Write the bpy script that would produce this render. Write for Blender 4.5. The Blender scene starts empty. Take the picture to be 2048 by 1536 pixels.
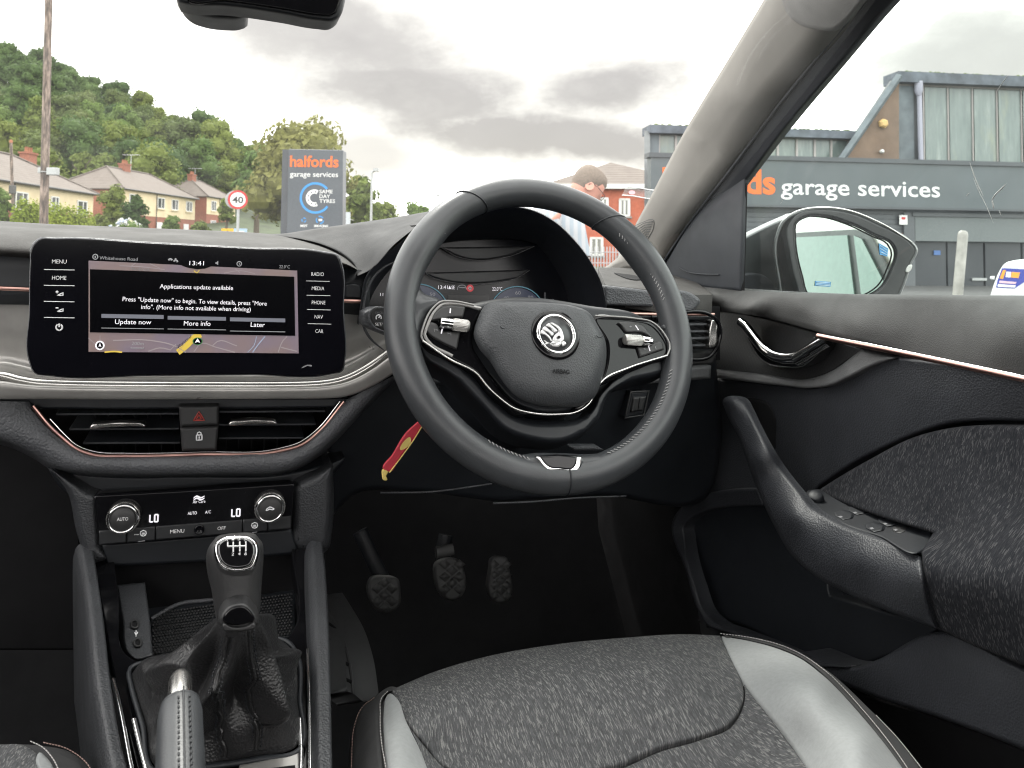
import bpy, bmesh, math, random
import numpy as np
from mathutils import Vector, Matrix, geometry

sc = bpy.context.scene
COL = sc.collection
rad = math.radians
random.seed(7)
rng = np.random.default_rng(7)

# ------------------------------------------------------------------ camera
FOC, PPX, PPY = 1538.0, 1024.0, 430.0          # focal length and optical centre in photo pixels (2048 wide)
PITCH, ROLL = rad(2.6), rad(0.6)
CAM = np.array((0.0, 0.0, 1.05))
_f = np.array((0, math.cos(PITCH), math.sin(PITCH)))
_u0 = np.array((0, -math.sin(PITCH), math.cos(PITCH)))
_r0 = np.array((1.0, 0, 0))
_r = _r0 * math.cos(ROLL) + _u0 * math.sin(ROLL)
_u = -_r0 * math.sin(ROLL) + _u0 * math.cos(ROLL)
cam_d = bpy.data.cameras.new('camera')
cam = bpy.data.objects.new('camera', cam_d)
COL.objects.link(cam)
sc.camera = cam
cam.matrix_world = Matrix(((_r[0], _u[0], -_f[0], CAM[0]), (_r[1], _u[1], -_f[1], CAM[1]), (_r[2], _u[2], -_f[2], CAM[2]), (0, 0, 0, 1)))
cam_d.sensor_width = 36.0
cam_d.lens = 36.0 * FOC / 2048.0
cam_d.shift_y = -(768 - PPY) / 2048.0
cam_d.clip_start, cam_d.clip_end = 0.02, 6000
cam_d.dof.use_dof = True
cam_d.dof.focus_distance = 0.84
cam_d.dof.aperture_fstop = 17.0

# ------------------------------------------------------------------ light
SUN_EL, SUN_AZ = rad(52), rad(-20)              # high, ahead and a little to the left, veiled by cloud
world = bpy.data.worlds.new('World')
sc.world = world
world.use_nodes = True
sun_d = bpy.data.lights.new('sun', 'SUN')
sun = bpy.data.objects.new('sun', sun_d)
COL.objects.link(sun)
sun_d.energy = 1.5
sun_d.angle = rad(12)
sun_d.color = (1.0, 0.96, 0.9)
_sd = Vector((math.sin(SUN_AZ) * math.cos(SUN_EL), math.cos(SUN_AZ) * math.cos(SUN_EL), math.sin(SUN_EL)))
sun.rotation_euler = _sd.to_track_quat('Z', 'Y').to_euler()
sc.view_settings.view_transform = 'Standard'
sc.view_settings.look = 'None'
sc.view_settings.exposure = 0.88
sc.view_settings.gamma = 1.0
sc.view_settings.use_curve_mapping = False
sc.cycles.max_bounces = 10
sc.cycles.diffuse_bounces = 5
sc.cycles.glossy_bounces = 4
sc.cycles.transparent_max_bounces = 16
sc.cycles.sample_clamp_indirect = 6.0
sc.cycles.use_denoising = True
sc.cycles.filter_width = 1.15
sc.cycles.caustics_reflective = False
sc.cycles.caustics_refractive = False

# ------------------------------------------------------------------ frames and unprojection
def _n(v):
    v = np.array(v, float)
    return v / np.linalg.norm(v)
_cR = _n((4276, -265, 1538))
_cF = np.array((-555, -30, 1538.0))
_cF = _n(_cF - _cR * _cF.dot(_cR))
_cU = np.array((_cF[1] * _cR[2] - _cF[2] * _cR[1], _cF[2] * _cR[0] - _cF[0] * _cR[2], _cF[0] * _cR[1] - _cF[1] * _cR[0]))
if _cU[1] < 0:
    _cU = -_cU
_c2w = lambda c: _r * c[0] + _u * c[1] + _f * c[2]
BAS = np.stack([_c2w(_cR), _c2w(_cF), _c2w(_cU)])      # rows: the car's right, forward and up in world coordinates
AX = {'X': np.array((1.0, 0, 0)), 'Y': np.array((0, 1.0, 0)), 'Z': np.array((0, 0, 1.0))}

def wdir(px, py):
    return _r * ((px - PPX) / FOC) + _u * ((PPY - py) / FOC) + _f
def cdir(px, py):
    return BAS @ wdir(px, py)
def c2w(p):
    return CAM + np.asarray(p) @ BAS
def W(px, py, depth):                                   # world point at a depth along the optical axis
    return CAM + wdir(px, py) * depth

class Surf:
    """value n.p over picture position: a constant, or a thin plate spline through control points; stands for a real surface in the car's frame"""
    def __init__(s, axis, ctrl):
        s.n = AX[axis] if isinstance(axis, str) else _n(axis)
        s.const = None
        if isinstance(ctrl, (int, float)):
            s.const = float(ctrl)
            return
        c = np.array(ctrl, float)
        s.P = c[:, :2] / 1000.0
        K = s._k(np.linalg.norm(s.P[:, None] - s.P[None], axis=2)) + np.eye(len(c)) * 1e-5
        Q = np.hstack([np.ones((len(c), 1)), s.P])
        A = np.block([[K, Q], [Q.T, np.zeros((3, 3))]])
        s.w = np.linalg.solve(A, np.concatenate([c[:, 2], np.zeros(3)]))
    @staticmethod
    def _k(r):
        return np.where(r > 1e-9, r * r * np.log(np.maximum(r, 1e-9)), 0)
    def val(s, px, py):
        if s.const is not None:
            return s.const
        p = np.array((px, py)) / 1000.0
        k = s._k(np.linalg.norm(s.P - p, axis=1))
        return k @ s.w[:-3] + s.w[-3] + s.w[-2] * p[0] + s.w[-1] * p[1]
    def hit(s, px, py, off=0.0):
        d = cdir(px, py)
        dn = d.dot(s.n)
        p = d * (s.val(px, py) / dn)
        return p - s.n * (math.copysign(1, dn) * off)    # off > 0 brings it towards the viewer's side
    def away(s, px, py):
        return s.n * math.copysign(1, cdir(px, py).dot(s.n))
def plane(pt, n):
    n = _n(n)
    return Surf(n, float(np.dot(pt, n)))

# ------------------------------------------------------------------ outlines
def smooth(pts, closed=True, step=6.0):
    """hermite curve through the points; a third entry of 1 makes that corner sharp"""
    P = [np.array(p[:2], float) for p in pts]
    S = [len(p) > 2 and p[2] == 1 for p in pts]
    n = len(P)
    out = []
    rng_ = range(n if closed else n - 1)
    def tan(i, j, at):
        a, b = P[i], P[j]
        if S[at]:
            return b - a
        k0, k1 = at - 1, at + 1
        if closed:
            k0 %= n
            k1 %= n
        elif k0 < 0 or k1 >= n:
            return b - a
        t0, t1 = P[at] - P[k0], P[k1] - P[at]
        l0, l1 = np.linalg.norm(t0) + 1e-9, np.linalg.norm(t1) + 1e-9
        t = t0 / l0 * l1 + t1 / l1 * l0
        return t / (np.linalg.norm(t) + 1e-9) * np.linalg.norm(b - a)
    for i in rng_:
        j = (i + 1) % n
        a, b = P[i], P[j]
        L = np.linalg.norm(b - a)
        k = max(1, int(round(L / step)))
        ta, tb = tan(i, j, i), tan(i, j, j)
        for q in range(k):
            s = q / k
            h = (2*s**3 - 3*s*s + 1) * a + (s**3 - 2*s*s + s) * ta + (-2*s**3 + 3*s*s) * b + (s**3 - s*s) * tb
            out.append(h)
    if not closed:
        out.append(P[-1])
    return out

def smooth3(pts, closed=False, k=6):
    P = [np.array(p, float) for p in pts]
    n = len(P)
    out = []
    for i in range(n if closed else n - 1):
        g = lambda q: P[q % n] if closed else P[max(0, min(n - 1, q))]
        a, b, c, d = g(i - 1), g(i), g(i + 1), g(i + 2)
        for q in range(k):
            s = q / k
            out.append(0.5 * (2*b + (c - a)*s + (2*a - 5*b + 4*c - d)*s*s + (3*b - a - 3*c + d)*s**3))
    if not closed:
        out.append(P[-1])
    return out

# ------------------------------------------------------------------ objects
ORG = {}
CARROT = Matrix(((BAS[0][0], BAS[1][0], BAS[2][0]), (BAS[0][1], BAS[1][1], BAS[2][1]), (BAS[0][2], BAS[1][2], BAS[2][2]))).to_4x4()

def thing(name, label, cat, loc=(0, 0, 0), car=True, group=None):
    o = bpy.data.objects.new(name, None)
    o.empty_display_size = 0.05
    COL.objects.link(o)
    if car:
        o.matrix_world = Matrix.Translation(Vector(c2w(loc))) @ CARROT
    else:
        o.location = Vector(loc)
    o['label'] = label
    o['category'] = cat
    if group:
        o['group'] = group
    ORG[o.name] = np.array(loc, float)
    return o

def link(name, me, parent=None):
    o = bpy.data.objects.new(name, me)
    COL.objects.link(o)
    if parent is not None:
        o.parent = parent
        ORG[o.name] = ORG[parent.name]
    else:
        ORG[o.name] = np.zeros(3)
    return o

class MB:
    def __init__(s):
        s.v, s.f, s.flat, s.mi = [], [], set(), {}
    def add(s, vs, fs, flat=False, mi=0):
        b = len(s.v)
        s.v.extend(np.asarray(v, float) for v in vs)
        for f in fs:
            if flat:
                s.flat.add(len(s.f))
            if mi:
                s.mi[len(s.f)] = mi
            s.f.append([b + i for i in f])
        return s
    def mesh(s, name, mats, org=(0, 0, 0), smooth=True):
        me = bpy.data.meshes.new(name)
        o = np.asarray(org)
        me.from_pydata([tuple(v - o) for v in s.v], [], s.f)
        for m in (mats if isinstance(mats, (list, tuple)) else [mats]):
            me.materials.append(m)
        if smooth:
            me.polygons.foreach_set('use_smooth', [i not in s.flat for i in range(len(s.f))])
        for i, m in s.mi.items():
            me.polygons[i].material_index = m
        me.update()
        return me
    def build(s, name, mats, parent=None, smooth=True, label=None, kind=None, bevel=0, segs=2):
        org = ORG[parent.name] if parent is not None else np.zeros(3)
        o = link(name, s.mesh(name, mats, org, smooth), parent)
        if label:
            o['label'] = label
        if kind:
            o['kind'] = kind
        if bevel:
            m = o.modifiers.new('bevel', 'BEVEL')
            m.width, m.segments, m.limit_method, m.angle_limit = bevel, segs, 'ANGLE', rad(35)
            m.harden_normals = False
        return o
    # ---- shapes
    def box(s, c, h, ax=None, flat=True):
        c = np.asarray(c, float)
        ax = np.eye(3) if ax is None else np.asarray(ax, float)
        vs = [c + ax[0]*h[0]*i + ax[1]*h[1]*j + ax[2]*h[2]*k for i in (-1, 1) for j in (-1, 1) for k in (-1, 1)]
        return s.add(vs, [(0, 1, 3, 2), (4, 6, 7, 5), (0, 4, 5, 1), (2, 3, 7, 6), (0, 2, 6, 4), (1, 5, 7, 3)], flat)
    def grid(s, rows, closed_u=False, closed_v=False, flat=False):
        m, n = len(rows), len(rows[0])
        fs = []
        for i in range(m if closed_v else m - 1):
            for j in range(n if closed_u else n - 1):
                a, b = i, (i + 1) % m
                c, d = j, (j + 1) % n
                fs.append((a*n + c, a*n + d, b*n + d, b*n + c))
        return s.add([p for r in rows for p in r], fs, flat)
    def tube(s, path, r, seg=10, closed=False, caps=True, sq=(1, 1), up=None):
        P = [np.asarray(p, float) for p in path]
        n = len(P)
        rows = []
        R = r if isinstance(r, (list, tuple, np.ndarray)) else [r] * n
        ref = None
        for i in range(n):
            a = P[(i - 1) % n] if closed or i > 0 else P[i]
            b = P[(i + 1) % n] if closed or i < n - 1 else P[i]
            t = _n(b - a)
            if up is not None:
                e1 = np.asarray(up, float)
            elif ref is None:
                e1 = np.array((0, 0, 1.0)) if abs(t[2]) < 0.9 else np.array((1.0, 0, 0))
            else:
                e1 = ref
            e1 = _n(e1 - t * t.dot(e1))
            ref = e1
            e2 = np.cross(t, e1)
            rows.append([P[i] + R[i] * (e1 * math.cos(q) * sq[0] + e2 * math.sin(q) * sq[1]) for q in [2*math.pi*k/seg for k in range(seg)]])
        b = len(s.v)
        s.grid(rows, closed_u=True, closed_v=closed)
        if caps and not closed:
            for row, rev in ((rows[0], True), (rows[-1], False)):
                k = list(range(seg))
                s.add(row, [k[::-1] if rev else k], True)
        return s
    def lathe(s, base, axis, prof, seg=24, caps=True):
        """prof: (distance along the axis, radius)"""
        base, axis = np.asarray(base, float), _n(axis)
        e1 = _n(np.cross(axis, (0.31, 0.17, 0.93) if abs(axis[2]) < 0.95 else (1, 0, 0)))
        e2 = np.cross(axis, e1)
        rows = [[base + axis*h + (e1*math.cos(2*math.pi*k/seg) + e2*math.sin(2*math.pi*k/seg))*r for k in range(seg)] for h, r in prof]
        s.grid(rows, closed_u=True)
        if caps:
            s.add(rows[0], [list(range(seg))[::-1]], True)
            s.add(rows[-1], [list(range(seg))], True)
        return s
    def prism(s, poly, d, flat=True):
        """poly: planar 3d outline; d: extrusion vector"""
        n = len(poly)
        P = [np.asarray(p, float) for p in poly]
        nn = sum((np.cross(P[i] - P[0], P[(i + 1) % n] - P[0]) for i in range(1, n - 1)), np.zeros(3))
        d = np.asarray(d, float)
        if nn.dot(d) < 0:
            P = P[::-1]
        Q = [p + d for p in P]
        return s.add(P + Q, [list(range(n))[::-1], list(range(n, 2*n))] + [(i, (i + 1) % n, n + (i + 1) % n, n + i) for i in range(n)], flat)

def panel(name, outline, surf, m, parent, step=10, ew=8, ed=0.003, skirt=0.012, off=0.0, puff=0.0, closed=True, label=None, kind=None, raw=False, hole=None, mb=None):
    """a real sheet of trim with rolled edges and turned-back sides, its face lying on surf"""
    O = outline if raw else smooth(outline, True, step * 0.7)
    O = np.array([p[:2] for p in O])
    H = None
    if hole is not None:
        H = np.array([p[:2] for p in smooth(hole, True, step * 0.7)])
    loops = [O] + ([H] if H is not None else [])
    segA = np.vstack([l for l in loops])
    segB = np.vstack([np.roll(l, -1, axis=0) for l in loops])
    def dist(p):
        ab = segB - segA
        t = np.clip(((p - segA) * ab).sum(1) / ((ab * ab).sum(1) + 1e-12), 0, 1)
        return np.linalg.norm(p - segA - ab * t[:, None], axis=1).min()
    def inside(p, L):
        x, y = p
        x0, y0 = L[:, 0], L[:, 1]
        x1, y1 = np.roll(x0, -1), np.roll(y0, -1)
        c = ((y0 > y) != (y1 > y)) & (x < (x1 - x0) * (y - y0) / (y1 - y0 + 1e-12) + x0)
        return c.sum() % 2 == 1
    # rings that follow the edge, each pulled in as far as the shape allows, so the edge rolls over cleanly
    WF = (0.0,) if ew <= 0 else (0.0, 0.12, 0.34, 0.70, 0.86)
    P2, FR_ = [], []
    quads, inner = [], []
    for li, l in enumerate(loops):
        n = len(l)
        a_, b_ = l - np.roll(l, 1, axis=0), np.roll(l, -1, axis=0) - l
        a_ /= np.linalg.norm(a_, axis=1)[:, None] + 1e-9
        b_ /= np.linalg.norm(b_, axis=1)[:, None] + 1e-9
        na, nb = np.stack([-a_[:, 1], a_[:, 0]], 1), np.stack([-b_[:, 1], b_[:, 0]], 1)
        area = 0.5 * np.sum(l[:, 0] * np.roll(l[:, 1], -1) - np.roll(l[:, 0], -1) * l[:, 1])
        sg = (1 if area > 0 else -1) * (1 if li == 0 else -1)
        nn = (na + nb) * sg
        ln = np.linalg.norm(nn, axis=1)[:, None] + 1e-9
        nn = nn / ln
        mit = np.minimum(1.8, 2.0 / ln[:, 0])
        w = np.full(n, float(ew) * 1.35)
        if ew > 0:
            for q in range(n):
                for _ in range(7):
                    if dist(l[q] + nn[q] * mit[q] * w[q]) >= 0.86 * w[q]:
                        break
                    w[q] *= 0.72
            for _ in range(2):
                w = np.minimum(w, 0.5 * (np.roll(w, 1) + np.roll(w, -1)) + 0.15 * ew)
        base = []
        for f in WF:
            base.append(len(P2))
            for q in range(n):
                P2.append(l[q] + nn[q] * mit[q] * w[q] * f)
                FR_.append(f)
        for k in range(len(WF) - 1):
            for q in range(n):
                quads.append([base[k] + q, base[k] + (q + 1) % n, base[k + 1] + (q + 1) % n, base[k + 1] + q])
        inner.append((base[-1], n))
    IO = np.array(P2[inner[0][0]:inner[0][0] + inner[0][1]])
    IH = np.array(P2[inner[1][0]:inner[1][0] + inner[1][1]]) if H is not None else None
    cp = [tuple(p) for p in IO] + ([tuple(p) for p in IH] if IH is not None else [])
    cidx = list(range(inner[0][0], inner[0][0] + inner[0][1])) + (list(range(inner[1][0], inner[1][0] + inner[1][1])) if IH is not None else [])
    lo, hi = IO.min(0), IO.max(0)
    for iy, y in enumerate(np.arange(lo[1] + step * 0.5, hi[1], step)):
        for x in np.arange(lo[0] + step * (0.5 if iy % 2 else 0.99), hi[0], step):
            p = np.array((x, y))
            if inside(p, IO) and (IH is None or not inside(p, IH)) and dist(p) > ew * 1.2 + step * 0.35:
                cp.append((x, y))
    cons = []
    if IH is not None:
        cons = [(len(IO) + q, len(IO) + (q + 1) % len(IH)) for q in range(len(IH))]
    res = geometry.delaunay_2d_cdt([Vector(p) for p in cp], cons, [list(range(len(IO)))], 1, 1e-5)
    gi = []
    for q, o in enumerate(res[3]):
        k0 = o[0] if len(o) else -1
        if 0 <= k0 < len(cidx):
            gi.append(cidx[k0])
        else:
            gi.append(len(P2))
            P2.append(np.array(res[0][q][:]))
            FR_.append(1.0)
    tris = []
    for t in res[2]:
        g = [gi[q] for q in t]
        if len(set(g)) < 3:
            continue
        if IH is not None and inside(np.mean([res[0][q][:] for q in t], axis=0), IH):
            continue
        tris.append(g)
    # one winding for all
    def sgn2(t):
        a, b, c = (np.asarray(P2[t[0]]), np.asarray(P2[t[1]]), np.asarray(P2[t[2]]))
        return (b[0] - a[0]) * (c[1] - a[1]) - (b[1] - a[1]) * (c[0] - a[0])
    area0 = 0.5 * np.sum(O[:, 0] * np.roll(O[:, 1], -1) - np.roll(O[:, 0], -1) * O[:, 1])
    tris = [t if sgn2(t) * area0 > 0 else t[::-1] for t in tris]
    nq0 = len(quads) - ((len(WF) - 1) * len(H) if H is not None else 0)
    qq = []
    for k, t in enumerate(quads):
        if k >= nq0:
            areaH = 0.5 * np.sum(H[:, 0] * np.roll(H[:, 1], -1) - np.roll(H[:, 0], -1) * H[:, 1])
            t = t if areaH * area0 < 0 else t[::-1]
        qq.append(t)
    tris = qq + tris
    V2 = [Vector(tuple(p)) for p in P2]
    V = []
    for p, f in zip(P2, FR_):
        e = ed * max(0.0, 1 - f / 0.70) ** 2 if ew > 0 else 0
        pf = puff * (1 - math.exp(-dist(np.asarray(p)) / 40.0)) if puff else 0
        h_ = surf.hit(p[0], p[1], off + pf)
        V.append(h_ * (1 + e / np.linalg.norm(h_)))
    V = np.array(V)
    # orient to the viewer
    tot = 0.0
    for t in tris[-60:]:
        a, b, c = V[t[0]], V[t[1]], V[t[2]]
        tot += np.cross(b - a, c - a).dot(a)
    if tot > 0:
        tris = [t[::-1] for t in tris]
    cnt = {}
    for t in tris:
        for i in range(len(t)):
            cnt[(t[i], t[(i + 1) % len(t)])] = 1
    M = mb if mb is not None else MB()
    vs, fs = list(V), tris
    if skirt:
        low = {}
        for (i, j) in [k for k in cnt if (k[1], k[0]) not in cnt]:
            for q in (i, j):
                if q not in low:
                    low[q] = len(vs)
                    vs.append(V[q] + surf.away(V2[q][0], V2[q][1]) * skirt)
            fs.append([j, i, low[i], low[j]])
    M.add(vs, fs)
    if mb is not None:
        return M
    return M.build(name, m, parent, label=label, kind=kind)

def strip(name, pts, surf, r, m, parent, off=0.0, seg=8, sq=(1, 1), step=10, closed=False, taper=False, **kw):
    path = [surf.hit(p[0], p[1], off) for p in smooth(pts, closed, step)]
    n = len(path)
    R = [r * (min(1, 0.25 + 4 * min(i, n - 1 - i) / n)) for i in range(n)] if taper else r
    return MB().tube(path, R, seg, closed, sq=sq, up=surf.n).build(name, m, parent, **kw)

# lettering (Blender's own built-in font)
_TX = {}
def glyphs(s, bold=0.0, res=3):
    k = (s, bold)
    if k not in _TX:
        cu = bpy.data.curves.new('lettering', 'FONT')
        cu.body = s
        cu.offset = bold
        cu.resolution_u = res
        cu.align_x = 'LEFT'
        ob = bpy.data.objects.new('lettering', cu)
        COL.objects.link(ob)
        me = bpy.data.meshes.new_from_object(ob)
        v = np.array([x.co[:] for x in me.vertices])
        f = [list(p.vertices) for p in me.polygons]
        bpy.data.objects.remove(ob)
        bpy.data.curves.remove(cu)
        bpy.data.meshes.remove(me)
        _TX[k] = (v, f)
    return _TX[k]
CAP = 0.729
def text_on(name, s, x0, x1, yb, cap, surf, m, parent, off=0.0006, bold=0.0, y1=None, depth=0.0, mb=None):
    """lettering lying on a surface of the car between pixel columns x0 and x1, baseline yb (y1 at the right end), cap height in pixels"""
    v, f = glyphs(s, bold)
    a, b = surf.hit(x0, yb, off), surf.hit(x1, yb if y1 is None else y1, off)
    ex = _n(b - a)
    nn = surf.n * -math.copysign(1, cdir(x0, yb).dot(surf.n))
    ey = _n(np.cross(nn, ex))
    if ey[2] < 0:
        ey = -ey
    w = v[:, 0].max() - v[:, 0].min()
    sx = np.linalg.norm(b - a) / w
    up = surf.hit((x0 + x1) / 2, (yb + (yb if y1 is None else y1)) / 2 - cap, off) - surf.hit((x0 + x1) / 2, (yb + (yb if y1 is None else y1)) / 2, off)
    sy = np.linalg.norm(up) / CAP
    P = [a + ex * (q[0] - v[:, 0].min()) * sx + ey * q[1] * sy for q in v]
    M = mb if mb is not None else MB()
    nf = []
    for t in f:
        q = P[t[0]], P[t[1]], P[t[2]]
        nf.append(t if np.cross(q[1] - q[0], q[2] - q[0]).dot(nn) > 0 else t[::-1])
    M.add(P, nf, True)
    if mb is not None:
        return M
    return M.build(name, m, parent, smooth=False)

def text_world(name, s, origin, ex, ey, width, cap, m, parent, bold=0.0, depth=0.02):
    v, f = glyphs(s, bold)
    ex, ey = _n(ex), _n(ey)
    nn = np.cross(ex, ey)
    w = v[:, 0].max() - v[:, 0].min()
    sx, sy = width / w, cap / CAP
    P = [np.asarray(origin) + ex * (q[0] - v[:, 0].min()) * sx + ey * q[1] * sy for q in v]
    M = MB()
    n = len(P)
    F_ = [list(t) if np.cross(P[t[1]] - P[t[0]], P[t[2]] - P[t[0]]).dot(nn) > 0 else list(t)[::-1] for t in f]
    cnt = {(t[i], t[(i + 1) % len(t)]): 1 for t in F_ for i in range(len(t))}
    side = [[j, i, n + i, n + j] for (i, j) in cnt if (j, i) not in cnt]
    M.add(P + [p - nn * depth for p in P], F_ + side, True)
    return M.build(name, m, parent, smooth=False)

# ------------------------------------------------------------------ materials
class NT:
    def __init__(s, name):
        s.m = bpy.data.materials.new(name)
        s.m.use_nodes = True
        s.t = s.m.node_tree
        s.b = s.t.nodes['Principled BSDF']
        s.out = s.t.nodes['Material Output']
    def n(s, kind, **kw):
        x = s.t.nodes.new(kind)
        for k, v in kw.items():
            if k.startswith('i_'):
                x.inputs[k[2:].replace('_', ' ')].default_value = v
            else:
                setattr(x, k, v)
        return x
    def l(s, a, b):
        s.t.links.new(a, b)
    def coords(s, scale=(1, 1, 1), rot=(0, 0, 0)):
        tc = s.n('ShaderNodeTexCoord')
        mp = s.n('ShaderNodeMapping')
        mp.inputs['Scale'].default_value = scale
        mp.inputs['Rotation'].default_value = rot
        s.l(tc.outputs['Object'], mp.inputs['Vector'])
        return mp.outputs['Vector']
    def noise(s, vec, scale, detail=3, rough=0.55):
        x = s.n('ShaderNodeTexNoise')
        x.inputs['Scale'].default_value = scale
        x.inputs['Detail'].default_value = detail
        x.inputs['Roughness'].default_value = rough
        s.l(vec, x.inputs['Vector'])
        return x.outputs['Fac']
    def ramp(s, fac, stops):
        x = s.n('ShaderNodeValToRGB')
        e = x.color_ramp.elements
        while len(e) < len(stops):
            e.new(0.5)
        for q, (p, c) in zip(e, stops):
            q.position = p
            q.color = (*c, 1) if not isinstance(c, (int, float)) else (c, c, c, 1)
        s.l(fac, x.inputs['Fac'])
        return x.outputs['Color']
    def bump(s, h, strength, dist, prev=None):
        x = s.n('ShaderNodeBump')
        x.inputs['Strength'].default_value = strength
        x.inputs['Distance'].default_value = dist
        s.l(h, x.inputs['Height'])
        if prev is not None:
            s.l(prev, x.inputs['Normal'])
        s.l(x.outputs['Normal'], s.b.inputs['Normal'])
        return x.outputs['Normal']
    def mix(s, fac, a, b):
        x = s.n('ShaderNodeMix')
        x.data_type = 'RGBA'
        for q, v in ((0, fac), (6, a), (7, b)):
            if isinstance(v, (int, float)):
                x.inputs[q].default_value = v if q == 0 else (v, v, v, 1)
            elif isinstance(v, tuple):
                x.inputs[q].default_value = (*v, 1)
            else:
                s.l(v, x.inputs[q])
        return x.outputs[2]

def _c(c):
    return (c, c, c) if isinstance(c, (int, float)) else c

def mat(name, col, rough=0.5, metal=0.0, spec=0.5, var=0.12, vscale=30, grain=None, coat=0.0, emit=None, dust=0.0, alpha=None):
    t = NT(name)
    col = _c(col)
    t.b.inputs['Roughness'].default_value = rough
    t.b.inputs['Metallic'].default_value = metal
    t.b.inputs['Specular IOR Level'].default_value = spec
    t.b.inputs['Coat Weight'].default_value = coat
    t.b.inputs['Coat Roughness'].default_value = 0.04
    v = t.coords()
    f = t.noise(v, vscale, 4)
    c = t.ramp(f, [(0.3, tuple(x * (1 - var) for x in col)), (0.7, tuple(min(1, x * (1 + var)) for x in col))])
    if dust:
        s1 = t.ramp(t.noise(v, 420, 2, 0.7), [(0.66, 0.0), (0.76, dust)])
        c = t.mix(s1, c, (0.42, 0.40, 0.37))
    t.l(c, t.b.inputs['Base Color'])
    rr = t.n('ShaderNodeMapRange')
    rr.inputs['To Min'].default_value = max(0.0, rough - 0.25 * rough)
    rr.inputs['To Max'].default_value = min(1.0, rough + 0.25 * rough)
    t.l(t.noise(v, vscale * 0.6 + 3, 5, 0.65), rr.inputs['Value'])
    t.l(rr.outputs['Result'], t.b.inputs['Roughness'])
    if emit:
        t.b.inputs['Emission Color'].default_value = (*_c(emit[0]), 1)
        t.b.inputs['Emission Strength'].default_value = emit[1]
    if grain:
        kind, sca, st, di = grain
        if kind == 'leather':
            x = t.n('ShaderNodeTexVoronoi')
            x.feature = 'SMOOTH_F1'
            x.inputs['Smoothness'].default_value = 0.35
            x.inputs['Scale'].default_value = sca
            w = t.n('ShaderNodeVectorMath')
            w.operation = 'MULTIPLY_ADD'
            nz = t.n('ShaderNodeTexNoise')
            nz.inputs['Scale'].default_value = sca * 0.8
            t.l(v, nz.inputs['Vector'])
            t.l(nz.outputs['Color'], w.inputs[0])
            w.inputs[1].default_value = (0.55 / sca,) * 3
            t.l(v, w.inputs[2])
            t.l(w.outputs[0], x.inputs['Vector'])
            t.bump(x.outputs['Distance'], -st if False else st, di)
            x2 = t.n('ShaderNodeInvert')
        elif kind == 'noise':
            t.bump(t.noise(v, sca, 5, 0.7), st, di)
        elif kind == 'rib':                      # fine diagonal ribbing
            wv = t.n('ShaderNodeTexWave')
            wv.wave_type = 'BANDS'
            wv.bands_direction = 'DIAGONAL'
            wv.inputs['Scale'].default_value = sca
            wv.inputs['Distortion'].default_value = 1.2
            wv.inputs['Detail'].default_value = 2
            t.l(v, wv.inputs['Vector'])
            t.bump(wv.outputs['Fac'], st, di)
        elif kind == 'check':                    # little raised squares
            ck = t.n('ShaderNodeTexChecker')
            ck.inputs['Scale'].default_value = sca
            t.l(v, ck.inputs['Vector'])
            t.bump(ck.outputs['Fac'], st, di)
    return t.m

def fabric(name, dark, mid, light, amount, fine):
    """woven cloth: slim threads of differing tone, a few of them pale, over a fine cross weave"""
    t = NT(name)
    t.b.inputs['Roughness'].default_value = 0.95
    t.b.inputs['Specular IOR Level'].default_value = 0.1
    v = t.coords(fine)
    vo = t.n('ShaderNodeTexVoronoi')
    vo.feature = 'F1'
    vo.inputs['Scale'].default_value = 1.0
    vo.inputs['Randomness'].default_value = 0.9
    t.l(v, vo.inputs['Vector'])
    sp = t.n('ShaderNodeSeparateColor')
    t.l(vo.outputs['Color'], sp.inputs['Color'])
    base = t.mix(sp.outputs[1], dark, mid)
    fl = t.ramp(sp.outputs[0], [(1 - amount - 0.04, 0.0), (1 - amount * 0.3, 1.0)])
    c = t.mix(fl, base, light)
    w = t.noise(t.coords(), 1500, 1, 0.5)
    c = t.mix(t.ramp(w, [(0.35, 0.28), (0.62, 0.0)]), c, tuple(x * 0.5 for x in dark))
    big = t.noise(t.coords(), 14, 4, 0.6)
    c = t.mix(t.ramp(big, [(0.35, 0.16), (0.6, 0.0)]), c, dark)
    t.l(c, t.b.inputs['Base Color'])
    t.bump(vo.outputs['Distance'], 0.35, 0.0005)
    return t.m

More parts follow.
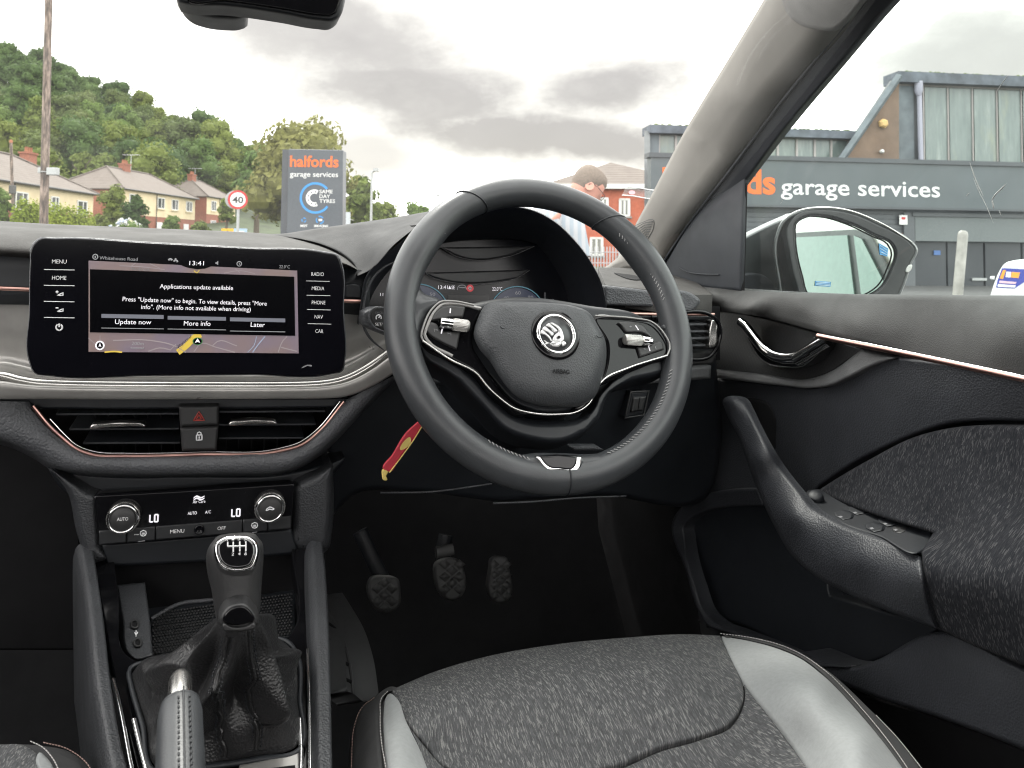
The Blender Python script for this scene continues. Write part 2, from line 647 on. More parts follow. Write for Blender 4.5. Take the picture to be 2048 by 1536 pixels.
def glass(name, tint=(0.9, 0.95, 0.93), film=0.0, filmcol=(0.8, 0.8, 0.8), gloss=1.0, dirt=0.0):
    """thin pane: clear with fresnel reflection, and a film of dust that scatters a little light"""
    t = NT(name)
    t.t.nodes.remove(t.b)
    tr = t.n('ShaderNodeBsdfTransparent')
    tr.inputs['Color'].default_value = (*tint, 1)
    gl = t.n('ShaderNodeBsdfGlossy')
    gl.inputs['Roughness'].default_value = 0.02
    fr = t.n('ShaderNodeFresnel')
    fr.inputs['IOR'].default_value = 1.45
    mf = t.n('ShaderNodeMath')
    mf.operation = 'MULTIPLY'
    mf.inputs[1].default_value = gloss
    t.l(fr.outputs[0], mf.inputs[0])
    m1 = t.n('ShaderNodeMixShader')
    t.l(mf.outputs[0], m1.inputs[0])
    t.l(tr.outputs[0], m1.inputs[1])
    t.l(gl.outputs[0], m1.inputs[2])
    last = m1.outputs[0]
    if film:
        tl = t.n('ShaderNodeBsdfTranslucent')
        tl.inputs['Color'].default_value = (*filmcol, 1)
        m2 = t.n('ShaderNodeMixShader')
        if dirt:
            v = t.coords()
            f = t.ramp(t.noise(v, 14, 5, 0.65), [(0.35, film * (1 - dirt)), (0.75, film * (1 + dirt))])
            t.l(f, m2.inputs[0])
        else:
            m2.inputs[0].default_value = film
        t.l(last, m2.inputs[1])
        t.l(tl.outputs[0], m2.inputs[2])
        last = m2.outputs[0]
    t.l(last, t.out.inputs['Surface'])
    return t.m

# ------------------------------------------------------------------ sky: broken bright cloud with grey undersides
def build_sky():
    nt = world.node_tree
    N, L = nt.nodes, nt.links
    bg = N['Background']
    bg.inputs['Strength'].default_value = 0.1
    def nd(k, **kw):
        x = N.new(k)
        for a, b in kw.items():
            setattr(x, a, b)
        return x
    def math_(op, a, b=None, c=None):
        x = nd('ShaderNodeMath', operation=op)
        for i, v in enumerate((a, b, c)):
            if v is None:
                continue
            if isinstance(v, (int, float)):
                x.inputs[i].default_value = v
            else:
                L.new(v, x.inputs[i])
        return x.outputs[0]
    tc = nd('ShaderNodeTexCoord')
    D = tc.outputs['Generated']
    sky = nd('ShaderNodeTexSky', sky_type='NISHITA', sun_disc=False, sun_elevation=SUN_EL, sun_rotation=SUN_AZ, air_density=1.2, dust_density=2.0)
    def noise(scale, detail, rough, sz=1.0, off=0.0):
        mp = nd('ShaderNodeMapping')
        mp.inputs['Scale'].default_value = (1, 1, sz)
        mp.inputs['Location'].default_value = (off, off * 0.7, off * 0.3)
        L.new(D, mp.inputs['Vector'])
        x = nd('ShaderNodeTexNoise')
        x.inputs['Scale'].default_value, x.inputs['Detail'].default_value, x.inputs['Roughness'].default_value = scale, detail, rough
        L.new(mp.outputs[0], x.inputs['Vector'])
        return x.outputs['Fac']
    def dot(v):
        x = nd('ShaderNodeVectorMath', operation='DOT_PRODUCT')
        x.inputs[1].default_value = tuple(v)
        L.new(D, x.inputs[0])
        return x.outputs['Value']
    edge = noise(9.0, 8, 0.62, 1.8)
    body = noise(4.0, 6, 0.55, 2.2, 3.3)
    G = G2 = None
    # the grey banks seen through the windscreen: direction of the middle, half width, half height, lean, weight
    for px, py, a, b, lean, wt in ((520, 15, 260, 62, -16, 0.55), (690, 75, 250, 86, -16, 0.85), (860, 190, 230, 66, -10, 1.0), (1080, 272, 300, 50, -5, 1.08), (1215, 178, 130, 54, 10, 0.95), (740, 310, 90, 44, 0, 0.45), (1970, 130, 130, 70, 8, 0.5)):
        c = _n(wdir(px, py))
        e1 = _n(np.cross(c, (0, 0, 1)))
        e2 = np.cross(e1, c)
        th = rad(lean)
        g1, g2 = e1 * math.cos(th) + e2 * math.sin(th), -e1 * math.sin(th) + e2 * math.cos(th)
        dc = math_('MAXIMUM', dot(c), 0.05)
        u = math_('DIVIDE', dot(g1 / (a / FOC)), dc)
        v = math_('DIVIDE', dot(g2 / (b / FOC)), dc)
        q = math_('SQRT', math_('ADD', math_('MULTIPLY', u, u), math_('MULTIPLY', v, v)))
        q = math_('ADD', q, math_('MULTIPLY', math_('SUBTRACT', edge, 0.5), 2.2))
        mr = nd('ShaderNodeMapRange')
        mr.interpolation_type = 'SMOOTHSTEP'
        mr.inputs['From Min'].default_value, mr.inputs['From Max'].default_value = 1.3, 0.45
        mr.inputs['To Min'].default_value, mr.inputs['To Max'].default_value = 0, wt
        L.new(q, mr.inputs['Value'])
        front = math_('GREATER_THAN', dot(c), 0.3)
        w = math_('MULTIPLY', mr.outputs[0], front)
        G = w if G is None else math_('MAXIMUM', G, w)
        mr2 = nd('ShaderNodeMapRange')
        mr2.interpolation_type = 'SMOOTHSTEP'
        mr2.inputs['From Min'].default_value, mr2.inputs['From Max'].default_value = 1.75, 1.05
        L.new(q, mr2.inputs['Value'])
        w2 = math_('MULTIPLY', mr2.outputs[0], front)
        G2 = w2 if G2 is None else math_('MAXIMUM', G2, w2)
    gen = nd('ShaderNodeMapRange')
    gen.interpolation_type = 'SMOOTHSTEP'
    gen.inputs['From Min'].default_value, gen.inputs['From Max'].default_value = 0.62, 0.80
    gen.inputs['To Max'].default_value = 0.75
    L.new(body, gen.inputs['Value'])
    G = math_('MAXIMUM', G, gen.outputs[0])
    gen2 = nd('ShaderNodeMapRange')
    gen2.interpolation_type = 'SMOOTHSTEP'
    gen2.inputs['From Min'].default_value, gen2.inputs['From Max'].default_value = 0.55, 0.66
    L.new(body, gen2.inputs['Value'])
    G2 = math_('MAXIMUM', G2, gen2.outputs[0])
    cl = nd('ShaderNodeMix', data_type='RGBA')
    nr = nd('ShaderNodeMix', data_type='RGBA')
    nr.inputs[6].default_value = (27.0, 26.2, 25.4, 1)
    nr.inputs[7].default_value = (7.0, 6.5, 6.0, 1)
    L.new(G2, nr.inputs[0])
    L.new(nr.outputs[2], cl.inputs[6])
    cl.inputs[7].default_value = (3.35, 3.0, 2.8, 1)
    mod = math_('MULTIPLY', G, math_('MULTIPLY_ADD', math_('SUBTRACT', edge, 0.5), 0.8, 1.0))
    cm = nd('ShaderNodeClamp')
    L.new(mod, cm.inputs[0])
    L.new(cm.outputs[0], cl.inputs[0])
    mx = nd('ShaderNodeMix', data_type='RGBA')
    mx.inputs[0].default_value = 0.9
    L.new(sky.outputs[0], mx.inputs[6])
    L.new(cl.outputs[2], mx.inputs[7])
    L.new(mx.outputs[2], bg.inputs['Color'])
build_sky()
# ================================================================== OUTSIDE THE CAR (world frame, metres, ground at z = 0)
def dz(px, py, z):                                     # depth at which the view ray reaches height z
    return (z - CAM[2]) / wdir(px, py)[2]
def hitw(pt, nrm, px, py):
    d = wdir(px, py)
    return CAM + d * (np.dot(np.asarray(pt) - CAM, nrm) / d.dot(nrm))

def foliage_mat(name, a, b, tr=0.25):
    t = NT(name)
    t.b.inputs['Roughness'].default_value = 0.75
    t.b.inputs['Specular IOR Level'].default_value = 0.25
    oi = t.n('ShaderNodeObjectInfo')
    v = t.coords()
    f = t.noise(v, 0.9, 5, 0.7)
    m = t.n('ShaderNodeMath')
    m.operation = 'MULTIPLY_ADD'
    t.l(oi.outputs['Random'], m.inputs[0])
    m.inputs[1].default_value = 0.35
    t.l(f, m.inputs[2])
    c = t.ramp(m.outputs[0], [(0.38, a), (0.85, b)])
    t.l(c, t.b.inputs['Base Color'])
    tl = t.n('ShaderNodeBsdfTranslucent')
    t.l(c, tl.inputs['Color'])
    mx = t.n('ShaderNodeMixShader')
    mx.inputs[0].default_value = tr
    t.l(t.b.outputs[0], mx.inputs[1])
    t.l(tl.outputs[0], mx.inputs[2])
    t.l(mx.outputs[0], t.out.inputs['Surface'])
    return t.m
m_leafs = [foliage_mat('leaf_dark_green', (0.036, 0.070, 0.021), (0.090, 0.145, 0.038)), foliage_mat('leaf_mid_green', (0.050, 0.095, 0.022), (0.120, 0.180, 0.042)), foliage_mat('leaf_yellow_green', (0.078, 0.115, 0.023), (0.165, 0.200, 0.046)), foliage_mat('leaf_olive', (0.060, 0.090, 0.026), (0.125, 0.158, 0.05))]
m_hazel = foliage_mat('leaf_tan_green', (0.115, 0.125, 0.036), (0.24, 0.235, 0.075))
m_hedge = foliage_mat('leaf_bright_hedge', (0.15, 0.21, 0.02), (0.29, 0.34, 0.045))
m_bark = mat('bark', (0.10, 0.08, 0.06), 0.9, grain=('noise', 12, .8, .05))
m_asphalt = mat('asphalt', (0.055, 0.055, 0.055), 0.9, vscale=3, grain=('noise', 60, .5, .01))
m_grass = mat('grass_ground', (0.06, 0.085, 0.025), 0.95, var=.4, vscale=.3)
m_paving = mat('paving', (0.24, 0.23, 0.22), 0.9, vscale=2)
m_whiteline = mat('road_paint', (0.7, 0.7, 0.68), 0.7)

def struct(name, mb, m, kind='structure'):
    o = mb.build(name, m)
    o['kind'] = kind
    return o
# ground, road, pavement
M = MB()
g = 30
M.grid([[(x, y, 0) for x in np.linspace(-900, 900, 31)] for y in np.linspace(-300, 1500, 31)])
struct('ground', M, m_grass)
M = MB()
M.grid([[(-16, -40, .004), (40, -40, .004)], [(-16, 45, .004), (40, 45, .004)]])
struct('forecourt', M, m_asphalt)
M = MB()
M.grid([[(-27, -60, .004), (-18.5, -60, .004)], [(-27, 300, .004), (-18.5, 300, .004)]])
struct('road', M, mat('road_asphalt', (0.06, 0.06, 0.06), .9, vscale=2))
M = MB()
for y in range(-40, 200, 6):
    M.grid([[(-22.8, y, .008), (-22.68, y, .008)], [(-22.8, y + 3, .008), (-22.68, y + 3, .008)]])
struct('road_markings', M, m_whiteline)
M = MB()
M.box((-17.3, 60, .06), (1.1, 120, .06))
M.box((-28.2, 60, .06), (1.1, 120, .06))
struct('pavement', M, m_paving)

# hillside behind the houses
RIDGE = [(-900, 40), (-400, 55), (0, 95), (60, 110), (110, 118), (170, 165), (240, 182), (290, 222), (340, 246), (390, 240), (430, 256), (458, 290), (500, 290), (530, 285), (600, 310), (700, 375), (800, 425), (1000, 455), (1400, 470)]
def ridge(px):
    return float(np.interp(px, [p[0] for p in RIDGE], [p[1] for p in RIDGE]))
def hillz(px, D):
    z1 = CAM[2] + wdir(px, ridge(px) + 66)[2] * 215
    z0 = 1.2 + max(0.0, (D - 60)) * .03
    q = min(1.0, max(0.0, (D - 100) / 115.0))
    q = q * q * (3 - 2 * q) * .35 + q * .65
    return max(0.0, z0 * min(1, max(0, (700 - px) / 300)) + max(0, (z1 - z0)) * q)
M = MB()
rows = []
for D in (44, 60, 80, 100, 115, 130, 145, 160, 175, 190, 205, 215, 240, 300, 420):
    rows.append([(lambda p: (p[0], p[1], hillz(px, min(D, 215)) + .02 if D > 50 else 0.01))(W(px, 500, D)) for px in range(-900, 1000, 50)])
M.grid(rows)
struct('hillside', M, mat('hillside_undergrowth', (0.035, 0.05, 0.018), .95, var=.4, vscale=.4))

# ---- foliage: leaf sized faces spread over the lobes of a crown
def crown_mesh(name, lobes, n, size, seed, m):
    r = np.random.default_rng(seed)
    M = MB()
    V, F_ = [], []
    for (c, R) in lobes:
        c, R = np.array(c, float), np.array(R, float)
        k = int(n * (R[0] * R[2]) ** .5)
        for _ in range(k):
            d = r.normal(size=3)
            d /= np.linalg.norm(d)
            if d[2] < -.55 and r.random() < .7:
                continue
            q = r.random() ** .35 * 1.06
            q *= 1 + .10 * math.sin(7 * d[0] + 3 * d[1] + seed) * math.cos(6 * d[2] + c[0])
            p = c + d * R * q
            nn = d + r.normal(size=3) * .55
            nn /= np.linalg.norm(nn)
            e1 = np.cross(nn, r.normal(size=3))
            e1 /= np.linalg.norm(e1) + 1e-9
            e2 = np.cross(nn, e1)
            s = size * (.55 + .9 * r.random())
            b = len(V)
            V += [p - e1 * s * .5, p + e2 * s * .34 + nn * s * .10, p + e1 * s * .62, p - e2 * s * .34 + nn * s * .06]
            F_.append((b, b + 3, b + 2, b + 1))
    # dark twiggy cores so that a crown is not see-through everywhere
    M.v, M.f = [np.array(v) for v in V], [list(f) for f in F_]
    for (c, R) in lobes:
        c, R = np.array(c, float), np.array(R, float) * .70
        M.lathe(c - np.array((0, 0, R[2])), (0, 0, 1), [(R[2] * (1 - math.cos(t)), max(.02, R[0] * math.sin(t))) for t in np.linspace(.25, math.pi - .25, 6)], 8)
    me = M.mesh(name, m, smooth=False)
    return me
def lobes_tree(seed, H, Wd, nl=11, conic=False):
    r = random.Random(seed)
    L = [((0, 0, H * .58), (Wd * .30, Wd * .30, H * .26))]
    for i in range(nl):
        a = i * 2.4 + r.random()
        h = .30 + .62 * (i + r.random()) / nl
        w = (1 - abs(h - .48) * 1.25) if not conic else (1.05 - h)
        rr = Wd * .5 * max(.08, w) * (.62 + .3 * r.random())
        s = Wd * (.15 + .12 * r.random()) * (1.0 if not conic else .75)
        L.append(((math.cos(a) * rr * .85, math.sin(a) * rr * .85, h * H), (s, s, s * .82)))
    L.append(((r.uniform(-.1, .1) * Wd, r.uniform(-.1, .1) * Wd, H * .88), (Wd * .17, Wd * .17, H * .11)))
    return L
def trunk_mesh(name, H, r0, seed):
    r = random.Random(seed)
    M = MB()
    P = [(0, 0, -.4), (r.uniform(-.1, .1), r.uniform(-.1, .1), H * .3), (r.uniform(-.2, .2), r.uniform(-.2, .2), H * .6), (r.uniform(-.3, .3), 0, H * .85)]
    M.tube(smooth3(P, k=3), [r0 * (1 - .085 * i) for i in range(10)], 7)
    for i in range(5):
        a = i * 1.3 + r.random()
        z = H * (.32 + .09 * i)
        M.tube([(0, 0, z), (math.cos(a) * H * .1, math.sin(a) * H * .1, z + H * .1), (math.cos(a) * H * .2, math.sin(a) * H * .2, z + H * .17)], [r0 * .45, r0 * .3, r0 * .12], 5)
    return M.mesh(name, m_bark)
CR_, TR_ = [], []
KIND = ['dark green', 'fresh mid green', 'yellowish green', 'dull olive green']
for k in range(4):
    for s in range(2):
        CR_.append((k, crown_mesh('crown', lobes_tree(11 + 7 * k + s, 10.0, 8.2, 12, conic=(k == 2 and s == 1)), 190, .40, 5 + k * 3 + s, m_leafs[k])))
    TR_.append(trunk_mesh('trunk', 10.0, .22, 40 + k))
rt = random.Random(3)
ntree = 0
for D in (104, 118, 133, 150, 166, 183, 200, 214):
    stepx = 6.4 * FOC / D
    px = -150 + rt.random() * stepx
    while px < 640:
        if not (D < 128 and px > 335) and not (px > 560 and D > 150):
            k, me = rt.choice(CR_ if D > 112 else CR_[2:])
            if D > 170 and rt.random() < .5:
                k, me = CR_[rt.choice((0, 1))]
            d = D + rt.uniform(-5, 5)
            p = W(px, 500, d)
            hz_ = 'left of the tall wooden pole' if px < 80 else 'just right of the tall wooden pole' if px < 200 else 'above the second house' if px < 330 else 'above the farthest house' if px < 460 else 'toward the dark roadside sign'
            vt_ = ('on the hill skyline' if D > 190 else 'high on the wooded hill' if D > 160 else 'halfway up the wooded hill' if D > 130 else 'at the foot of the hill')
            t = thing('hill_tree', KIND[k] + ' tree ' + vt_ + ', ' + hz_, 'tree', (p[0], p[1], hillz(px, d)), car=False, group='trees of the wooded hillside')
            s = rt.uniform(.85, 1.22) * (1.0 if D < 200 else .98)
            t.scale = (s, s, s * rt.uniform(.9, 1.15))
            t.rotation_euler.z = rt.uniform(0, 6.28)
            link('crown', me, t)
            link('trunk', TR_[k], t)
            ntree += 1
        px += stepx * rt.uniform(.75, 1.25)

def tree(label, px, ptop, pw, D, m, seed, base_z=0.0, n=150, size=.5, nl=16, group=None, name='tree', sq=1.0):
    b = W(px, 500, D)
    H = (CAM[2] + wdir(px, ptop)[2] * D - base_z) * (1.04 if name == 'tree' else 1.22)
    Wd = pw / FOC * D
    t = thing(name, label, 'tree' if name == 'tree' else 'shrub', (b[0], b[1], base_z), car=False, group=group)
    L = lobes_tree(seed, H * .97, Wd, nl)
    if name != 'tree':
        L = [((c[0], c[1], c[2] * .86 - H * .02), R) for c, R in L] + [((math.cos(q) * Wd * .3, math.sin(q) * Wd * .3, H * .22), (Wd * .22, Wd * .22, H * .22)) for q in range(0, 6)]
    link('crown', crown_mesh('crown', L, n, size, seed, m), t)
    link('trunk', trunk_mesh('trunk', H * (1 if name == 'tree' else .55), .03 * H + .05, seed), t)
    return t
tree('tall tan green tree standing behind the dark roadside sign', 598, 252, 205, 58, m_hazel, 21, .6, 260, .42, 22)
tree('round green tree showing just right of the dark roadside sign', 716, 352, 90, 82, m_leafs[2], 22, .4, 130, .5, 12)
tree('small rounded tree right of the nearer lamp post', 768, 402, 72, 95, m_leafs[2], 23, .3, 120, .5, 10)
tree('distant low tree seen just left of the steering wheel rim', 838, 410, 70, 120, m_leafs[1], 24, .2, 110, .6, 10)
tree('dark tree at the foot of the hill, left of the tan green tree', 512, 300, 110, 100, m_leafs[0], 25, 3.0, 110, .6, 12)
tree('slender yellowish tree between the two nearest houses', 160, 300, 62, 92, m_leafs[2], 26, 3.5, 130, .5, 10)
tree('pale green tree behind the end of the nearest house', 210, 330, 60, 96, m_leafs[1], 27, 3.5, 130, .5, 10)
tree('small yellowish tree at the gable of the farthest house', 452, 395, 36, 84, m_leafs[2], 36, 2.5, 150, .4, 9)
for a in (('yellowish shrub in front of the second house', 222, 366, 70, 56, m_leafs[2], 31), ('dark green round shrub in front of the second house', 268, 390, 62, 52, m_leafs[0], 32), ('low green bush below the white door of the second house', 342, 432, 48, 54, m_leafs[1], 33), ('low yellow green bush beside the farthest house', 398, 442, 50, 56, m_leafs[2], 34), ('green shrub at the left edge in front of the nearest house', 2, 376, 44, 44, m_leafs[1], 35)):
    tree(a[0], a[1], a[2], a[3], a[4], a[5], a[6], .3, 330, .24, 12, name='shrub')
def hedge(label, x0, x1, y0, y1, D, seed, m=m_hedge):
    a, b = W(x0, 500, D), W(x1, 500, D + 3)
    H0, H1 = 1.06 * (CAM[2] + wdir(x0, y0)[2] * D), 1.06 * (CAM[2] + wdir(x1, y1)[2] * (D + 3))
    t = thing('hedge', label, 'hedge', ((a + b) / 2 * np.array((1, 1, 0))), car=False)
    n = 9
    L = [((np.append((a + (b - a) * q)[:2] - ((a + b) / 2)[:2], .5 * (H0 + (H1 - H0) * q))), (np.linalg.norm(b - a) / n * .95, .8, (H0 + (H1 - H0) * q) * .56)) for q in np.linspace(0.04, .96, n)]
    link('foliage', crown_mesh('foliage', L, 1100, .17, seed, m), t)
    link('stems', trunk_mesh('stems', H0 * .8, .06, seed), t)
hedge('bright clipped hedge between the two wooden poles', 34, 92, 412, 424, 44, 51)
hedge('bright clipped hedge right of the tall wooden pole', 92, 178, 420, 432, 43, 52)
# hydrangea
b = W(250, 500, 30)
hy = thing('hydrangea', 'hydrangea bush in cream and pale blue flower just above the dashboard', 'shrub', (b[0], b[1], 0), car=False)
zt = CAM[2] + wdir(250, 438)[2] * 30
Lh = [((.55 * math.cos(q * 1.1) * .9, .35 * math.sin(q * 1.1), zt * (.62 + .1 * (q % 3))), (.36, .36, .30)) for q in range(8)] + [((0, 0, zt * .5), (.6, .5, zt * .42))]
link('foliage', crown_mesh('foliage', Lh, 420, .12, 61, m_leafs[1]), hy)
m_flw = [mat('cream_petals', (.62, .60, .42), .8), mat('pale_blue_petals', (.42, .48, .62), .8), mat('white_petals', (.66, .66, .64), .8)]
rh = random.Random(9)
for q in range(46):
    a, u = rh.uniform(0, 6.28), rh.random()
    M = MB()
    c = np.array((b[0] + .62 * math.cos(a) * u ** .5, b[1] + .5 * math.sin(a) * u ** .5, zt - .02 - .34 * u + rh.uniform(-.04, .04)))
    for i in range(14):
        d = np.array((rh.gauss(0, 1), rh.gauss(0, 1), rh.gauss(.4, 1)))
        d = _n(d)
        e1 = _n(np.cross(d, (.3, .5, .8)))
        e2 = np.cross(d, e1)
        p = c + d * .065
        M.add([p - e1 * .03, p - e2 * .03, p + e1 * .03, p + e2 * .03], [(0, 1, 2, 3)])
    M.build('flower_head', m_flw[q % 3], hy, smooth=False)

# ---- houses
m_render = mat('cream_render', (0.62, 0.51, 0.335), .9, vscale=1.5, var=.08, grain=('noise', 40, .3, .01))
m_brick = mat('red_brick', (0.25, 0.095, 0.06), .9, vscale=8, var=.25)
m_tile = NT('brown_roof_tiles')
_v = m_tile.coords()
_w = m_tile.n('ShaderNodeTexWave')
_w.bands_direction = 'Z'
_w.inputs['Scale'].default_value = 1.6
_w.inputs['Distortion'].default_value = .6
m_tile.l(_v, _w.inputs['Vector'])
_cc = m_tile.mix(m_tile.noise(_v, 1.4, 6, .7), (0.10, 0.08, 0.07), (0.175, 0.15, 0.13))
m_tile.l(_cc, m_tile.b.inputs['Base Color'])
m_tile.b.inputs['Roughness'].default_value = .9
m_tile.bump(_w.outputs['Fac'], .6, .04)
m_tile = m_tile.m
m_upvc = mat('white_frame', (0.62, 0.62, 0.60), .5)
m_pane = mat('house_pane', (0.05, 0.055, 0.06), .08, spec=.8)
m_gut = mat('dark_gutter', (0.05, 0.05, 0.05), .5)
m_pot = mat('terracotta_pot', (0.32, 0.13, 0.07), .8)
m_alu = mat('aerial_metal', (0.5, 0.5, 0.5), .4, metal=.6)
def house(label, p0, p1, depth, gz, storey, side, chim, wins, door=None, name='house', ext=0.0, ridge_h=2.5, ridge_in=(3.0, 3.0), aer=None):
    """p0,p1: eaves corners of the front wall seen from the car (p1 farther); side: brick end wall facing the car"""
    p0, p1 = np.asarray(p0), np.asarray(p1)
    ze = (p0[2] + p1[2]) / 2
    e1 = np.array((*(p1 - p0)[:2], 0))
    L = np.linalg.norm(e1) + ext
    e1 = _n(e1)
    p0 = np.array((*p1[:2], 0)) - e1 * L
    up = np.array((0, 0, 1.0))
    e2 = np.cross(up, e1)                         # to the left: away from the road
    t = thing(name, label, 'house', (p0[0], p0[1], gz), car=False)
    P = lambda u, v, z: p0 + e1 * u + e2 * v + up * z
    def block(nm, z0, z1, m, grow=0.0):
        M = MB()
        c = [P(-grow, -grow, z0), P(L + grow, -grow, z0), P(L + grow, depth + grow, z0), P(-grow, depth + grow, z0)]
        M.prism(c, up * (z1 - z0))
        return M.build(nm, m, t, smooth=False)
    block('brick_wall', gz - 1.0, storey, m_brick)
    block('upper_wall', storey, ze, m_render if not side else m_render, .03)
    if side:
        M = MB()
        M.prism([P(-.06, -.0, storey - .02), P(-.06, depth, storey - .02), P(-.06, depth, ze - .02), P(-.06, 0, ze - .02)], e1 * .03)
        M.build('end_wall', m_brick, t, smooth=False)
    o = .35
    M = MB()
    zr = ze + ridge_h
    c = [P(-o, -o, ze - .08), P(L + o, -o, ze - .08), P(L + o, depth + o, ze - .08), P(-o, depth + o, ze - .08)]
    r0, r1 = P(ridge_in[0], depth / 2, zr), P(L - ridge_in[1], depth / 2, zr)
    dn = up * -.12
    M.add(c + [r0, r1] + [q + dn for q in c], [(0, 1, 5, 4), (1, 2, 5), (2, 3, 4, 5), (3, 0, 4), (0, 6, 7, 1), (1, 7, 8, 2), (2, 8, 9, 3), (3, 9, 6, 0), (6, 9, 8, 7)], True)
    rf = M.build('roof', m_tile, t, smooth=False)
    for a, b_ in ((r0, r1), (c[0], r0), (c[1], r1), (c[3], r0)):
        MB().tube([a + up * .02, b_ + up * .05], .09, 6).build('ridge_tiles', m_tile, rf)
    MB().tube([P(-o, -o - .05, ze - .14), P(L + o, -o - .05, ze - .14)], .075, 6).build('gutter', m_gut, t)
    for (u, v, h) in chim:
        M = MB()
        M.box(P(u, v, zr + h / 2 - .9), (.62, .38, h / 2 + .7), (e1, e2, up))
        M.box(P(u, v, zr + h - .28), (.70, .46, .08), (e1, e2, up))
        ch = M.build('chimney', m_brick, rf, smooth=False)
        for q in (-.36, 0, .36):
            MB().lathe(P(u + q, v, zr + h - .22), up, [(0, .13), (.1, .14), (.42, .10), (.46, .13)], 10).build('chimney_pot', m_pot, ch)
    for (u, v, h) in aer or ():
        M = MB()
        a = P(u, v, zr)
        M.tube([a - up * .8, a + up * h], .03, 5)
        M.tube([a + up * h - e2 * 1.0, a + up * h + e2 * 1.0], .02, 4)
        for q in np.linspace(-.9, .9, 7):
            M.tube([a + up * h + e2 * q - e1 * .35, a + up * h + e2 * q + e1 * .35], .014, 4)
        M.build('roof_aerial', m_alu, rf)
    for (u, z, w, h) in wins:
        M = MB()
        cc = P(u, -.05, z)
        for q, hh in (((0, h / 2), (w / 2 + .05, .05)), ((0, -h / 2), (w / 2 + .05, .05)), ((-w / 2, 0), (.06, h / 2)), ((w / 2, 0), (.06, h / 2)), ((.08 * w, 0), (.05, h / 2))):
            M.box(cc + e1 * q[0] + up * q[1], (hh[0], .06, hh[1]), (e1, e2, up))
        wi = M.build('window', m_upvc, t, smooth=False)
        M = MB()
        M.box(cc + e2 * .02, (w / 2, .01, h / 2), (e1, e2, up))
        M.build('pane', m_pane, wi, smooth=False)
        M = MB()
        M.box(cc - up * (h / 2 + .11), (w / 2 + .15, .12, .05), (e1, e2, up))
        M.build('sill', m_render, wi, smooth=False)
    for (u, w) in door or ():
        M = MB()
        M.box(P(u, -.06, gz + 1.05), (w / 2, .05, 1.05), (e1, e2, up))
        M.build('door', m_upvc, t, smooth=False)
    M = MB()
    M.tube([P(L * .42, -.10, ze - .2), P(L * .42, -.10, gz - .5)], .045, 6)
    M.build('downpipe', m_gut, t)
    return t
E1 = W(186, 386, 66)
E0 = W(0, 357, dz(0, 357, E1[2]))
LL = np.linalg.norm((E1 - E0)[:2])
st1 = CAM[2] + wdir(186, 430)[2] * 66
house('cream rendered house with a long brown roof at the far left', E0, E1, 7.5, st1 - 2.7, st1, False, [(8.6, 3.0, 1.2), (19.0, 4.6, .9)], [(9.6, E1[2] - 1.35, 1.5, 1.15), (14.2, E1[2] - 1.35, 1.1, 1.15), (18.6, E1[2] - 1.45, 1.6, 1.25)], ext=7.0, ridge_h=2.5, ridge_in=(2, 5.5), aer=[(9.2, 3.0, 3.6)])
F0 = W(246, 375, 82)
F1 = W(390, 396, dz(390, 396, F0[2]))
st2 = CAM[2] + wdir(246, 428)[2] * 82
LF = np.linalg.norm((F1 - F0)[:2])
house('cream and red brick house with a hipped roof in the middle of the row', F0, F1, 7.8, st2 - 2.7, st2, True, [(LF * .42, 3.9, .9)], [(LF * q, F0[2] - 1.2, 1.5, 1.2) for q in (.12, .48, .68, .90)], door=[(LF * .47, 1.3), (LF * .86, 1.2)], ridge_h=2.6, ridge_in=(3.4, 4.2), aer=[(LF * .50, 3.9, 1.9)])
G0 = W(414, 391, 112)
G1 = W(470, 400, dz(470, 400, G0[2]))
st3 = CAM[2] + wdir(414, 428)[2] * 112
LG = np.linalg.norm((G1 - G0)[:2])
house('farthest house of the row, part hidden by the tan green tree', G0, G1, 8.0, st3 - 3.0, st3, True, [(LG * .35, 4.0, 1.0)], [(LG * q, G0[2] - 1.4, 1.6, 1.4) for q in (.22, .6)] + [(LG * .22, st3 - 1.5, 1.6, 1.2)], ridge_h=2.6, ridge_in=(3.2, 3.6), aer=[(LG * .45, 4.0, 1.8)])

# ---- poles, lamps, signs
m_pole = NT('weathered_pole_wood')
_v = m_pole.coords((1, 1, .16))
m_pole.l(m_pole.ramp(m_pole.noise(_v, 9, 5, .7), [(.38, (.06, .05, .045)), (.5, (.15, .115, .095)), (.62, (.32, .25, .21))]), m_pole.b.inputs['Base Color'])
m_pole.b.inputs['Roughness'].default_value = .9
m_pole = m_pole.m
m_galv = mat('galvanised_steel', (.36, .37, .37), .5, metal=.5)
a, b = W(87, 470, 27), W(98, -30, 27)
a0 = a + (a - b) / np.linalg.norm(a - b) * ((a[2]) / ((b - a)[2] / np.linalg.norm(b - a)))
tp = thing('telegraph_pole', 'tall mottled wooden pole with a grey box strapped round it', 'pole', (a0[0], a0[1], 0), car=False)
top = b + (b - a) * .25
MB().tube([a0 + (top - a0) * q for q in np.linspace(0, 1, 8)], [.145 - .03 * q for q in np.linspace(0, 1, 8)], 12).build('post', m_pole, tp)
c = W(91, 344, 27)
M = MB()
M.box(W(106, 343, 26.95), (.17, .12, .13))
M.box(W(84, 341, 27.05), (.10, .10, .10))
M.build('junction_box', m_galv, tp, smooth=False, bevel=.02)
M = MB()
M.tube([c + np.array((.14 * math.cos(q), .14 * math.sin(q), 0)) for q in np.linspace(0, 6.2, 14)], .02, 5)
M.build('pole_band', m_galv, tp)
a, b = W(26, 440, 48), W(22, 284, 48)
p2 = thing('short_wooden_pole', 'thin wooden pole with a small dark box in front of the nearest house', 'pole', (a[0], a[1], 0), car=False)
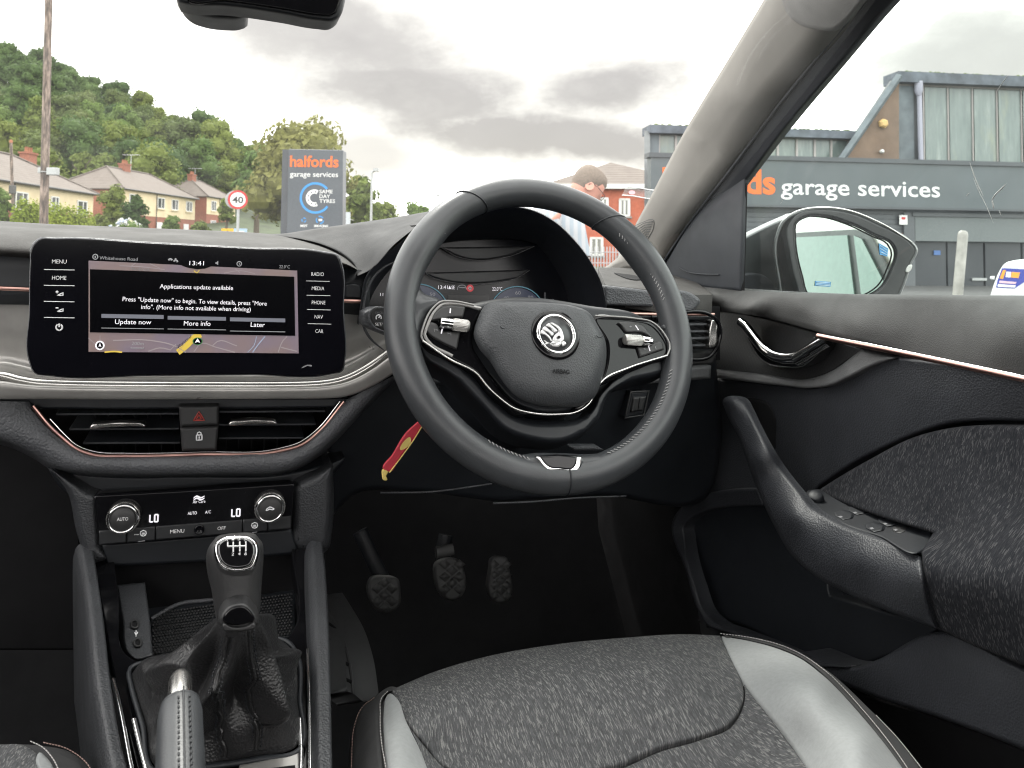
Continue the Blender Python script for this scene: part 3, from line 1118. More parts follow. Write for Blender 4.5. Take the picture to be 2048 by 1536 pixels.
MB().tube([np.array((a[0], a[1], 0)), a, b], .085, 10).build('post', m_pole, p2)
M = MB()
M.box(W(25, 379, 47.8), (.17, .12, .26))
M.build('dark_box', m_gut, p2, smooth=False, bevel=.02)
MB().lathe(W(22, 286, 48), (0, 0, 1), [(0, .09), (.12, .11), (.2, .06)], 8).build('pole_cap', m_pot, p2)
def lamp(label, px, top, D, r, arm):
    b = W(px, 500, D)
    z = CAM[2] + wdir(px, top)[2] * D
    t = thing('lamp_post', label, 'lamp post', (b[0], b[1], 0), car=False)
    MB().tube([(b[0], b[1], 0), (b[0], b[1], z * .3), (b[0], b[1], z)], [r * 1.3, r, r * .75], 8).build('column', m_galv, t)
    M = MB()
    M.tube([(b[0], b[1], z), (b[0] + arm * .5, b[1], z + .12), (b[0] + arm, b[1], z + .12)], r * .7, 6)
    M.box((b[0] + arm * .7, b[1], z + .16), (abs(arm) * .45, .16, .09))
    M.build('lamp_head', m_galv, t, smooth=False)
lamp('grey lamp post between the roadside sign and the steering wheel', 741, 344, 46, .085, .35)
lamp('distant lamp post just left of the steering wheel rim', 869, 394, 75, .08, .4)
lamp('very thin distant mast between the two lamp posts', 808, 352, 90, .045, .3)
# forty sign
b = W(473, 500, 24.3)
zc = CAM[2] + wdir(474, 399)[2] * 24.3
sl = thing('speed_limit_sign', 'round white speed limit sign with red border reading 40', 'road sign', (b[0], b[1], 0), car=False)
MB().tube([(b[0], b[1] + .06, 0), (b[0], b[1] + .06, zc + .25)], .045, 10).build('post', m_galv, sl)
m_sred, m_swht, m_sblk = mat('sign_red', (.50, .03, .03), .5), mat('sign_white', (.68, .68, .66), .5), mat('sign_black', (.012, .012, .012), .5)
cS = np.array((b[0], b[1], zc))
vn = _n(CAM - cS) * np.array((1, 1, 0))
vn = _n(vn)
MB().lathe(cS, vn, [(-.02, .30), (0, .30)], 40).build('plate', m_sred, sl, smooth=False)
MB().lathe(cS + vn * .002, vn, [(0, .232), (.002, .232)], 40).build('sign_face', m_swht, sl, smooth=False)
sx_ = np.array((-vn[1], vn[0], 0))
text_world('sign_digits', '40', cS + vn * .008 - sx_ * .165 - np.array((0, 0, .105)), sx_, (0, 0, 1), .33, .21, m_sblk, sl, bold=.02, depth=.003)
MB().lathe(cS - sx_ * .09 - vn * .10, vn, [(0, .29), (.03, .29)], 32).build('rear_disc', m_galv, sl, smooth=False)  # grey disc behind the sign, offset to its left
for (x0, x1, y0, y1, D, col, lab) in ((443, 467, 457, 470, 30, (.65, .36, .02), 'yellow sign with a black mark at the foot of the speed limit sign'), (466, 494, 457, 472, 31, (.30, .42, .55), 'pale blue and white sign right of the speed limit post')):
    c = W((x0 + x1) / 2, (y0 + y1) / 2, D)
    t = thing('road_sign', lab, 'road sign', (c[0], c[1], 0), car=False)
    M = MB()
    hw, hh = (x1 - x0) / 2 / FOC * D, (y1 - y0) / 2 / FOC * D
    M.box(c, (hw, .015, hh))
    M.build('plate', mat('sign_plate', col, .5), t, smooth=False)
    MB().tube([(c[0], c[1] + .05, 0), (c[0], c[1] + .05, c[2])], .035, 8).build('post', m_galv, t)
    M = MB()
    if x0 < 450:
        M.tube([c + np.array((-.1, -.02, -.08)), c + np.array((0, -.02, .03)), c + np.array((.1, -.02, -.08))], .02, 5)
    else:
        M.box(c + np.array((0, -.018, .02)), (hw * .6, .004, hh * .2))
    M.build('sign_mark', m_sblk if x0 < 450 else m_swht, t, smooth=False)

# ---- roadside totem
TD = 24.0
tb = W(630, 500, TD)
tt = thing('garage_totem_sign', 'tall dark grey roadside sign reading halfords garage services', 'sign', (tb[0], tb[1], 0), car=False)
m_totem = mat('totem_grey', (.062, .072, .085), .45)
m_orange = mat('sign_orange', (.72, .13, .012), .5)
m_white = mat('sign_letter_white', (.75, .75, .74), .5)
m_blue = mat('sign_blue', (.03, .24, .58), .5)
TN = np.array((0.02, -1, 0.0))
TN /= np.linalg.norm(TN)
tp_ = lambda px, py, o=0.0: hitw(tb, TN, px, py) + TN * o
fl = [tp_(576, 480), tp_(686, 480), tp_(686, 300), tp_(574, 298)]
fl[0][2] = fl[1][2] = 0.0
fl[3][0] = fl[0][0] = (fl[0][0] + fl[3][0]) / 2
MB().prism(fl, -TN * .55).build('panel', m_totem, tt, smooth=False, bevel=.02)
sp = [p - np.array((0.02, 0, 0)) for p in (fl[0], fl[3])]
sp = [sp[0] - TN * .10, sp[1] - TN * .10]
MB().prism([sp[0], sp[0] - np.array((.20, 0, 0)), sp[1] - np.array((.20, 0, 0)), sp[1]], -TN * .35).build('side_panel', mat('totem_side', (.05, .056, .066), .5), tt, smooth=False)
exT = np.array((-TN[1], TN[0], 0))
def tw(name, s, x0, x1, y, cap, m, bold, parent=tt, y1=None):
    a, b_ = tp_(x0, y, .012), tp_(x1, y if y1 is None else y1, .012)
    return text_world(name, s, a, exT, (0, 0, 1), np.linalg.norm(b_ - a), cap / FOC * TD, m, parent, bold, .012)
tw('orange_lettering', 'halfords', 580, 677, 333, 23, m_orange, .02)
tw('white_lettering', 'garage services', 580, 676, 353, 11, m_white, .0)
for i, s in enumerate(('SAME', 'DAY', 'TYRES')):
    tw('white_lettering', s, 639, (665, 660, 670)[i], 386.5 + 9.5 * i, 7.5, m_white, .0)
def ringw(cx, cy, r0, r1, a0, a1, m, name, n=40, off=.010):
    o = []
    for r in (r0, r1):
        o.append([tp_(cx + r * math.cos(rad(a0 + (a1 - a0) * k / n)), cy - r * math.sin(rad(a0 + (a1 - a0) * k / n)), off) for k in range(n + 1)])
    return MB().grid(o).build(name, m, tt, smooth=False)
ringw(631, 396, 27, 31.5, 38, 325, m_blue, 'blue_ring')
ringw(629, 396, 9, 17, 62, 292, m_white, 'tyre_mark')
for k in range(6):
    a_ = rad(80 + k * 40)
    MB().lathe(tp_(629 + 12.5 * math.cos(a_), 396 - 12.5 * math.sin(a_), .0115), TN, [(0, .028), (.001, .026)], 8).build('tyre_spot', m_totem, tt, smooth=False)
for cx in (608, 640):
    for k in range(3):
        ringw(cx, 440, 3 + 3 * (cx == 640), 5 + 3.2 * (cx == 640), 30 + 120 * k, 110 + 120 * k, m_blue, 'service_symbol', 10)
tw('white_lettering', 'MOT', 601, 615, 454, 5, m_white, .02)
tw('white_lettering', 'SERVICING', 628, 656, 454, 4.5, m_white, .02)
b_ = tp_(641, 440, .012)
M = MB()
M.box(b_, (.055, .004, .03), (exT, TN, np.array((0, 0, 1.0))))
M.build('service_symbol', m_white, tt, smooth=False)
M = MB()
M.box(W(693, 440, 34), (.16, .05, .35))
ts = thing('small_white_sign', 'small pale sign plate just right of the dark roadside sign', 'sign', (W(693, 440, 34)[0], W(693, 440, 34)[1], 0), car=False)
M.build('plate', mat('pale_plate', (.45, .48, .5), .5), ts, smooth=False)
MB().tube([(W(693, 440, 34)[0], W(693, 440, 34)[1] + .06, 0), W(693, 440, 34)], .03, 8).build('post', m_galv, ts)

# ---- red brick building seen through the wheel
RD = 52.0
rp0 = W(1150, 380, RD)
RN = _n((-.10, -1, 0))
RX = np.array((-RN[1], RN[0], 0))
rw = lambda px, py, o=0.0: hitw(rp0, RN, px, py) + RN * o
rb = thing('red_brick_flats', 'two storey red brick building with white windows and a hipped brown roof', 'building', (rp0[0], rp0[1], 0), car=False)
x0, x1 = rw(1100, 400), rw(1400, 400)
zE = rw(1200, 370)[2]
up = np.array((0, 0, 1.0))
L = np.dot(x1 - x0, RX)
o0 = np.array((x0[0], x0[1], 0))
m_brick2 = mat('orange_red_brick', (0.40, 0.105, 0.055), .9, vscale=5, var=.15, grain=('noise', 30, .3, .02))
MB().prism([o0, o0 + RX * L, o0 + RX * L - RN * 10, o0 - RN * 10], up * zE).build('wall', m_brick2, rb, smooth=False)
ap = rw(1224, 334)
M = MB()
e = .45
q = [o0 - RX * e + RN * e, o0 + RX * (L + e) + RN * e, o0 + RX * (L + e) - RN * 10.4, o0 - RX * e - RN * 10.4]
q = [np.array((p[0], p[1], zE)) for p in q]
ra = np.array((*(o0 + RX * np.dot(ap - o0, RX) - RN * 3.5)[:2], ap[2] + .7))
rb_ = ra + RX * 1.4
M.add(q + [ra, ra - RN * 4, ], [(0, 1, 4), (1, 2, 5, 4), (2, 3, 5), (3, 0, 4, 5), (3, 2, 1, 0)], True)
M.build('roof', m_tile, rb, smooth=False)
M = MB()
M.box((q[0] + q[1]) / 2 - up * .12, (L / 2 + e, .06, .16), (RX, RN, up))
M.build('white_fascia', m_upvc, rb, smooth=False)
MB().tube([rw(1164, 560, .1), rw(1164, 376, .1)], .06, 6).build('downpipe', m_upvc, rb)
MB().tube([rw(1105, 372, .2), rw(1105, 356, .2)], .05, 5).build('vent_pipe', m_upvc, rb)
for (cx, cy, w, h) in ((1249, 415, 17, 32), (1206, 413, 17, 32), (1193, 493, 22, 33), (1148, 452, 22, 32), (1300, 415, 17, 32), (1250, 493, 20, 33), (1300, 493, 20, 33), (1125, 413, 18, 32)):
    c = rw(cx, cy, .05)
    hw, hh = w / 2 / FOC * RD, h / 2 / FOC * RD
    M = MB()
    for a_, b2 in (((0, hh), (hw + .06, .07)), ((0, -hh), (hw + .06, .07)), ((-hw, 0), (.09, hh)), ((hw, 0), (.09, hh)), ((0, 0), (.07, hh))):
        M.box(c + RX * a_[0] + up * a_[1], (b2[0], .06, b2[1]), (RX, RN, up))
    wi = M.build('window', m_upvc, rb, smooth=False)
    M = MB()
    M.box(c - RN * .03, (hw, .01, hh), (RX, RN, up))
    M.build('pane', mat('curtained_pane', (.22, .22, .20), .12, spec=.7) if 'curtained_pane' not in bpy.data.materials else bpy.data.materials['curtained_pane'], wi, smooth=False)
    M = MB()
    M.box(c - up * (hh + .12), (hw + .2, .1, .06), (RX, RN, up))
    M.build('sill', m_paving, wi, smooth=False)
# palisade fence in front
fp0 = W(1190, 492, 44)
fe = thing('palisade_fence', 'pale grey palisade fence in front of the red brick building', 'fence', (fp0[0], fp0[1], 0), car=False)
fw_ = lambda px, py: hitw(fp0, RN, px, py)
fz = fp0[2]
pal = None
for k in range(46):
    p = fp0 + RX * (k - 30) * .17
    if pal is None:
        M = MB()
        h = fz
        M.prism([np.array((-.035, 0, 0)), np.array((.035, 0, 0)), np.array((.035, 0, h - .08)), np.array((0, 0, h)), np.array((-.035, 0, h - .08))], np.array((0, .012, 0)))
        pal = M.mesh('pale', mat('fence_grey', (.40, .40, .41), .6), smooth=False)
    o = link('pale', pal, fe)
    o.location = (p[0] - fp0[0], p[1] - fp0[1], 0)
M = MB()
for z in (.35, fz - .35):
    M.tube([np.array((*(fp0 - RX * 5.3)[:2], z)) - RN * .02, np.array((*(fp0 + RX * 2.9)[:2], z)) - RN * .02], .025, 4)
M.build('rail', bpy.data.materials['fence_grey'], fe)

# ---- the garage building
GP = W(1500, 360, 25.0)
GQ = W(2048, 360, 26.2)
GX = _n((*(GQ - GP)[:2], 0))
GN = np.array((GX[1], -GX[0], 0))
if GN[1] > 0:
    GN = -GN
gp = lambda px, py, o=0.0: hitw(GP + GN * o, GN, px, py)
gb = thing('garage_building', 'grey garage with glazed roof lights and a wide sign band reading garage services', 'building', (GP[0], GP[1], 0), car=False)
m_band = mat('sign_band_grey', (.066, .080, .088), .35, vscale=.6)
m_trimdk = mat('dark_trim', (.055, .062, .07), .45)
m_slat = mat('siding_grey', (.085, .092, .10), .5)
m_lead = mat('weathered_fascia', (.085, .098, .12), .7, var=.4, vscale=2.5)
m_fgrey = mat('column_cladding', (.12, .14, .155), .7, var=.25, vscale=2)
m_gable = mat('brown_gable_render', (.155, .105, .075), .95, vscale=2, var=.2, grain=('noise', 25, .5, .02))
t = NT('dirty_wired_glass')
_v = t.coords((3.5, 3.5, .45))
n1 = t.noise(_v, 1.2, 6, .7)
n2 = t.noise(t.coords((1.2, 1.2, .5)), .7, 4, .6)
cg = t.ramp(n1, [(.3, (.095, .125, .12)), (.55, (.15, .185, .175)), (.72, (.25, .28, .265))])
cg = t.mix(t.ramp(n2, [(.55, 0.0), (.75, .55)]), cg, (.30, .29, .16))
t.l(cg, t.b.inputs['Base Color'])
t.b.inputs['Roughness'].default_value = .22
t.b.inputs['Specular IOR Level'].default_value = .6
m_wired = t.m
def quad(name, pts, off, m, parent, th=.05, bevel=0):
    """a board standing off units in front of the facade: outline in picture points, real thickness behind it"""
    P = [gp(*p, off) for p in pts]
    o = MB().prism(P, -GN * th).build(name, m, parent, smooth=False, bevel=bevel)
    return o
# upright rectangle between two picture columns, level top and bottom (heights taken at its left column)
def board(name, x0, x1, y0, y1, off, m, parent, th=.05, bevel=0, xr=None):
    a, b_ = gp(x0, y0, off), gp(x1, y1, off)
    zt, zb = gp(xr or x0, y0, off)[2], gp(xr or x0, y1, off)[2]
    P = [np.array((a[0], a[1], zb)), np.array((b_[0], b_[1], zb)), np.array((b_[0], b_[1], zt)), np.array((a[0], a[1], zt))]
    return MB().prism(P, -GN * th).build(name, m, parent, smooth=False, bevel=bevel)
band = board('sign_band', 1302, 2500, 318, 411, .35, m_band, gb, .4, xr=1540)
board('band_coping', 1298, 2510, 311, 320, .42, m_trimdk, gb, .5, xr=1540)
board('band_foot', 1300, 2500, 409.5, 414, .38, m_trimdk, gb, .4, xr=1540)
for k, y in enumerate((415, 425, 435, 445, 455, 465)):
    board('siding_board', 1330, 1808, y, y + 9.2, .02, m_slat, gb, .04, xr=1540)
board('siding_wall', 1304, 1815, 413, 640, -.03, mat('siding_backing', (.035, .038, .042), .6), gb, .3, xr=1540)
board('lower_wall', 1290, 1806, 474, 640, .0, mat('lower_wall_grey', (.10, .11, .12), .6), gb, .2, xr=1540)
board('brick_pier', 1803, 1822, 466, 640, .03, m_brick, gb, .4, xr=1804)
board('shutter_box', 1830, 2500, 432, 482, .10, mat('shutter_box_grey', (.12, .135, .138), .5), gb, .4, xr=1840)
board('shutter_box_lip', 1826, 2500, 425, 432.5, .16, m_slat, gb, .4, xr=1840)
for k in range(6):
    board('shutter_panel', 1820 + k * 75, 1820 + k * 75 + 73.5, 484, 640, -.05, mat('shutter_dark', (.030, .034, .040), .45) if k == 0 else bpy.data.materials['shutter_dark'], gb, .1, xr=1850)
board('shutter_jamb', 1808, 1832, 425, 640, .12, m_slat, gb, .3, xr=1820)
board('shutter_handle', 1945, 1974, 556, 561, .02, m_galv, gb, .04, xr=1945)
board('shutter_label', 1868, 1881, 501, 510, .0, mat('blue_notice', (.05, .12, .30), .5), gb, .02, xr=1868)
nt_ = board('wall_notice', 1799, 1815, 430, 449, .15, m_white, gb, .02, xr=1800)
board('notice_mark', 1803, 1811, 434, 439, .153, m_sred, nt_, .005, xr=1803)
# lettering on the band
a, b_ = gp(1562, 388, .36), gp(1880, 393.5, .36)
zB = (a[2])
text_world('white_lettering', 'garage services', a, GX, up, np.linalg.norm((b_ - a)[:2]), 33 / FOC * 25.4, m_white, band, .006, .03)
a, b_ = gp(1325, 388, .36), gp(1551, 388, .36)
a[2] = zB + .01
text_world('orange_lettering', 'halfords', a, GX, up, np.linalg.norm((b_ - a)[:2]), 48 / FOC * 25.1, m_orange, band, .03, .03)
# big roof light, set back
def light(x0, x1, yt, yb, off, cols, xcol, fas, parent=gb, left_end=None):
    fa = board('roof_fascia', x0, x1, fas[0], fas[1], off + .35, m_lead, parent, .9, xr=fas[2])
    # moss along the fascia's top
    M = MB()
    r = random.Random(int(x0))
    a, b_ = gp(x0, fas[0], off + .2), gp(x1, fas[0], off + .2)
    z = gp(fas[2], fas[0], off + .35)[2]
    for k in range(int(np.linalg.norm(b_ - a) / .09)):
        p = a + (b_ - a) * r.random()
        s = .03 + .05 * r.random()
        M.lathe((p[0], p[1], z - .01), (0, 0, 1), [(0, s * 1.4), (s * .6, s), (s, s * .3)], 6)
    M.build('moss', m_leafs[3], fa, kind='stuff')
    xs = cols
    for i in range(len(xs) - 1):
        board('glass_pane', xs[i] + 1.5, xs[i + 1] - 1.5, yt, yb, off, m_wired, parent, .03, xr=fas[2])
    for x in xs:
        board('glazing_bar', x - 2.2, x + 2.2, yt - 2, yb, off + .05, mat('glazing_bar_grey', (.36, .33, .32), .6) if 'glazing_bar_grey' not in bpy.data.materials else bpy.data.materials['glazing_bar_grey'], parent, .1, xr=fas[2])
    board('glazing_head', x0 + 2, x1, fas[1], yt + 1, off + .06, mat('glazing_head_buff', (.22, .20, .19), .7) if 'glazing_head_buff' not in bpy.data.materials else bpy.data.materials['glazing_head_buff'], parent, .1, xr=fas[2])
light(1797, 2500, 170, 330, -1.6, list(range(1848, 2500, 49)), None, (142, 163, 1800))
board('corner_column', 1798, 1829, 160, 330, -1.55, m_fgrey, gb, .6, xr=1800)
MB().tube([gp(1838, 166, -1.4), gp(1842, 330, -1.4)], .085, 10).build('downpipe', mat('lilac_grey_pipe', (.33, .33, .40), .5), gb)
MB().lathe(gp(1837, 163, -1.38) , (0, 0, -1), [(0, .15), (.35, .14), (.5, .08)], 10).build('hopper_head', bpy.data.materials['lilac_grey_pipe'], gb)
# sloping gable beside it
gpl = lambda px, py: gp(px, py, -.72)
MB().prism([gpl(1798, 160), gpl(1798, 330), gpl(1684, 330)], -GN * .25).build('gable_wall', m_gable, gb, smooth=False)
vg = MB()
a, b_ = gpl(1798, 152), gpl(1676, 328)
vg.tube([a + GN * .03, b_ + GN * .03], .13, 4)
vg.build('verge_trim', m_fgrey, gb, smooth=False)
rf = MB()
a, b_ = gpl(1797, 156), gpl(1678, 330)
rf.prism([a, b_, b_ - GN * .0 - up * .1, a - up * .1], -GN * .5)
rf.build('sloping_roof', mat('roof_sheet', (.11, .115, .12), .8), gb, smooth=False)
MB().prism([gp(1798, 160, -1.9), gp(2500, 160, -1.9), gp(2500, 330, -1.9), gp(1798, 330, -1.9)], -GN * .1).build('light_backing', m_trimdk, gb, smooth=False)
ab = gp(1767, 247, -.64)
al = MB().lathe(ab - GN * .05, GN, [(0, .17), (.10, .16), (.15, .10)], 6).build('alarm_box', mat('alarm_cream', (.55, .36, .14), .6), gb, smooth=False)
MB().lathe(gp(1763, 303, -.66), GN, [(-.05, .05), (.06, .07), (.10, .03)], 10).build('wall_lamp', m_swht, gb)
# lower roof light to the left of the gable and its end wall
light(1300, 1724, 276, 330, -1.2, [1318, 1352, 1386, 1420, 1454, 1488, 1522, 1556, 1594, 1630, 1663, 1698], None, (257, 273, 1560))
board('light_backing', 1296, 1730, 262, 330, -1.3, m_trimdk, gb, .2, xr=1560)
board('end_column', 1296, 1318, 262, 330, -1.1, m_fgrey, gb, .3, xr=1300)
w0, w1 = gp(1294, 262, -1.0), gp(1294, 640, -1.0)
MB().prism([gp(1300, 262, -1.0), gp(1302, 640, .0), gp(1302, 640, -1.4), gp(1300, 262, -1.4)], -GX * .2).build('end_wall', mat('end_wall_grey', (.20, .21, .215), .8, var=.2, vscale=1.5), gb, smooth=False)
board('rear_block', 1330, 2500, 330, 640, -2.2, m_trimdk, gb, 1.0, xr=1540)

# ---- bollard and rounded white body on the forecourt
ba, bb = W(1911, 640, 8.5), W(1926.5, 461, 8.5)
bg0 = ba + (ba - bb) * (ba[2] / (bb - ba)[2])
bo = thing('bollard', 'leaning stained metal bollard in front of the dark shutters', 'bollard', (bg0[0], bg0[1], 0), car=False)
dvec = _n(bb - bg0)
m_boll = mat('stained_steel', (.27, .26, .24), .45, metal=.3, var=.3, vscale=6)
MB().lathe(bg0, dvec, [(0, .052), (np.linalg.norm(bb - bg0) - .05, .052), (np.linalg.norm(bb - bg0) - .015, .044), (np.linalg.norm(bb - bg0), .02)], 20).build('tube', m_boll, bo)
MB().lathe(bg0, dvec, [(0, .09), (.02, .085)], 16).build('base_plate', m_boll, bo)
cD = 8.0
cpos = W(2040, 500, cD)
cab = thing('white_body', 'rounded white object with a blue sticker beside the leaning bollard', 'machine', (cpos[0], cpos[1], 0), car=False)  # plain white body; what it stands for is left open
cN = _n((CAM - cpos) * np.array((1, 1, 0)))
cw = lambda px, py, o=0.0: hitw(cpos + cN * o, cN, px, py)
m_cabw = mat('white_plastic', (.66, .67, .68), .35, coat=.3)
out = smooth([(1966, 640, 1), (1981, 590), (1990, 562), (2000, 540), (2010, 527), (2030, 521), (2070, 520), (2100, 527), (2112, 545), (2122, 590), (2134, 640, 1)], True, 6)
lowz = [cw(*p) for p in out]
rows = []
cc = sum(lowz) / len(lowz)
for k, o in ((.93, .0), (.985, -.015), (1.0, -.05), (1.0, -.30), (.95, -.36)):
    rows.append([cc + (p - cc) * k + cN * o for p in lowz])
M = MB().grid(rows, True)
M.add(rows[0], [list(range(len(rows[0])))], True)
M.build('housing', m_cabw, cab)
M = MB()
bz = min(p[2] for p in lowz)
cx_ = np.array((-cN[1], cN[0], 0))
M.box(np.array((*cc[:2], bz / 2)) - cN * .18, (.42, .17, bz / 2 + .02), (cx_, cN, up))
M.build('plinth', m_cabw, cab, smooth=False, bevel=.03)
m_navy = mat('sticker_blue', (.03, .045, .30), .4)
def cq(name, pts, m, off, parent=cab):
    return MB().prism([cw(*p, off) for p in pts], cN * .002).build(name, m, parent, smooth=False)
stk_ = cq('blue_sticker', [(2004, 536), (2060, 539), (2052, 562), (2029, 577), (1992, 575), (1995, 560)], m_navy, .001)
cq('orange_word', [(2023, 544), (2040, 545), (2037, 556), (2022, 555)], mat('sticker_orange', (.75, .32, .03), .5), .004, stk_)
cq('white_word', [(2013, 543), (2022, 544), (2021, 555), (2011, 554)], m_white, .004, stk_)
cq('sticker_emblem', [(2006, 540), (2012, 540), (2006, 558), (1999, 557)], bpy.data.materials['sticker_orange'], .004, stk_)
cq('small_print', [(1999, 561), (2033, 564), (2031, 568), (1998, 566)], mat('sticker_pink', (.6, .42, .5), .5), .004, stk_)
cq('small_print', [(1996, 568), (2032, 571), (2029, 575), (1995, 573)], m_pale if 'm_pale' in globals() else m_white, .004, stk_)
MB().lathe(cw(1989, 556, -.03), -cx_, [(0, .02), (.03, .018), (.04, .01)], 10).build('side_knob', m_cabw, cab)

# ---- the car parked behind to the right, seen in the door mirror
pk = thing('parked_car', 'beige grey parked car reflected in the door mirror', 'car', (2.85, -1.6, -1.0))
m_beige = mat('beige_car_paint', (.30, .29, .25), .3, metal=.3, coat=1.0)
m_tint = mat('green_tinted_car_glass', (.085, .125, .108), .04, metal=.85, var=.1)
def carY(y, z, inn=0.0):
    return y
prof = [(-3.9, -.55), (-3.85, -.2), (-3.3, -.12), (-2.9, -.08), (-2.4, .75), (-1.7, .95), (-.6, .93), (-.05, .50), (.30, .05), (.4, -.25), (.38, -.6)]
rows = []
for x, s in ((1.98, 0), (1.95, .2), (1.97, .55), (2.10, .85), (2.3, 1.0), (2.9, 1.03), (3.5, 1.0), (3.7, .85), (3.83, .55), (3.85, .2), (3.82, 0)):
    rows.append([np.array((x, y, -.80 + (z + .80) * s)) for y, z in prof])
rows = [smooth3(r, k=3) for r in rows]
MB().grid(rows).build('body', m_beige, pk)
def sidew(name, pts, m, off):
    P = []
    for y, z in pts:
        q = (z + .8)
        P.append(np.array((1.93 + max(0, (z + .05)) * .22 - off, y, z)))
    return MB().prism(P, (.01, 0, 0)).build(name, m, pk, smooth=False)
w_ = sidew('window', [(-2.6, -.30), (-1.10, -.28), (-1.36, .20), (-2.6, .24)], m_tint, .03)
sidew('window', [(-1.03, -.28), (-.62, -.27), (-1.20, .175), (-1.29, .195)], m_tint, .03)
sidew('window_surround', [(-2.7, -.32), (-.52, -.30), (-1.16, .20), (-1.32, .225), (-2.7, .27)], m_gut, .022)
sidew('roof_line', [(-2.0, .46), (-.4, .455), (-.4, .463), (-2.0, .468)], m_gut, .06)
for y in (-3.1, -.35):
    w_ = MB().lathe((1.96, y, -.72), (1, 0, 0), [(0, .2), (0, .31), (.2, .31)], 24).build('wheel', m_gut, pk)

# ---- the man on the forecourt
PD_ = 4.6
hc = W(1174, 374, PD_)
m_skin = mat('sunburnt_skin', (.52, .25, .19), .55, vscale=12, var=.12)
m_hair = mat('short_grey_brown_hair', (.17, .135, .11), .9, var=.15, vscale=90, grain=('noise', 120, .3, .004))
m_shirt = NT('pale_striped_shirt')
_v = m_shirt.coords()
_w = m_shirt.n('ShaderNodeTexWave')
_w.inputs['Scale'].default_value = 7
m_shirt.l(_v, _w.inputs['Vector'])
m_shirt.l(m_shirt.ramp(_w.outputs['Fac'], [(.45, (.36, .37, .39)), (.6, (.27, .31, .35))]), m_shirt.b.inputs['Base Color'])
m_shirt.b.inputs['Roughness'].default_value = .9
m_shirt = m_shirt.m
m_trous = mat('dark_trousers', (.03, .032, .045), .9)
fx, fy = _n((.96, .28, 0)), None
fx = np.array(fx)                       # the way he faces: to the right and a little away
sxv = np.array((-fx[1], fx[0], 0))      # his left
man = thing('person', 'person with short greying hair and glasses, head bowed, in a pale striped shirt', 'person', (hc[0], hc[1], 0), car=False)
tilt = rad(38)
hu = up * math.cos(tilt) + fx * math.sin(tilt)         # up along the head
hf = fx * math.cos(tilt) - up * math.sin(tilt)         # forward from the face
def H(a, b_, c):                                       # head point: forward, to his left, up
    return hc + hf * a + sxv * b_ + hu * c
nk = H(-.055, 0, -.135)
sh = nk - up * .075 - fx * .05
hipz = .86
hip = np.array((*(sh - fx * .26)[:2], hipz))
knee = [hip + sxv * s * .10 + fx * (.06 + .05 * s) - up * .40 for s in (1, -1)]
ank = [np.array((*(hip + sxv * s * .11 + fx * (.02 + .12 * s))[:2], .08)) for s in (1, -1)]
verts, edges, radii = [], [], []
def V(p, r, par=None):
    verts.append(tuple(p))
    radii.append(r)
    if par is not None:
        edges.append((par, len(verts) - 1))
    return len(verts) - 1
ip = V(hip, (.15, .12))
iw = V(hip * .55 + sh * .45, (.145, .115), ip)
ich = V(hip * .22 + sh * .78, (.165, .12), iw)
ine = V(sh + up * .03, (.075, .07), ich)
ink = V(nk, (.058, .058), ine)
for s, kn_, an_ in ((1, knee[0], ank[0]), (-1, knee[1], ank[1])):
    i = V(hip + sxv * s * .09 - up * .05, (.10, .10), ip)
    i = V(kn_, (.062, .062), i)
    i = V(an_ + up * .05, (.042, .042), i)
    V(an_ + fx * .16 - up * .04, (.04, .032), i)
    shp = sh + sxv * s * .17 - up * .03
    i = V(shp, (.07, .07), ich)
    el = shp - up * .27 + fx * .05 + sxv * s * .04
    i = V(el, (.045, .045), i)
    wr = el + fx * .05 - up * .23 - sxv * s * .01
    i = V(wr, (.032, .028), i)
    pm = V(wr + fx * .07 - up * .02, (.04, .018), i)
    for k, (dx, ln) in enumerate(((-.03, .06), (-.01, .075), (.01, .07), (.03, .055))):
        f1 = V(wr + fx * (.10) + sxv * dx - up * .03, (.009, .009), pm)
        V(wr + fx * (.10 + ln) + sxv * dx - up * .055, (.007, .007), f1)
    V(wr + fx * .07 - sxv * s * .05 - up * .03, (.010, .010), pm)
me = bpy.data.meshes.new('body')
o_ = np.array((hc[0], hc[1], 0))
me.from_pydata([tuple(np.array(v) - o_) for v in verts], edges, [])
me.materials.append(m_skin)
body = link('body', me, man)
body.modifiers.new('skin', 'SKIN')
for i, r in enumerate(radii):
    me.skin_vertices[0].data[i].radius = r
me.skin_vertices[0].data[ip].use_root = True
body.modifiers.new('soft', 'SUBSURF').render_levels = 2
body.modifiers['skin'].use_smooth_shade = True
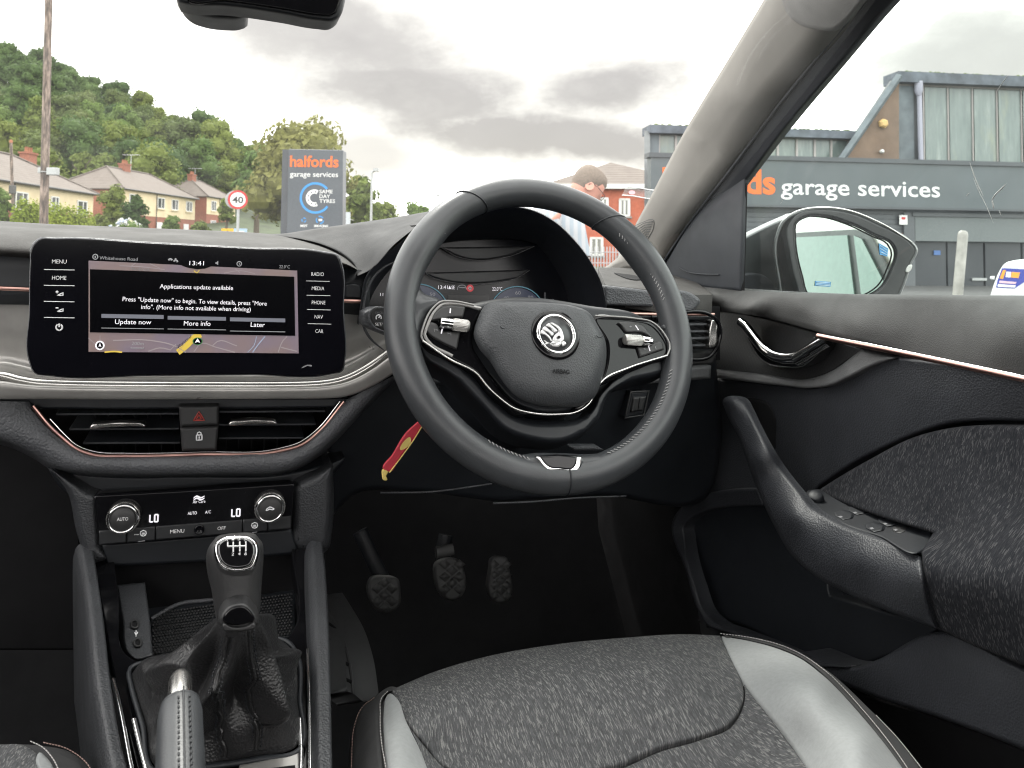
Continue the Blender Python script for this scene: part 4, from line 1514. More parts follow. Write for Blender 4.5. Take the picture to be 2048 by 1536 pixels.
# head: rings from chin to crown, with brow, nose, jaw
prof_ = [(-.125, .045, .035, .035), (-.118, .062, .045, .032), (-.10, .078, .056, .022), (-.075, .088, .064, .010), (-.05, .094, .069, .004), (-.02, .098, .073, 0), (.01, .101, .076, -.004), (.045, .102, .078, -.006), (.075, .094, .073, -.006), (.10, .076, .060, -.006), (.115, .050, .042, -.005), (.122, .012, .010, -.005)]
rows = []
for (c, a, b_, sft) in prof_:
    row = []
    for k in range(32):
        q = 2 * math.pi * k / 32
        x, y = math.cos(q), math.sin(q)
        f = 0
        if x > .0:
            if -.05 < c < .03:
                f += .026 * math.exp(-((y) / .17) ** 2) * (1 - abs(c + .02) / .055 if abs(c + .02) < .055 else 0)      # nose
            if -.005 < c < .04:
                f += .006 * math.exp(-((abs(y) - .45) / .25) ** 2)                                                     # brow
            if -.03 < c <= .005:
                f -= .007 * math.exp(-((abs(y) - .42) / .15) ** 2)                                                     # eye sockets
            if -.09 < c < -.06:
                f += .004 * math.exp(-(y / .25) ** 2)                                                                  # lips
        row.append(H(a * x * (1 if x > 0 else .95) + sft + f, b_ * y, c))
    rows.append(row)
M = MB().grid(rows, True)
for s in (1, -1):
    e_ = H(-.008, s * .077, -.012)
    M.lathe(e_, sxv * s + hf * -.5, [(-.01, .020), (.006, .030), (.012, .028), (.008, .016)], 12)
hd_ = M.build('head', m_skin, man)
hd_.modifiers.new('soft', 'SUBSURF').render_levels = 1
rows = []
for (c, a, b_, sft) in prof_[3:]:
    row = []
    for k in range(32):
        q = 2 * math.pi * k / 32
        x, y = math.cos(q), math.sin(q)
        lim = -.02 + .085 * max(0, min(1, (x + .35) / .9))          # hairline: low at the nape, high on the forehead
        g_ = .007 if c > lim - .012 else -.006
        row.append(H((a + g_) * x * (1 if x > 0 else .96) + sft, (b_ + g_) * y, c + (g_ if c > .09 else 0)))
    rows.append(row)
MB().grid(rows, True).build('hair', m_hair, man)
G_ = MB()
for s in (1, -1):
    G_.tube([H(.105, s * .062, .012), H(.03, s * .083, .018), H(-.012, s * .084, .010), H(-.022, s * .080, -.008)], .0022, 5)
    G_.tube([H(.108, s * .015, .012), H(.108, s * .058, .012), H(.106, s * .058, -.022), H(.108, s * .016, -.022)], .0016, 5, closed=True)
G_.tube([H(.110, .015, .01), H(.110, -.015, .01)], .0026, 5)
G_.build('glasses', m_sblk, man)
# shirt over the torso, and sleeves; trousers
rows = []
for q, w_, d_ in ((0, .19, .145), (.25, .185, .14), (.5, .185, .14), (.75, .205, .145), (.92, .20, .13), (1.0, .13, .095), (1.06, .072, .068), (1.10, .066, .064)):
    c = hip + (sh - hip) * q - up * (.05 if q == 0 else 0)
    ax = _n(sh - hip)
    fw = _n(fx - ax * fx.dot(ax))
    rows.append([c + sxv * w_ * math.cos(a) + fw * d_ * math.sin(a) for a in [2 * math.pi * k / 24 for k in range(24)]])
M = MB().grid(rows, True)
for s in (1, -1):
    shp = sh + sxv * s * .15 - up * .03
    el = shp - up * .25 + fx * .05 + sxv * s * .06
    M.tube([shp - sxv * s * .05, shp, (shp + el) / 2, el], [.085, .088, .075, .068], 14)
M.build('shirt', m_shirt, man)
M = MB()
for s, kn_, an_ in ((1, knee[0], ank[0]), (-1, knee[1], ank[1])):
    M.tube([hip + sxv * s * .07 + up * .08, hip + sxv * s * .09 - up * .06, kn_, an_ + up * .03], [.13, .125, .085, .075], 14)
M.build('trousers', m_trous, man)
# ================================================================== THE CAR'S INTERIOR (all positions in the car's own frame, metres)
m_soft = mat('soft_dash', (0.050, 0.048, 0.046), 0.72, spec=0.26, grain=('leather', 520, 0.35, 0.0006), dust=0.12)
m_cowl = mat('cowl_skin', (0.046, 0.046, 0.047), 0.72, spec=0.22, grain=('leather', 600, 0.3, 0.0005), dust=0.1)
m_hood = mat('hood_lining', (0.024, 0.026, 0.032), 0.55, grain=('noise', 900, 0.2, 0.0004))
m_grain = mat('grained_plastic', (0.078, 0.081, 0.088), 0.5, grain=('leather', 420, 0.6, 0.0011))
m_rail = mat('console_plastic', (0.040, 0.042, 0.046), 0.45, grain=('leather', 520, 0.5, 0.0008))
m_dark = mat('dark_plastic', (0.0125, 0.0145, 0.018), 0.5, grain=('noise', 700, 0.2, 0.0005))  # the plastic itself is neutral; its blue stands in for bluish shadows
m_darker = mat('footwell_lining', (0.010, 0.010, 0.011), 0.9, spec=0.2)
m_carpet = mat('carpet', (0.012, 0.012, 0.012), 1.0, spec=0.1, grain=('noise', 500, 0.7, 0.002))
m_badge = mat('badge_metal', (0.62, 0.62, 0.62), 0.3, metal=0.8)
m_silver = mat('satin_silver_trim', (0.36, 0.35, 0.335), 0.30, metal=0.5, grain=('noise', 1200, 0.08, 0.0002))
m_copper = mat('rose_metal_strip', (0.52, 0.31, 0.27), 0.3, metal=1.0)
m_chrome = mat('bright_chrome', (0.82, 0.82, 0.82), 0.07, metal=1.0, var=0.03)
m_satin = mat('satin_chrome', (0.68, 0.67, 0.65), 0.25, metal=1.0, var=0.05)
m_piano = mat('piano_black', (0.005, 0.005, 0.006), 0.12, spec=0.3, dust=0.02)
m_glassblk = mat('black_screen_glass', (0.004, 0.004, 0.006), 0.10, spec=0.3, var=0.1, dust=0.012)
m_print = mat('white_print', (0.72, 0.72, 0.72), 0.5, emit=((0.9, 0.9, 0.95), 0.06))
m_dimprint = mat('grey_print', (0.22, 0.22, 0.23), 0.5)
m_lit = mat('lit_white_display', (0.5, 0.5, 0.5), 0.4, emit=((0.92, 0.88, 0.95), 0.42))
m_litdim = mat('lit_grey_display', (0.2, 0.2, 0.2), 0.4, emit=((0.75, 0.75, 0.8), 0.12))
m_litblue = mat('lit_blue_display', (0.1, 0.2, 0.25), 0.4, emit=((0.25, 0.55, 0.7), 0.16))
m_litred = mat('lit_red_display', (0.3, 0.05, 0.05), 0.4, emit=((0.9, 0.12, 0.14), 0.25))
m_redprint = mat('red_print', (0.42, 0.05, 0.04), 0.5)
m_leather = mat('wheel_leather', (0.044, 0.047, 0.051), 0.37, grain=('leather', 900, 0.18, 0.0004))
m_bag = mat('airbag_cover_skin', (0.048, 0.051, 0.055), 0.5, grain=('leather', 560, 0.5, 0.0008))
m_button = mat('button_rubber', (0.030, 0.030, 0.031), 0.5)
m_stitch = mat('grey_thread', (0.30, 0.30, 0.30), 0.8, spec=0.2)
m_stitchw = mat('white_thread', (0.42, 0.41, 0.40), 0.8, spec=0.2)
m_stitchr = mat('rose_thread', (0.36, 0.25, 0.22), 0.8, spec=0.2)
m_seatfab = fabric('streaked_grey_seat_cloth', (0.064, 0.065, 0.068), (0.105, 0.107, 0.110), (0.215, 0.215, 0.21), 0.26, (1500, 230, 12))
m_seatdark = mat('dark_seat_cloth', (0.050, 0.050, 0.051), 0.9, spec=0.2, grain=('noise', 1500, 0.4, 0.0006))
m_suede = mat('light_grey_suede', (0.27, 0.28, 0.28), 0.95, spec=0.05, var=0.06, vscale=260, grain=('noise', 900, 0.3, 0.0006))
m_doorfab = fabric('streaked_charcoal_door_cloth', (0.014, 0.015, 0.018), (0.028, 0.029, 0.033), (0.075, 0.075, 0.078), 0.18, (12, 1500, 280))
m_doortop = mat('door_top_skin', (0.055, 0.055, 0.054), 0.65, spec=0.32, grain=('leather', 760, 0.4, 0.0006))
m_doorgrain = mat('door_skin', (0.028, 0.030, 0.035), 0.5, grain=('leather', 520, 0.5, 0.0009))  # slight blue tinted into the skin for the colour of its shadows
m_ribbed = mat('ribbed_insert', (0.022, 0.022, 0.023), 0.38, grain=('check', 260, 0.6, 0.0009))
m_pillar = mat('pillar_cloth', (0.205, 0.193, 0.178), 0.9, spec=0.2, var=.03, grain=('noise', 900, 0.15, 0.0003))
m_pillardk = mat('pillar_cover_plastic', (0.17, 0.165, 0.16), 0.75, grain=('leather', 600, 0.3, 0.0006))
m_rubber = mat('door_seal_rubber', (0.025, 0.028, 0.034), 0.6)
m_roof = mat('roof_cloth', (0.26, 0.25, 0.24), 0.95, spec=0.1)
m_boot = mat('gaiter_leather', (0.022, 0.022, 0.023), 0.34, grain=('leather', 520, 0.5, 0.0009))
m_pedal = mat('pedal_rubber', (0.075, 0.075, 0.075), 0.6)
m_redtag = mat('red_card', (0.45, 0.03, 0.05), 0.45)
m_yellow = mat('yellow_card', (0.65, 0.5, 0.15), 0.5)
m_wscreen = glass('windscreen_glass', (0.93, 0.96, 0.95), film=0.03, filmcol=(0.5, 0.5, 0.5), gloss=0.55, dirt=0.4)
m_side = glass('side_window_glass', (0.84, 0.92, 0.90), film=0.035, filmcol=(0.5, 0.55, 0.55), gloss=0.6, dirt=0.6)

# ---------------- body shell
shell = thing('car_interior_shell', 'car body around the cabin with cloth pillar, windscreen and dark footwell', 'car body', (0, 0, -1.0))
PX = Surf('X', [(1215, 530, .715), (1320, 395, .70), (1448, 132, .665), (1527, 0, .64), (1335, 520, .735), (1463, 337, .715), (1551, 220, .70), (1731, 0, .645), (1270, 447, .712), (1380, 300, .70), (1480, 200, .675), (1620, 0, .628), (1600, -120, .61), (1850, -120, .63)])
pil = panel('windscreen_pillar', [(1195, 545, 1), (1243, 507), (1272, 447), (1300, 395), (1372, 258), (1448, 132), (1527, 0), (1590, -110, 1), (1840, -110, 1), (1731, 0), (1650, 99), (1551, 220), (1463, 337), (1381, 443), (1337, 513), (1322, 545, 1)], PX, m_pillar, shell, step=13, ew=48, ed=.030, skirt=.012)
panel('airbag_cover', [(1545, -100, 1), (1566, 0), (1578, 28), (1600, 48), (1640, 60), (1672, 60), (1692, 46), (1731, 0), (1830, -100, 1)], PX, m_pillardk, shell, step=10, ew=7, ed=.003, skirt=.004, off=.0025)
PX2 = Surf('X', [(1215, 530, .715), (1320, 395, .70), (1448, 132, .665), (1335, 520, .735), (1463, 337, .715), (1270, 447, .712), (1380, 300, .70)])
for k in range(7):                                   # speaker louvres moulded into the foot of the pillar
    q = k / 6
    x0, y0, x1, y1 = 1274 + q * 18, 455 + q * 22, 1306 - 9 * q, 443 + 30 * q
    strip('speaker_louvre', [(x0, y0), ((x0 + x1) / 2, (y0 + y1) / 2 - 3), (x1, y1)], PX, .0007, m_dark, shell, off=.0008, step=6)
strip('speaker_louvre_edge', [(1270, 452), (1285, 445), (1308, 441), (1308, 452), (1294, 482)], PX, .0006, m_dark, shell, off=.0006, step=6)
# door frame outside the pillar trim: rubber seal and the painted window frame
SEAL = Surf('X', [(1322, 545, .75), (1381, 443, .74), (1463, 337, .73), (1551, 220, .715), (1731, 0, .665), (1492, 366, .75), (1574, 258, .735), (1792, 0, .68), (1400, 545, .76), (1840, -110, .65), (1905, -110, .665)])
panel('door_seal', [(1326, 532, 1), (1338, 508), (1378, 443), (1460, 337), (1548, 220), (1728, 0), (1832, -110, 1), (1905, -110, 1), (1792, 0), (1680, 131), (1574, 258), (1492, 366, 1), (1400, 475), (1345, 532, 1)], SEAL, m_rubber, shell, step=13, ew=8, ed=.006, skirt=.006)
strip('seal_bead', [(1330, 525), (1383, 446), (1465, 340), (1553, 223), (1733, 3), (1800, -80)], SEAL, .0022, m_rubber, shell, off=.004)
# windscreen, one curved laminated pane standing on the scuttle
WS = MB()
rows = []
for i in range(9):
    q = i / 8
    z, y, hw = -.10 + .50 * q, 1.62 - 1.02 * q - .03 * math.sin(q * math.pi), .80 - .20 * q
    rows.append([(hw * s, y - .16 * s * s, z + .015 * (1 - s * s)) for s in np.linspace(-1, 1, 17)])
WS.grid(rows)
WS.build('windscreen', m_wscreen, shell)
# roof, far side, tail and floor
B = MB()
rows = []
for i in range(8):
    y = .50 - 2.3 * i / 7
    rows.append([(.62 * s, y - .06 * s * s, .425 - .045 * s * s + .02 * math.sin(i / 7 * math.pi)) for s in np.linspace(-1, 1, 9)])
B.grid(rows)
B.build('roof_lining', m_roof, shell)
B = MB()
for s in (-1, 1):
    B.box((s * .76, -.95, -.50), (.02, .95 if s > 0 else .95, .42))
    for y0, y1 in ((-.22, -.30), (-1.25, -1.45)):
        B.tube([(s * .74, y0, -.1), (s * .62, y1, .40)], .045, 8)
for s in (-1, 1):
    B.box((s * .785, .75, -.55), (.012, .95, .46))
B.tube([(-.74, 1.38, -.06), (-.63, .66, .36), (-.60, .4, .41)], .05, 8)
B.tube([(.63, .40, .43), (.62, -1.6, .42)], .04, 8)
B.tube([(-.62, .55, .40), (-.62, -1.6, .40)], .04, 8)
B.box((0, -1.85, -.5), (.74, .03, .42))
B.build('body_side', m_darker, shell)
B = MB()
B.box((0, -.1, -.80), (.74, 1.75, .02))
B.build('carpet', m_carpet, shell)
B = MB()
rows = [[(x, y, z) for x in np.linspace(-.74, .74, 9)] for y, z in ((1.05, -.80), (1.30, -.74), (1.44, -.58), (1.50, -.35), (1.46, -.16))]
B.grid(rows)
B.build('bulkhead', m_darker, shell)
B = MB()
B.grid([[(x, y, z - .04 * (x / .75) ** 2) for x in np.linspace(-.75, .75, 9)] for y, z in ((1.60, -.17), (1.9, -.20), (2.3, -.27), (2.45, -.38), (2.5, -.7))])
B.build('bonnet', mat('grey_car_paint', (0.12, 0.125, 0.13), 0.3, metal=0.4, coat=1.0), shell)

# ---------------- dashboard
dash = thing('dashboard', 'dark dashboard with satin silver trim wing, rose strips and vents under the windscreen', 'dashboard', (0, 1.0, -.2))
# passenger side brow
TOP = [(-160, 437), (-60, 442), (0, 445), (100, 451), (200, 455), (300, 459), (400, 463), (470, 466), (530, 470), (600, 479), (650, 492), (690, 512), (715, 537)]
rows = []
def prow(dy, Y, cut=None):
    s = Surf('Y', Y)
    return [s.hit(x, y + (dy if i < 9 else dy * (1 - (i - 8) / 4.2) + (0 if i < 12 else 0))) for i, (x, y) in enumerate(TOP)]
back = [np.array((p[0] * 1.35, 1.52, -.13)) for p in prow(0, 1.15)]
rows = [back, [p + np.array((0, .16, -.035)) for p in prow(0, 1.15)], prow(0, 1.15), prow(5, 1.06), prow(16, .985), prow(32, .945), prow(47, .925), prow(58, .922), prow(64, .935), [p + np.array((0, .05, -.012)) for p in prow(66, .95)]]
sm = [smooth3(r, k=4) for r in rows]
sm = [list(c) for c in zip(*[smooth3([r[j] for r in sm], k=4) for j in range(len(sm[0]))])]
MB().grid(sm).build('passenger_top_pad', m_soft, dash)
# driver side cowl, rising from the middle to the instrument hood
COWL = Surf('Y', [(520, 471, 1.12), (620, 462, 1.10), (720, 448, 1.08), (840, 431, 1.06), (905, 419, 1.06), (700, 530, .96), (735, 545, .93), (790, 485, .925), (850, 443, .93), (640, 490, 1.04), (760, 480, .98), (715, 537, .955)])
panel('cowl', [(520, 470, 1), (575, 468), (640, 458), (720, 447), (840, 429), (925, 414, 1), (935, 420), (852, 444), (792, 486), (737, 542), (715, 552, 1), (712, 535), (690, 511), (650, 491), (600, 478)], COWL, m_cowl, dash, step=10, ew=3, ed=.002, skirt=.12)
# slot with the rose strip that runs behind the screen
SLOT = Surf('Y', .945)
panel('trim_recess', [(-160, 480, 1), (300, 500), (712, 538, 1), (742, 545, 1), (738, 632, 1), (690, 628), (-160, 606, 1)], SLOT, m_dark, dash, step=40, ew=0, ed=0, skirt=.02)
strip('rose_strip', [(-160, 570), (300, 588), (722, 603)], Surf('Y', .935), .0025, m_copper, dash, step=40)
panel('recess_lip', [(690, 568, 1), (716, 568), (722, 572), (724, 598, 1), (690, 597, 1)], Surf('Y', .938), m_dark, dash, step=8, ew=4, ed=.003)
# silver wing: wall, ledge, lip
cols = [(-220, 590, 735, 755, 776, 795), (-60, 600, 735, 752, 776, 796), (0, 604, 722, 749, 775, 796), (40, 606, 728, 758, 777, 796), (90, 608, 738, 765, 779, 796), (200, 612, 745, 768, 781, 797), (372, 616, 748, 769, 782, 797), (560, 621, 746, 769, 782, 796), (650, 624, 740, 765, 780, 795), (700, 626, 725, 752, 771, 789), (745, 628, 700, 727, 750, 770), (785, 630, 672, 697, 722, 746), (830, 632, 640, 668, 692, 716), (880, 632, 630, 648, 668, 692)]
Ys = (.95, .955, .945, .895, .885, .893)
net = []
for r in range(6):
    if r == 2:
        pass
    row = []
    for c in cols:
        dx = 0
        row.append(Surf('Y', Ys[r]).hit(c[0] + dx, c[1 + min(r, 4)] if r < 5 else c[5]))
    net.append(row)
# insert a soft crease just behind the bright lip and a turned under lower edge
mid = [0.5 * a + 0.5 * b for a, b in zip(net[0], net[1])]
net = [net[0], mid, net[1], [Surf('Y', .938).hit(c[0], c[2] + (c[3] - c[2]) * .55) for c in cols], net[3], [Surf('Y', .884).hit(c[0], c[3] + (c[4] - c[3]) * .5) for c in cols], net[4], net[5], [p + np.array((0, .02, -.001)) for p in net[5]]]
net = [smooth3(r, k=5) for r in net]
net = [list(c) for c in zip(*[smooth3([r[j] for r in net], k=4) for j in range(len(net[0]))])]
MB().grid(net).build('silver_wing', m_silver, dash)
MB().tube(smooth3([Surf('Y', .897).hit(c[0], c[3] + 2) for c in cols[:-2]], k=6), .0050, 14).build('wing_lip_highlight', mat('silver_lip_highlight', (0.55, 0.54, 0.52), 0.22, metal=0.9), dash)  # bead in paler metal, added for the highlight along the lip
# grained chin below it, with the opening for the middle vents
inn = [(58, 803), (78, 830), (100, 855), (125, 878), (150, 897), (185, 911), (250, 914), (330, 912.5), (400, 911), (480, 908), (560, 904), (605, 891), (628, 873), (650, 850), (670, 826), (694, 799)]
out = [(-220, 800), (-180, 850), (-80, 870), (0, 881), (60, 905), (110, 935), (175, 948), (290, 951), (400, 950), (480, 949), (550, 947), (600, 932), (640, 905), (680, 868), (730, 815), (800, 745)]
rows = []
for q, Y, dy in ((0, .905, 0), (.04, .897, 0), (.3, .892, 0), (.7, .892, 0), (.93, .897, 0), (1, .910, 0), (1, .935, 4), (1, .98, 8)):
    s = Surf('Y', Y)
    rows.append([s.hit(a[0] + (b[0] - a[0]) * q, a[1] + (b[1] - a[1]) * q + dy) for a, b in zip(inn, out)])
rows = [smooth3(r, k=4) for r in rows]
MB().grid(rows).build('grained_chin', m_grain, dash)
# upper edge strip of dark plastic between wing and vents
panel('vent_header', [(-200, 794, 1), (690, 796, 1), (700, 800, 1), (672, 815, 1), (372, 818), (80, 818, 1), (52, 806, 1), (-200, 806, 1)], Surf('Y', .915), m_dark, dash, step=30, ew=4, ed=.003, skirt=.05)
vent = MB()
vent = panel('vent_backing', [(40, 795, 1), (700, 795, 1), (640, 880, 1), (560, 915, 1), (190, 920, 1), (120, 880, 1)], Surf('Y', .985), m_darker, dash, step=30, ew=0, skirt=0)
# vanes
VN = Surf('Y', .918)
def slat(x0, x1, y, parent=dash):
    a, b = VN.hit(x0, y), VN.hit(x1, y + (x1 - x0) * -.006)
    M = MB()
    d = np.array((0, .05, .004))
    up = np.array((0, 0, .0011))
    M.prism([a - up, a + up, a + up * .6 + d, a - up * .6 + d], b - a)
    return M.build('vent_slat', m_dark, parent, smooth=False, bevel=.0006)
for x0, x1, y in ((112, 357, 829), (138, 358, 859), (166, 360, 887), (438, 650, 824), (438, 632, 850), (438, 608, 877)):
    slat(x0, x1, y)
for k, x in enumerate(list(range(190, 352, 26)) + list(range(452, 610, 26))):
    a = Surf('Y', .955).hit(x, 818)
    b = Surf('Y', .955).hit(x + (2 if x < 400 else -2), 908)
    MB().prism([a, a + np.array((.0012, 0, 0)), b + np.array((.0012, 0, 0)), b], (0, .028, 0)).build('vent_vane', m_darker, dash, smooth=False)
def vent_tab(x0, x1, y, tilt):
    s = Surf('Y', .905)
    P = [(x0, y + 8), (x0 + 3, y + 1), (x0 + 22, y - 2), (x1 - 22, y - 2 + tilt), (x1 - 4, y + 1 + tilt), (x1, y + 6 + tilt), (x1 - 8, y + 6 + tilt), (x1 - 30, y + 5 + tilt), (x0 + 30, y + 6), (x0 + 8, y + 9)]
    o = panel('vent_tab', P, s, m_satin, dash, step=5, ew=3, ed=.001, skirt=.012)
    M = MB()
    n = int((x1 - x0 - 30) / 3.2)
    for k in range(n):
        x = x0 + 15 + 3.2 * k
        a = s.hit(x, y - 1 + tilt * k / n, .0005)
        b = s.hit(x, y + 5 + tilt * k / n, .0005)
        M.tube([a, b], .0005, 4)
    r = M.build('knurl', m_satin, o, kind='stuff')
vent_tab(180, 291, 849, -2)
vent_tab(457, 554, 843, -1)
strip('rose_vent_rim', [(66, 812), (100, 853), (125, 876), (150, 896), (185, 909.5), (250, 912), (400, 909), (560, 902), (604, 889), (640, 861), (688, 803)], Surf('Y', .899), .0021, m_copper, dash, step=12)
strip('vent_rim_line', [(100, 838), (128, 868), (153, 890), (188, 903), (250, 906.5), (400, 904), (558, 897), (600, 884), (636, 857), (680, 803)], Surf('Y', .905), .0009, m_chrome, dash, step=12)
BT = Surf('Y', .898)
hz = panel('hazard_button', [(357, 812, 1), (437, 811, 1), (437, 850, 1), (360, 853, 1)], BT, m_button, dash, step=8, ew=5, ed=.003, skirt=.03)
for a in ([(398, 823), (387, 841), (409, 840.5)], [(398, 829), (392.5, 838), (403.5, 837.6)]):
    strip('hazard_triangle', [(*p, 1) for p in a], BT, .00065, m_redprint, hz, off=.0008, closed=True, step=4, seg=4)
lk = panel('lock_button', [(360, 855, 1), (437, 852.5, 1), (433, 900, 1), (364, 902, 1)], BT, m_button, dash, step=8, ew=5, ed=.003, skirt=.03)
strip('padlock_mark', [(393, 870, 1), (404, 869.6, 1), (404, 879.5, 1), (393, 880, 1)], BT, .0007, m_print, lk, off=.0008, closed=True, step=4, seg=4)
strip('padlock_mark', [(394.5, 869.5), (395, 865.5), (398.5, 863.5), (402, 865.3), (402.5, 869)], BT, .0006, m_print, lk, off=.0008, step=3, seg=4)
strip('padlock_mark', [(398.5, 872.5), (398.5, 877)], BT, .0006, m_print, lk, off=.0008, step=3, seg=4)

# centre stack below: side cheeks and floor of the climate recess
STK = Surf('Y', [(150, 945, .93), (640, 945, .93), (150, 1110, .93), (655, 1100, .93), (400, 1000, .915)])
panel('stack_cheek', [(105, 940, 1), (180, 985, 1), (196, 990, 1), (204, 1090, 1), (216, 1118, 1), (175, 1135, 1), (152, 1060), (135, 985)], Surf('Y', .900), m_rail, dash, step=12, ew=14, ed=.012, skirt=.2)
panel('stack_cheek', [(583, 975, 1), (594, 962, 1), (665, 930, 1), (668, 990), (664, 1060), (655, 1100), (600, 1112, 1), (578, 1085, 1), (583, 1055, 1)], Surf('Y', .905), m_rail, dash, step=12, ew=16, ed=.014, skirt=.2)
panel('stack_brow', [(95, 935, 1), (180, 946), (400, 948), (560, 945), (690, 915, 1), (672, 945), (594, 968), (400, 982), (190, 996), (130, 985)], Surf('Y', .93), m_dark, dash, step=20, ew=8, ed=.01, skirt=.1)
panel('stack_foot', [(200, 1087, 1), (390, 1072), (583, 1056, 1), (600, 1108, 1), (400, 1125), (212, 1134, 1)], Surf('Y', .905), m_dark, dash, step=20, ew=6, ed=.006, skirt=.2)
# knee panels and underside
KN = Surf('Y', [(680, 850, .96), (680, 1030, 1.0), (1300, 720, .97), (1300, 1000, 1.02), (1000, 900, .96), (1430, 760, .99), (-100, 900, 1.0), (-100, 1300, 1.05)])
panel('knee_panel', [(655, 790, 1), (800, 720), (1000, 700), (1225, 705, 1), (1430, 700, 1), (1440, 900), (1420, 985), (1200, 992), (990, 1003, 1), (860, 985, 1), (700, 995), (655, 1045, 1)], KN, m_dark, dash, step=22, ew=10, ed=.01, skirt=.3)
strip('knee_panel_edge', [(985, 1005), (1060, 1002), (1160, 994), (1250, 991)], KN, .0012, m_grain, dash, off=.003)
strip('knee_panel_edge', [(760, 984), (860, 982), (982, 966)], KN, .0012, m_grain, dash, off=.003)
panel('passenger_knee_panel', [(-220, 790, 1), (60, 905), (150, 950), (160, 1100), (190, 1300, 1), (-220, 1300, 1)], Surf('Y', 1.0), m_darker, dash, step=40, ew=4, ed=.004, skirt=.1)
# lower silver-grey band and light switch to the right of the column
panel('grey_band', [(1190, 742, 1), (1320, 738), (1422, 731, 1), (1421, 757, 1), (1330, 765), (1190, 778, 1)], Surf('Y', .955), mat('grey_grained_band', (0.09, 0.092, 0.095), 0.5, grain=('leather', 560, 0.4, .0007)), dash, step=12, ew=6, ed=.004, skirt=.05)
hs = panel('light_switch_panel', [(1262, 784, 1), (1298, 782, 1), (1288, 830, 1), (1250, 836, 1)], Surf('Y', .958), m_dark, dash, step=6, ew=4, ed=.003, skirt=.02)
panel('rocker', [(1267, 795, 1), (1292, 793, 1), (1286, 821, 1), (1262, 824, 1)], Surf('Y', .953), m_button, hs, step=5, ew=3, ed=.002)
strip('rocker_gap', [(1280, 795), (1276, 822)], Surf('Y', .9523), .0006, m_darker, hs, step=5)
strip('switch_frame', [(1262, 784, 1), (1298, 782, 1), (1288, 830, 1), (1250, 836, 1)], Surf('Y', .957), .0011, m_button, hs, closed=True)
panel('pocket_lip', [(1136, 892, 1), (1195, 892, 1), (1208, 900, 1), (1150, 902, 1)], Surf('Y', .95), m_grain, dash, step=8, ew=3, ed=.003)

# instrument hood
lipP = [(716, 650), (722, 600), (735, 548), (792, 492), (852, 450), (925, 420), (1000, 412), (1060, 419), (1110, 444), (1150, 482), (1180, 522), (1204, 570), (1214, 625), (1216, 690)]
bakP = [(730, 640), (745, 590), (780, 540), (830, 505), (880, 488), (930, 480), (1000, 478), (1050, 482), (1100, 500), (1140, 530), (1170, 560), (1190, 600), (1198, 640), (1200, 700)]
rows = []
for q, Y, d in ((0, .945, 3), (0, .930, 0), (0, .925, 0), (.06, .928, 0), (.25, .96, 0), (.55, 1.0, 0), (1, 1.05, 0)):
    s = Surf('Y', Y)
    rows.append([s.hit(a[0] + (b[0] - a[0]) * q, a[1] + (b[1] - a[1]) * q - (2 if d else 0)) for a, b in zip(lipP, bakP)])
# outer skin running forward from the lip to the scuttle
outer = []
for Y, dz in ((1.40, -.10), (1.2, -.035), (1.08, -.010), (1.0, -.002)):
    outer.append([np.array((p[0] * (1 + .0 * Y), Y, p[2] + dz - (0 if p[2] > -.05 else 0))) for p in rows[1]])
rows = [smooth3(r, k=4) for r in outer + rows[:]]
MB().grid(rows).build('instrument_hood', m_hood, dash)
ICL = plane((.3, 1.052, -.10), (0, -1, .10))
clu = panel('instrument_display', [(724, 700, 1), (728, 640), (742, 585), (778, 538), (830, 503), (880, 486), (1000, 476), (1055, 480), (1105, 500), (1145, 530), (1175, 562), (1196, 605), (1204, 700, 1)], ICL, mat('instrument_glass', (0.008, 0.009, 0.013), 0.22, spec=0.3), dash, step=20, ew=0, skirt=0)
m_vis = mat('visor_plastic', (0.045, 0.047, 0.05), 0.4)
panel('visor_step', [(878, 496, 1), (1060, 494, 1), (1012, 512), (1000, 515), (920, 516), (906, 511)], ICL, m_vis, clu, step=10, ew=3, ed=.002, off=.012)
panel('visor_step', [(846, 546, 1), (1052, 540, 1), (1032, 556), (1018, 559), (880, 560), (866, 556)], ICL, m_vis, clu, step=10, ew=3, ed=.002, off=.010)
strip('visor_line', [(880, 498, 1), (908, 514), (922, 518), (1000, 517), (1016, 513), (1062, 494)], ICL, .0005, m_dimprint, clu, off=.013)
strip('visor_line', [(848, 548, 1), (866, 558), (880, 561.5), (1016, 560.5), (1030, 556), (1054, 541)], ICL, .0005, m_dimprint, clu, off=.011)
def arc(cx, cy, r, a0, a1, n=16, ry=None):
    return [(cx + r * math.cos(rad(a0 + (a1 - a0) * k / n)), cy - (ry or r) * math.sin(rad(a0 + (a1 - a0) * k / n))) for k in range(n + 1)]
strip('dial_ring', arc(835, 632, 64, -5, 110), ICL, .0007, m_litblue, clu, off=.001, step=8)
strip('dial_ring', arc(1034, 628, 55, 4, 176), ICL, .0007, m_litblue, clu, off=.001, step=8)
panel('dial_face', arc(1034, 628, 52, 2, 178), ICL, mat('dial_face_blue', (0.03, 0.035, 0.055), 0.3, emit=((.1, .12, .2), .12)), clu, step=12, ew=0, skirt=0, off=.0005)
panel('dial_face', arc(835, 632, 61, -10, 110) + [(820, 640)], ICL, bpy.data.materials['dial_face_blue'], clu, step=12, ew=0, skirt=0, off=.0005)
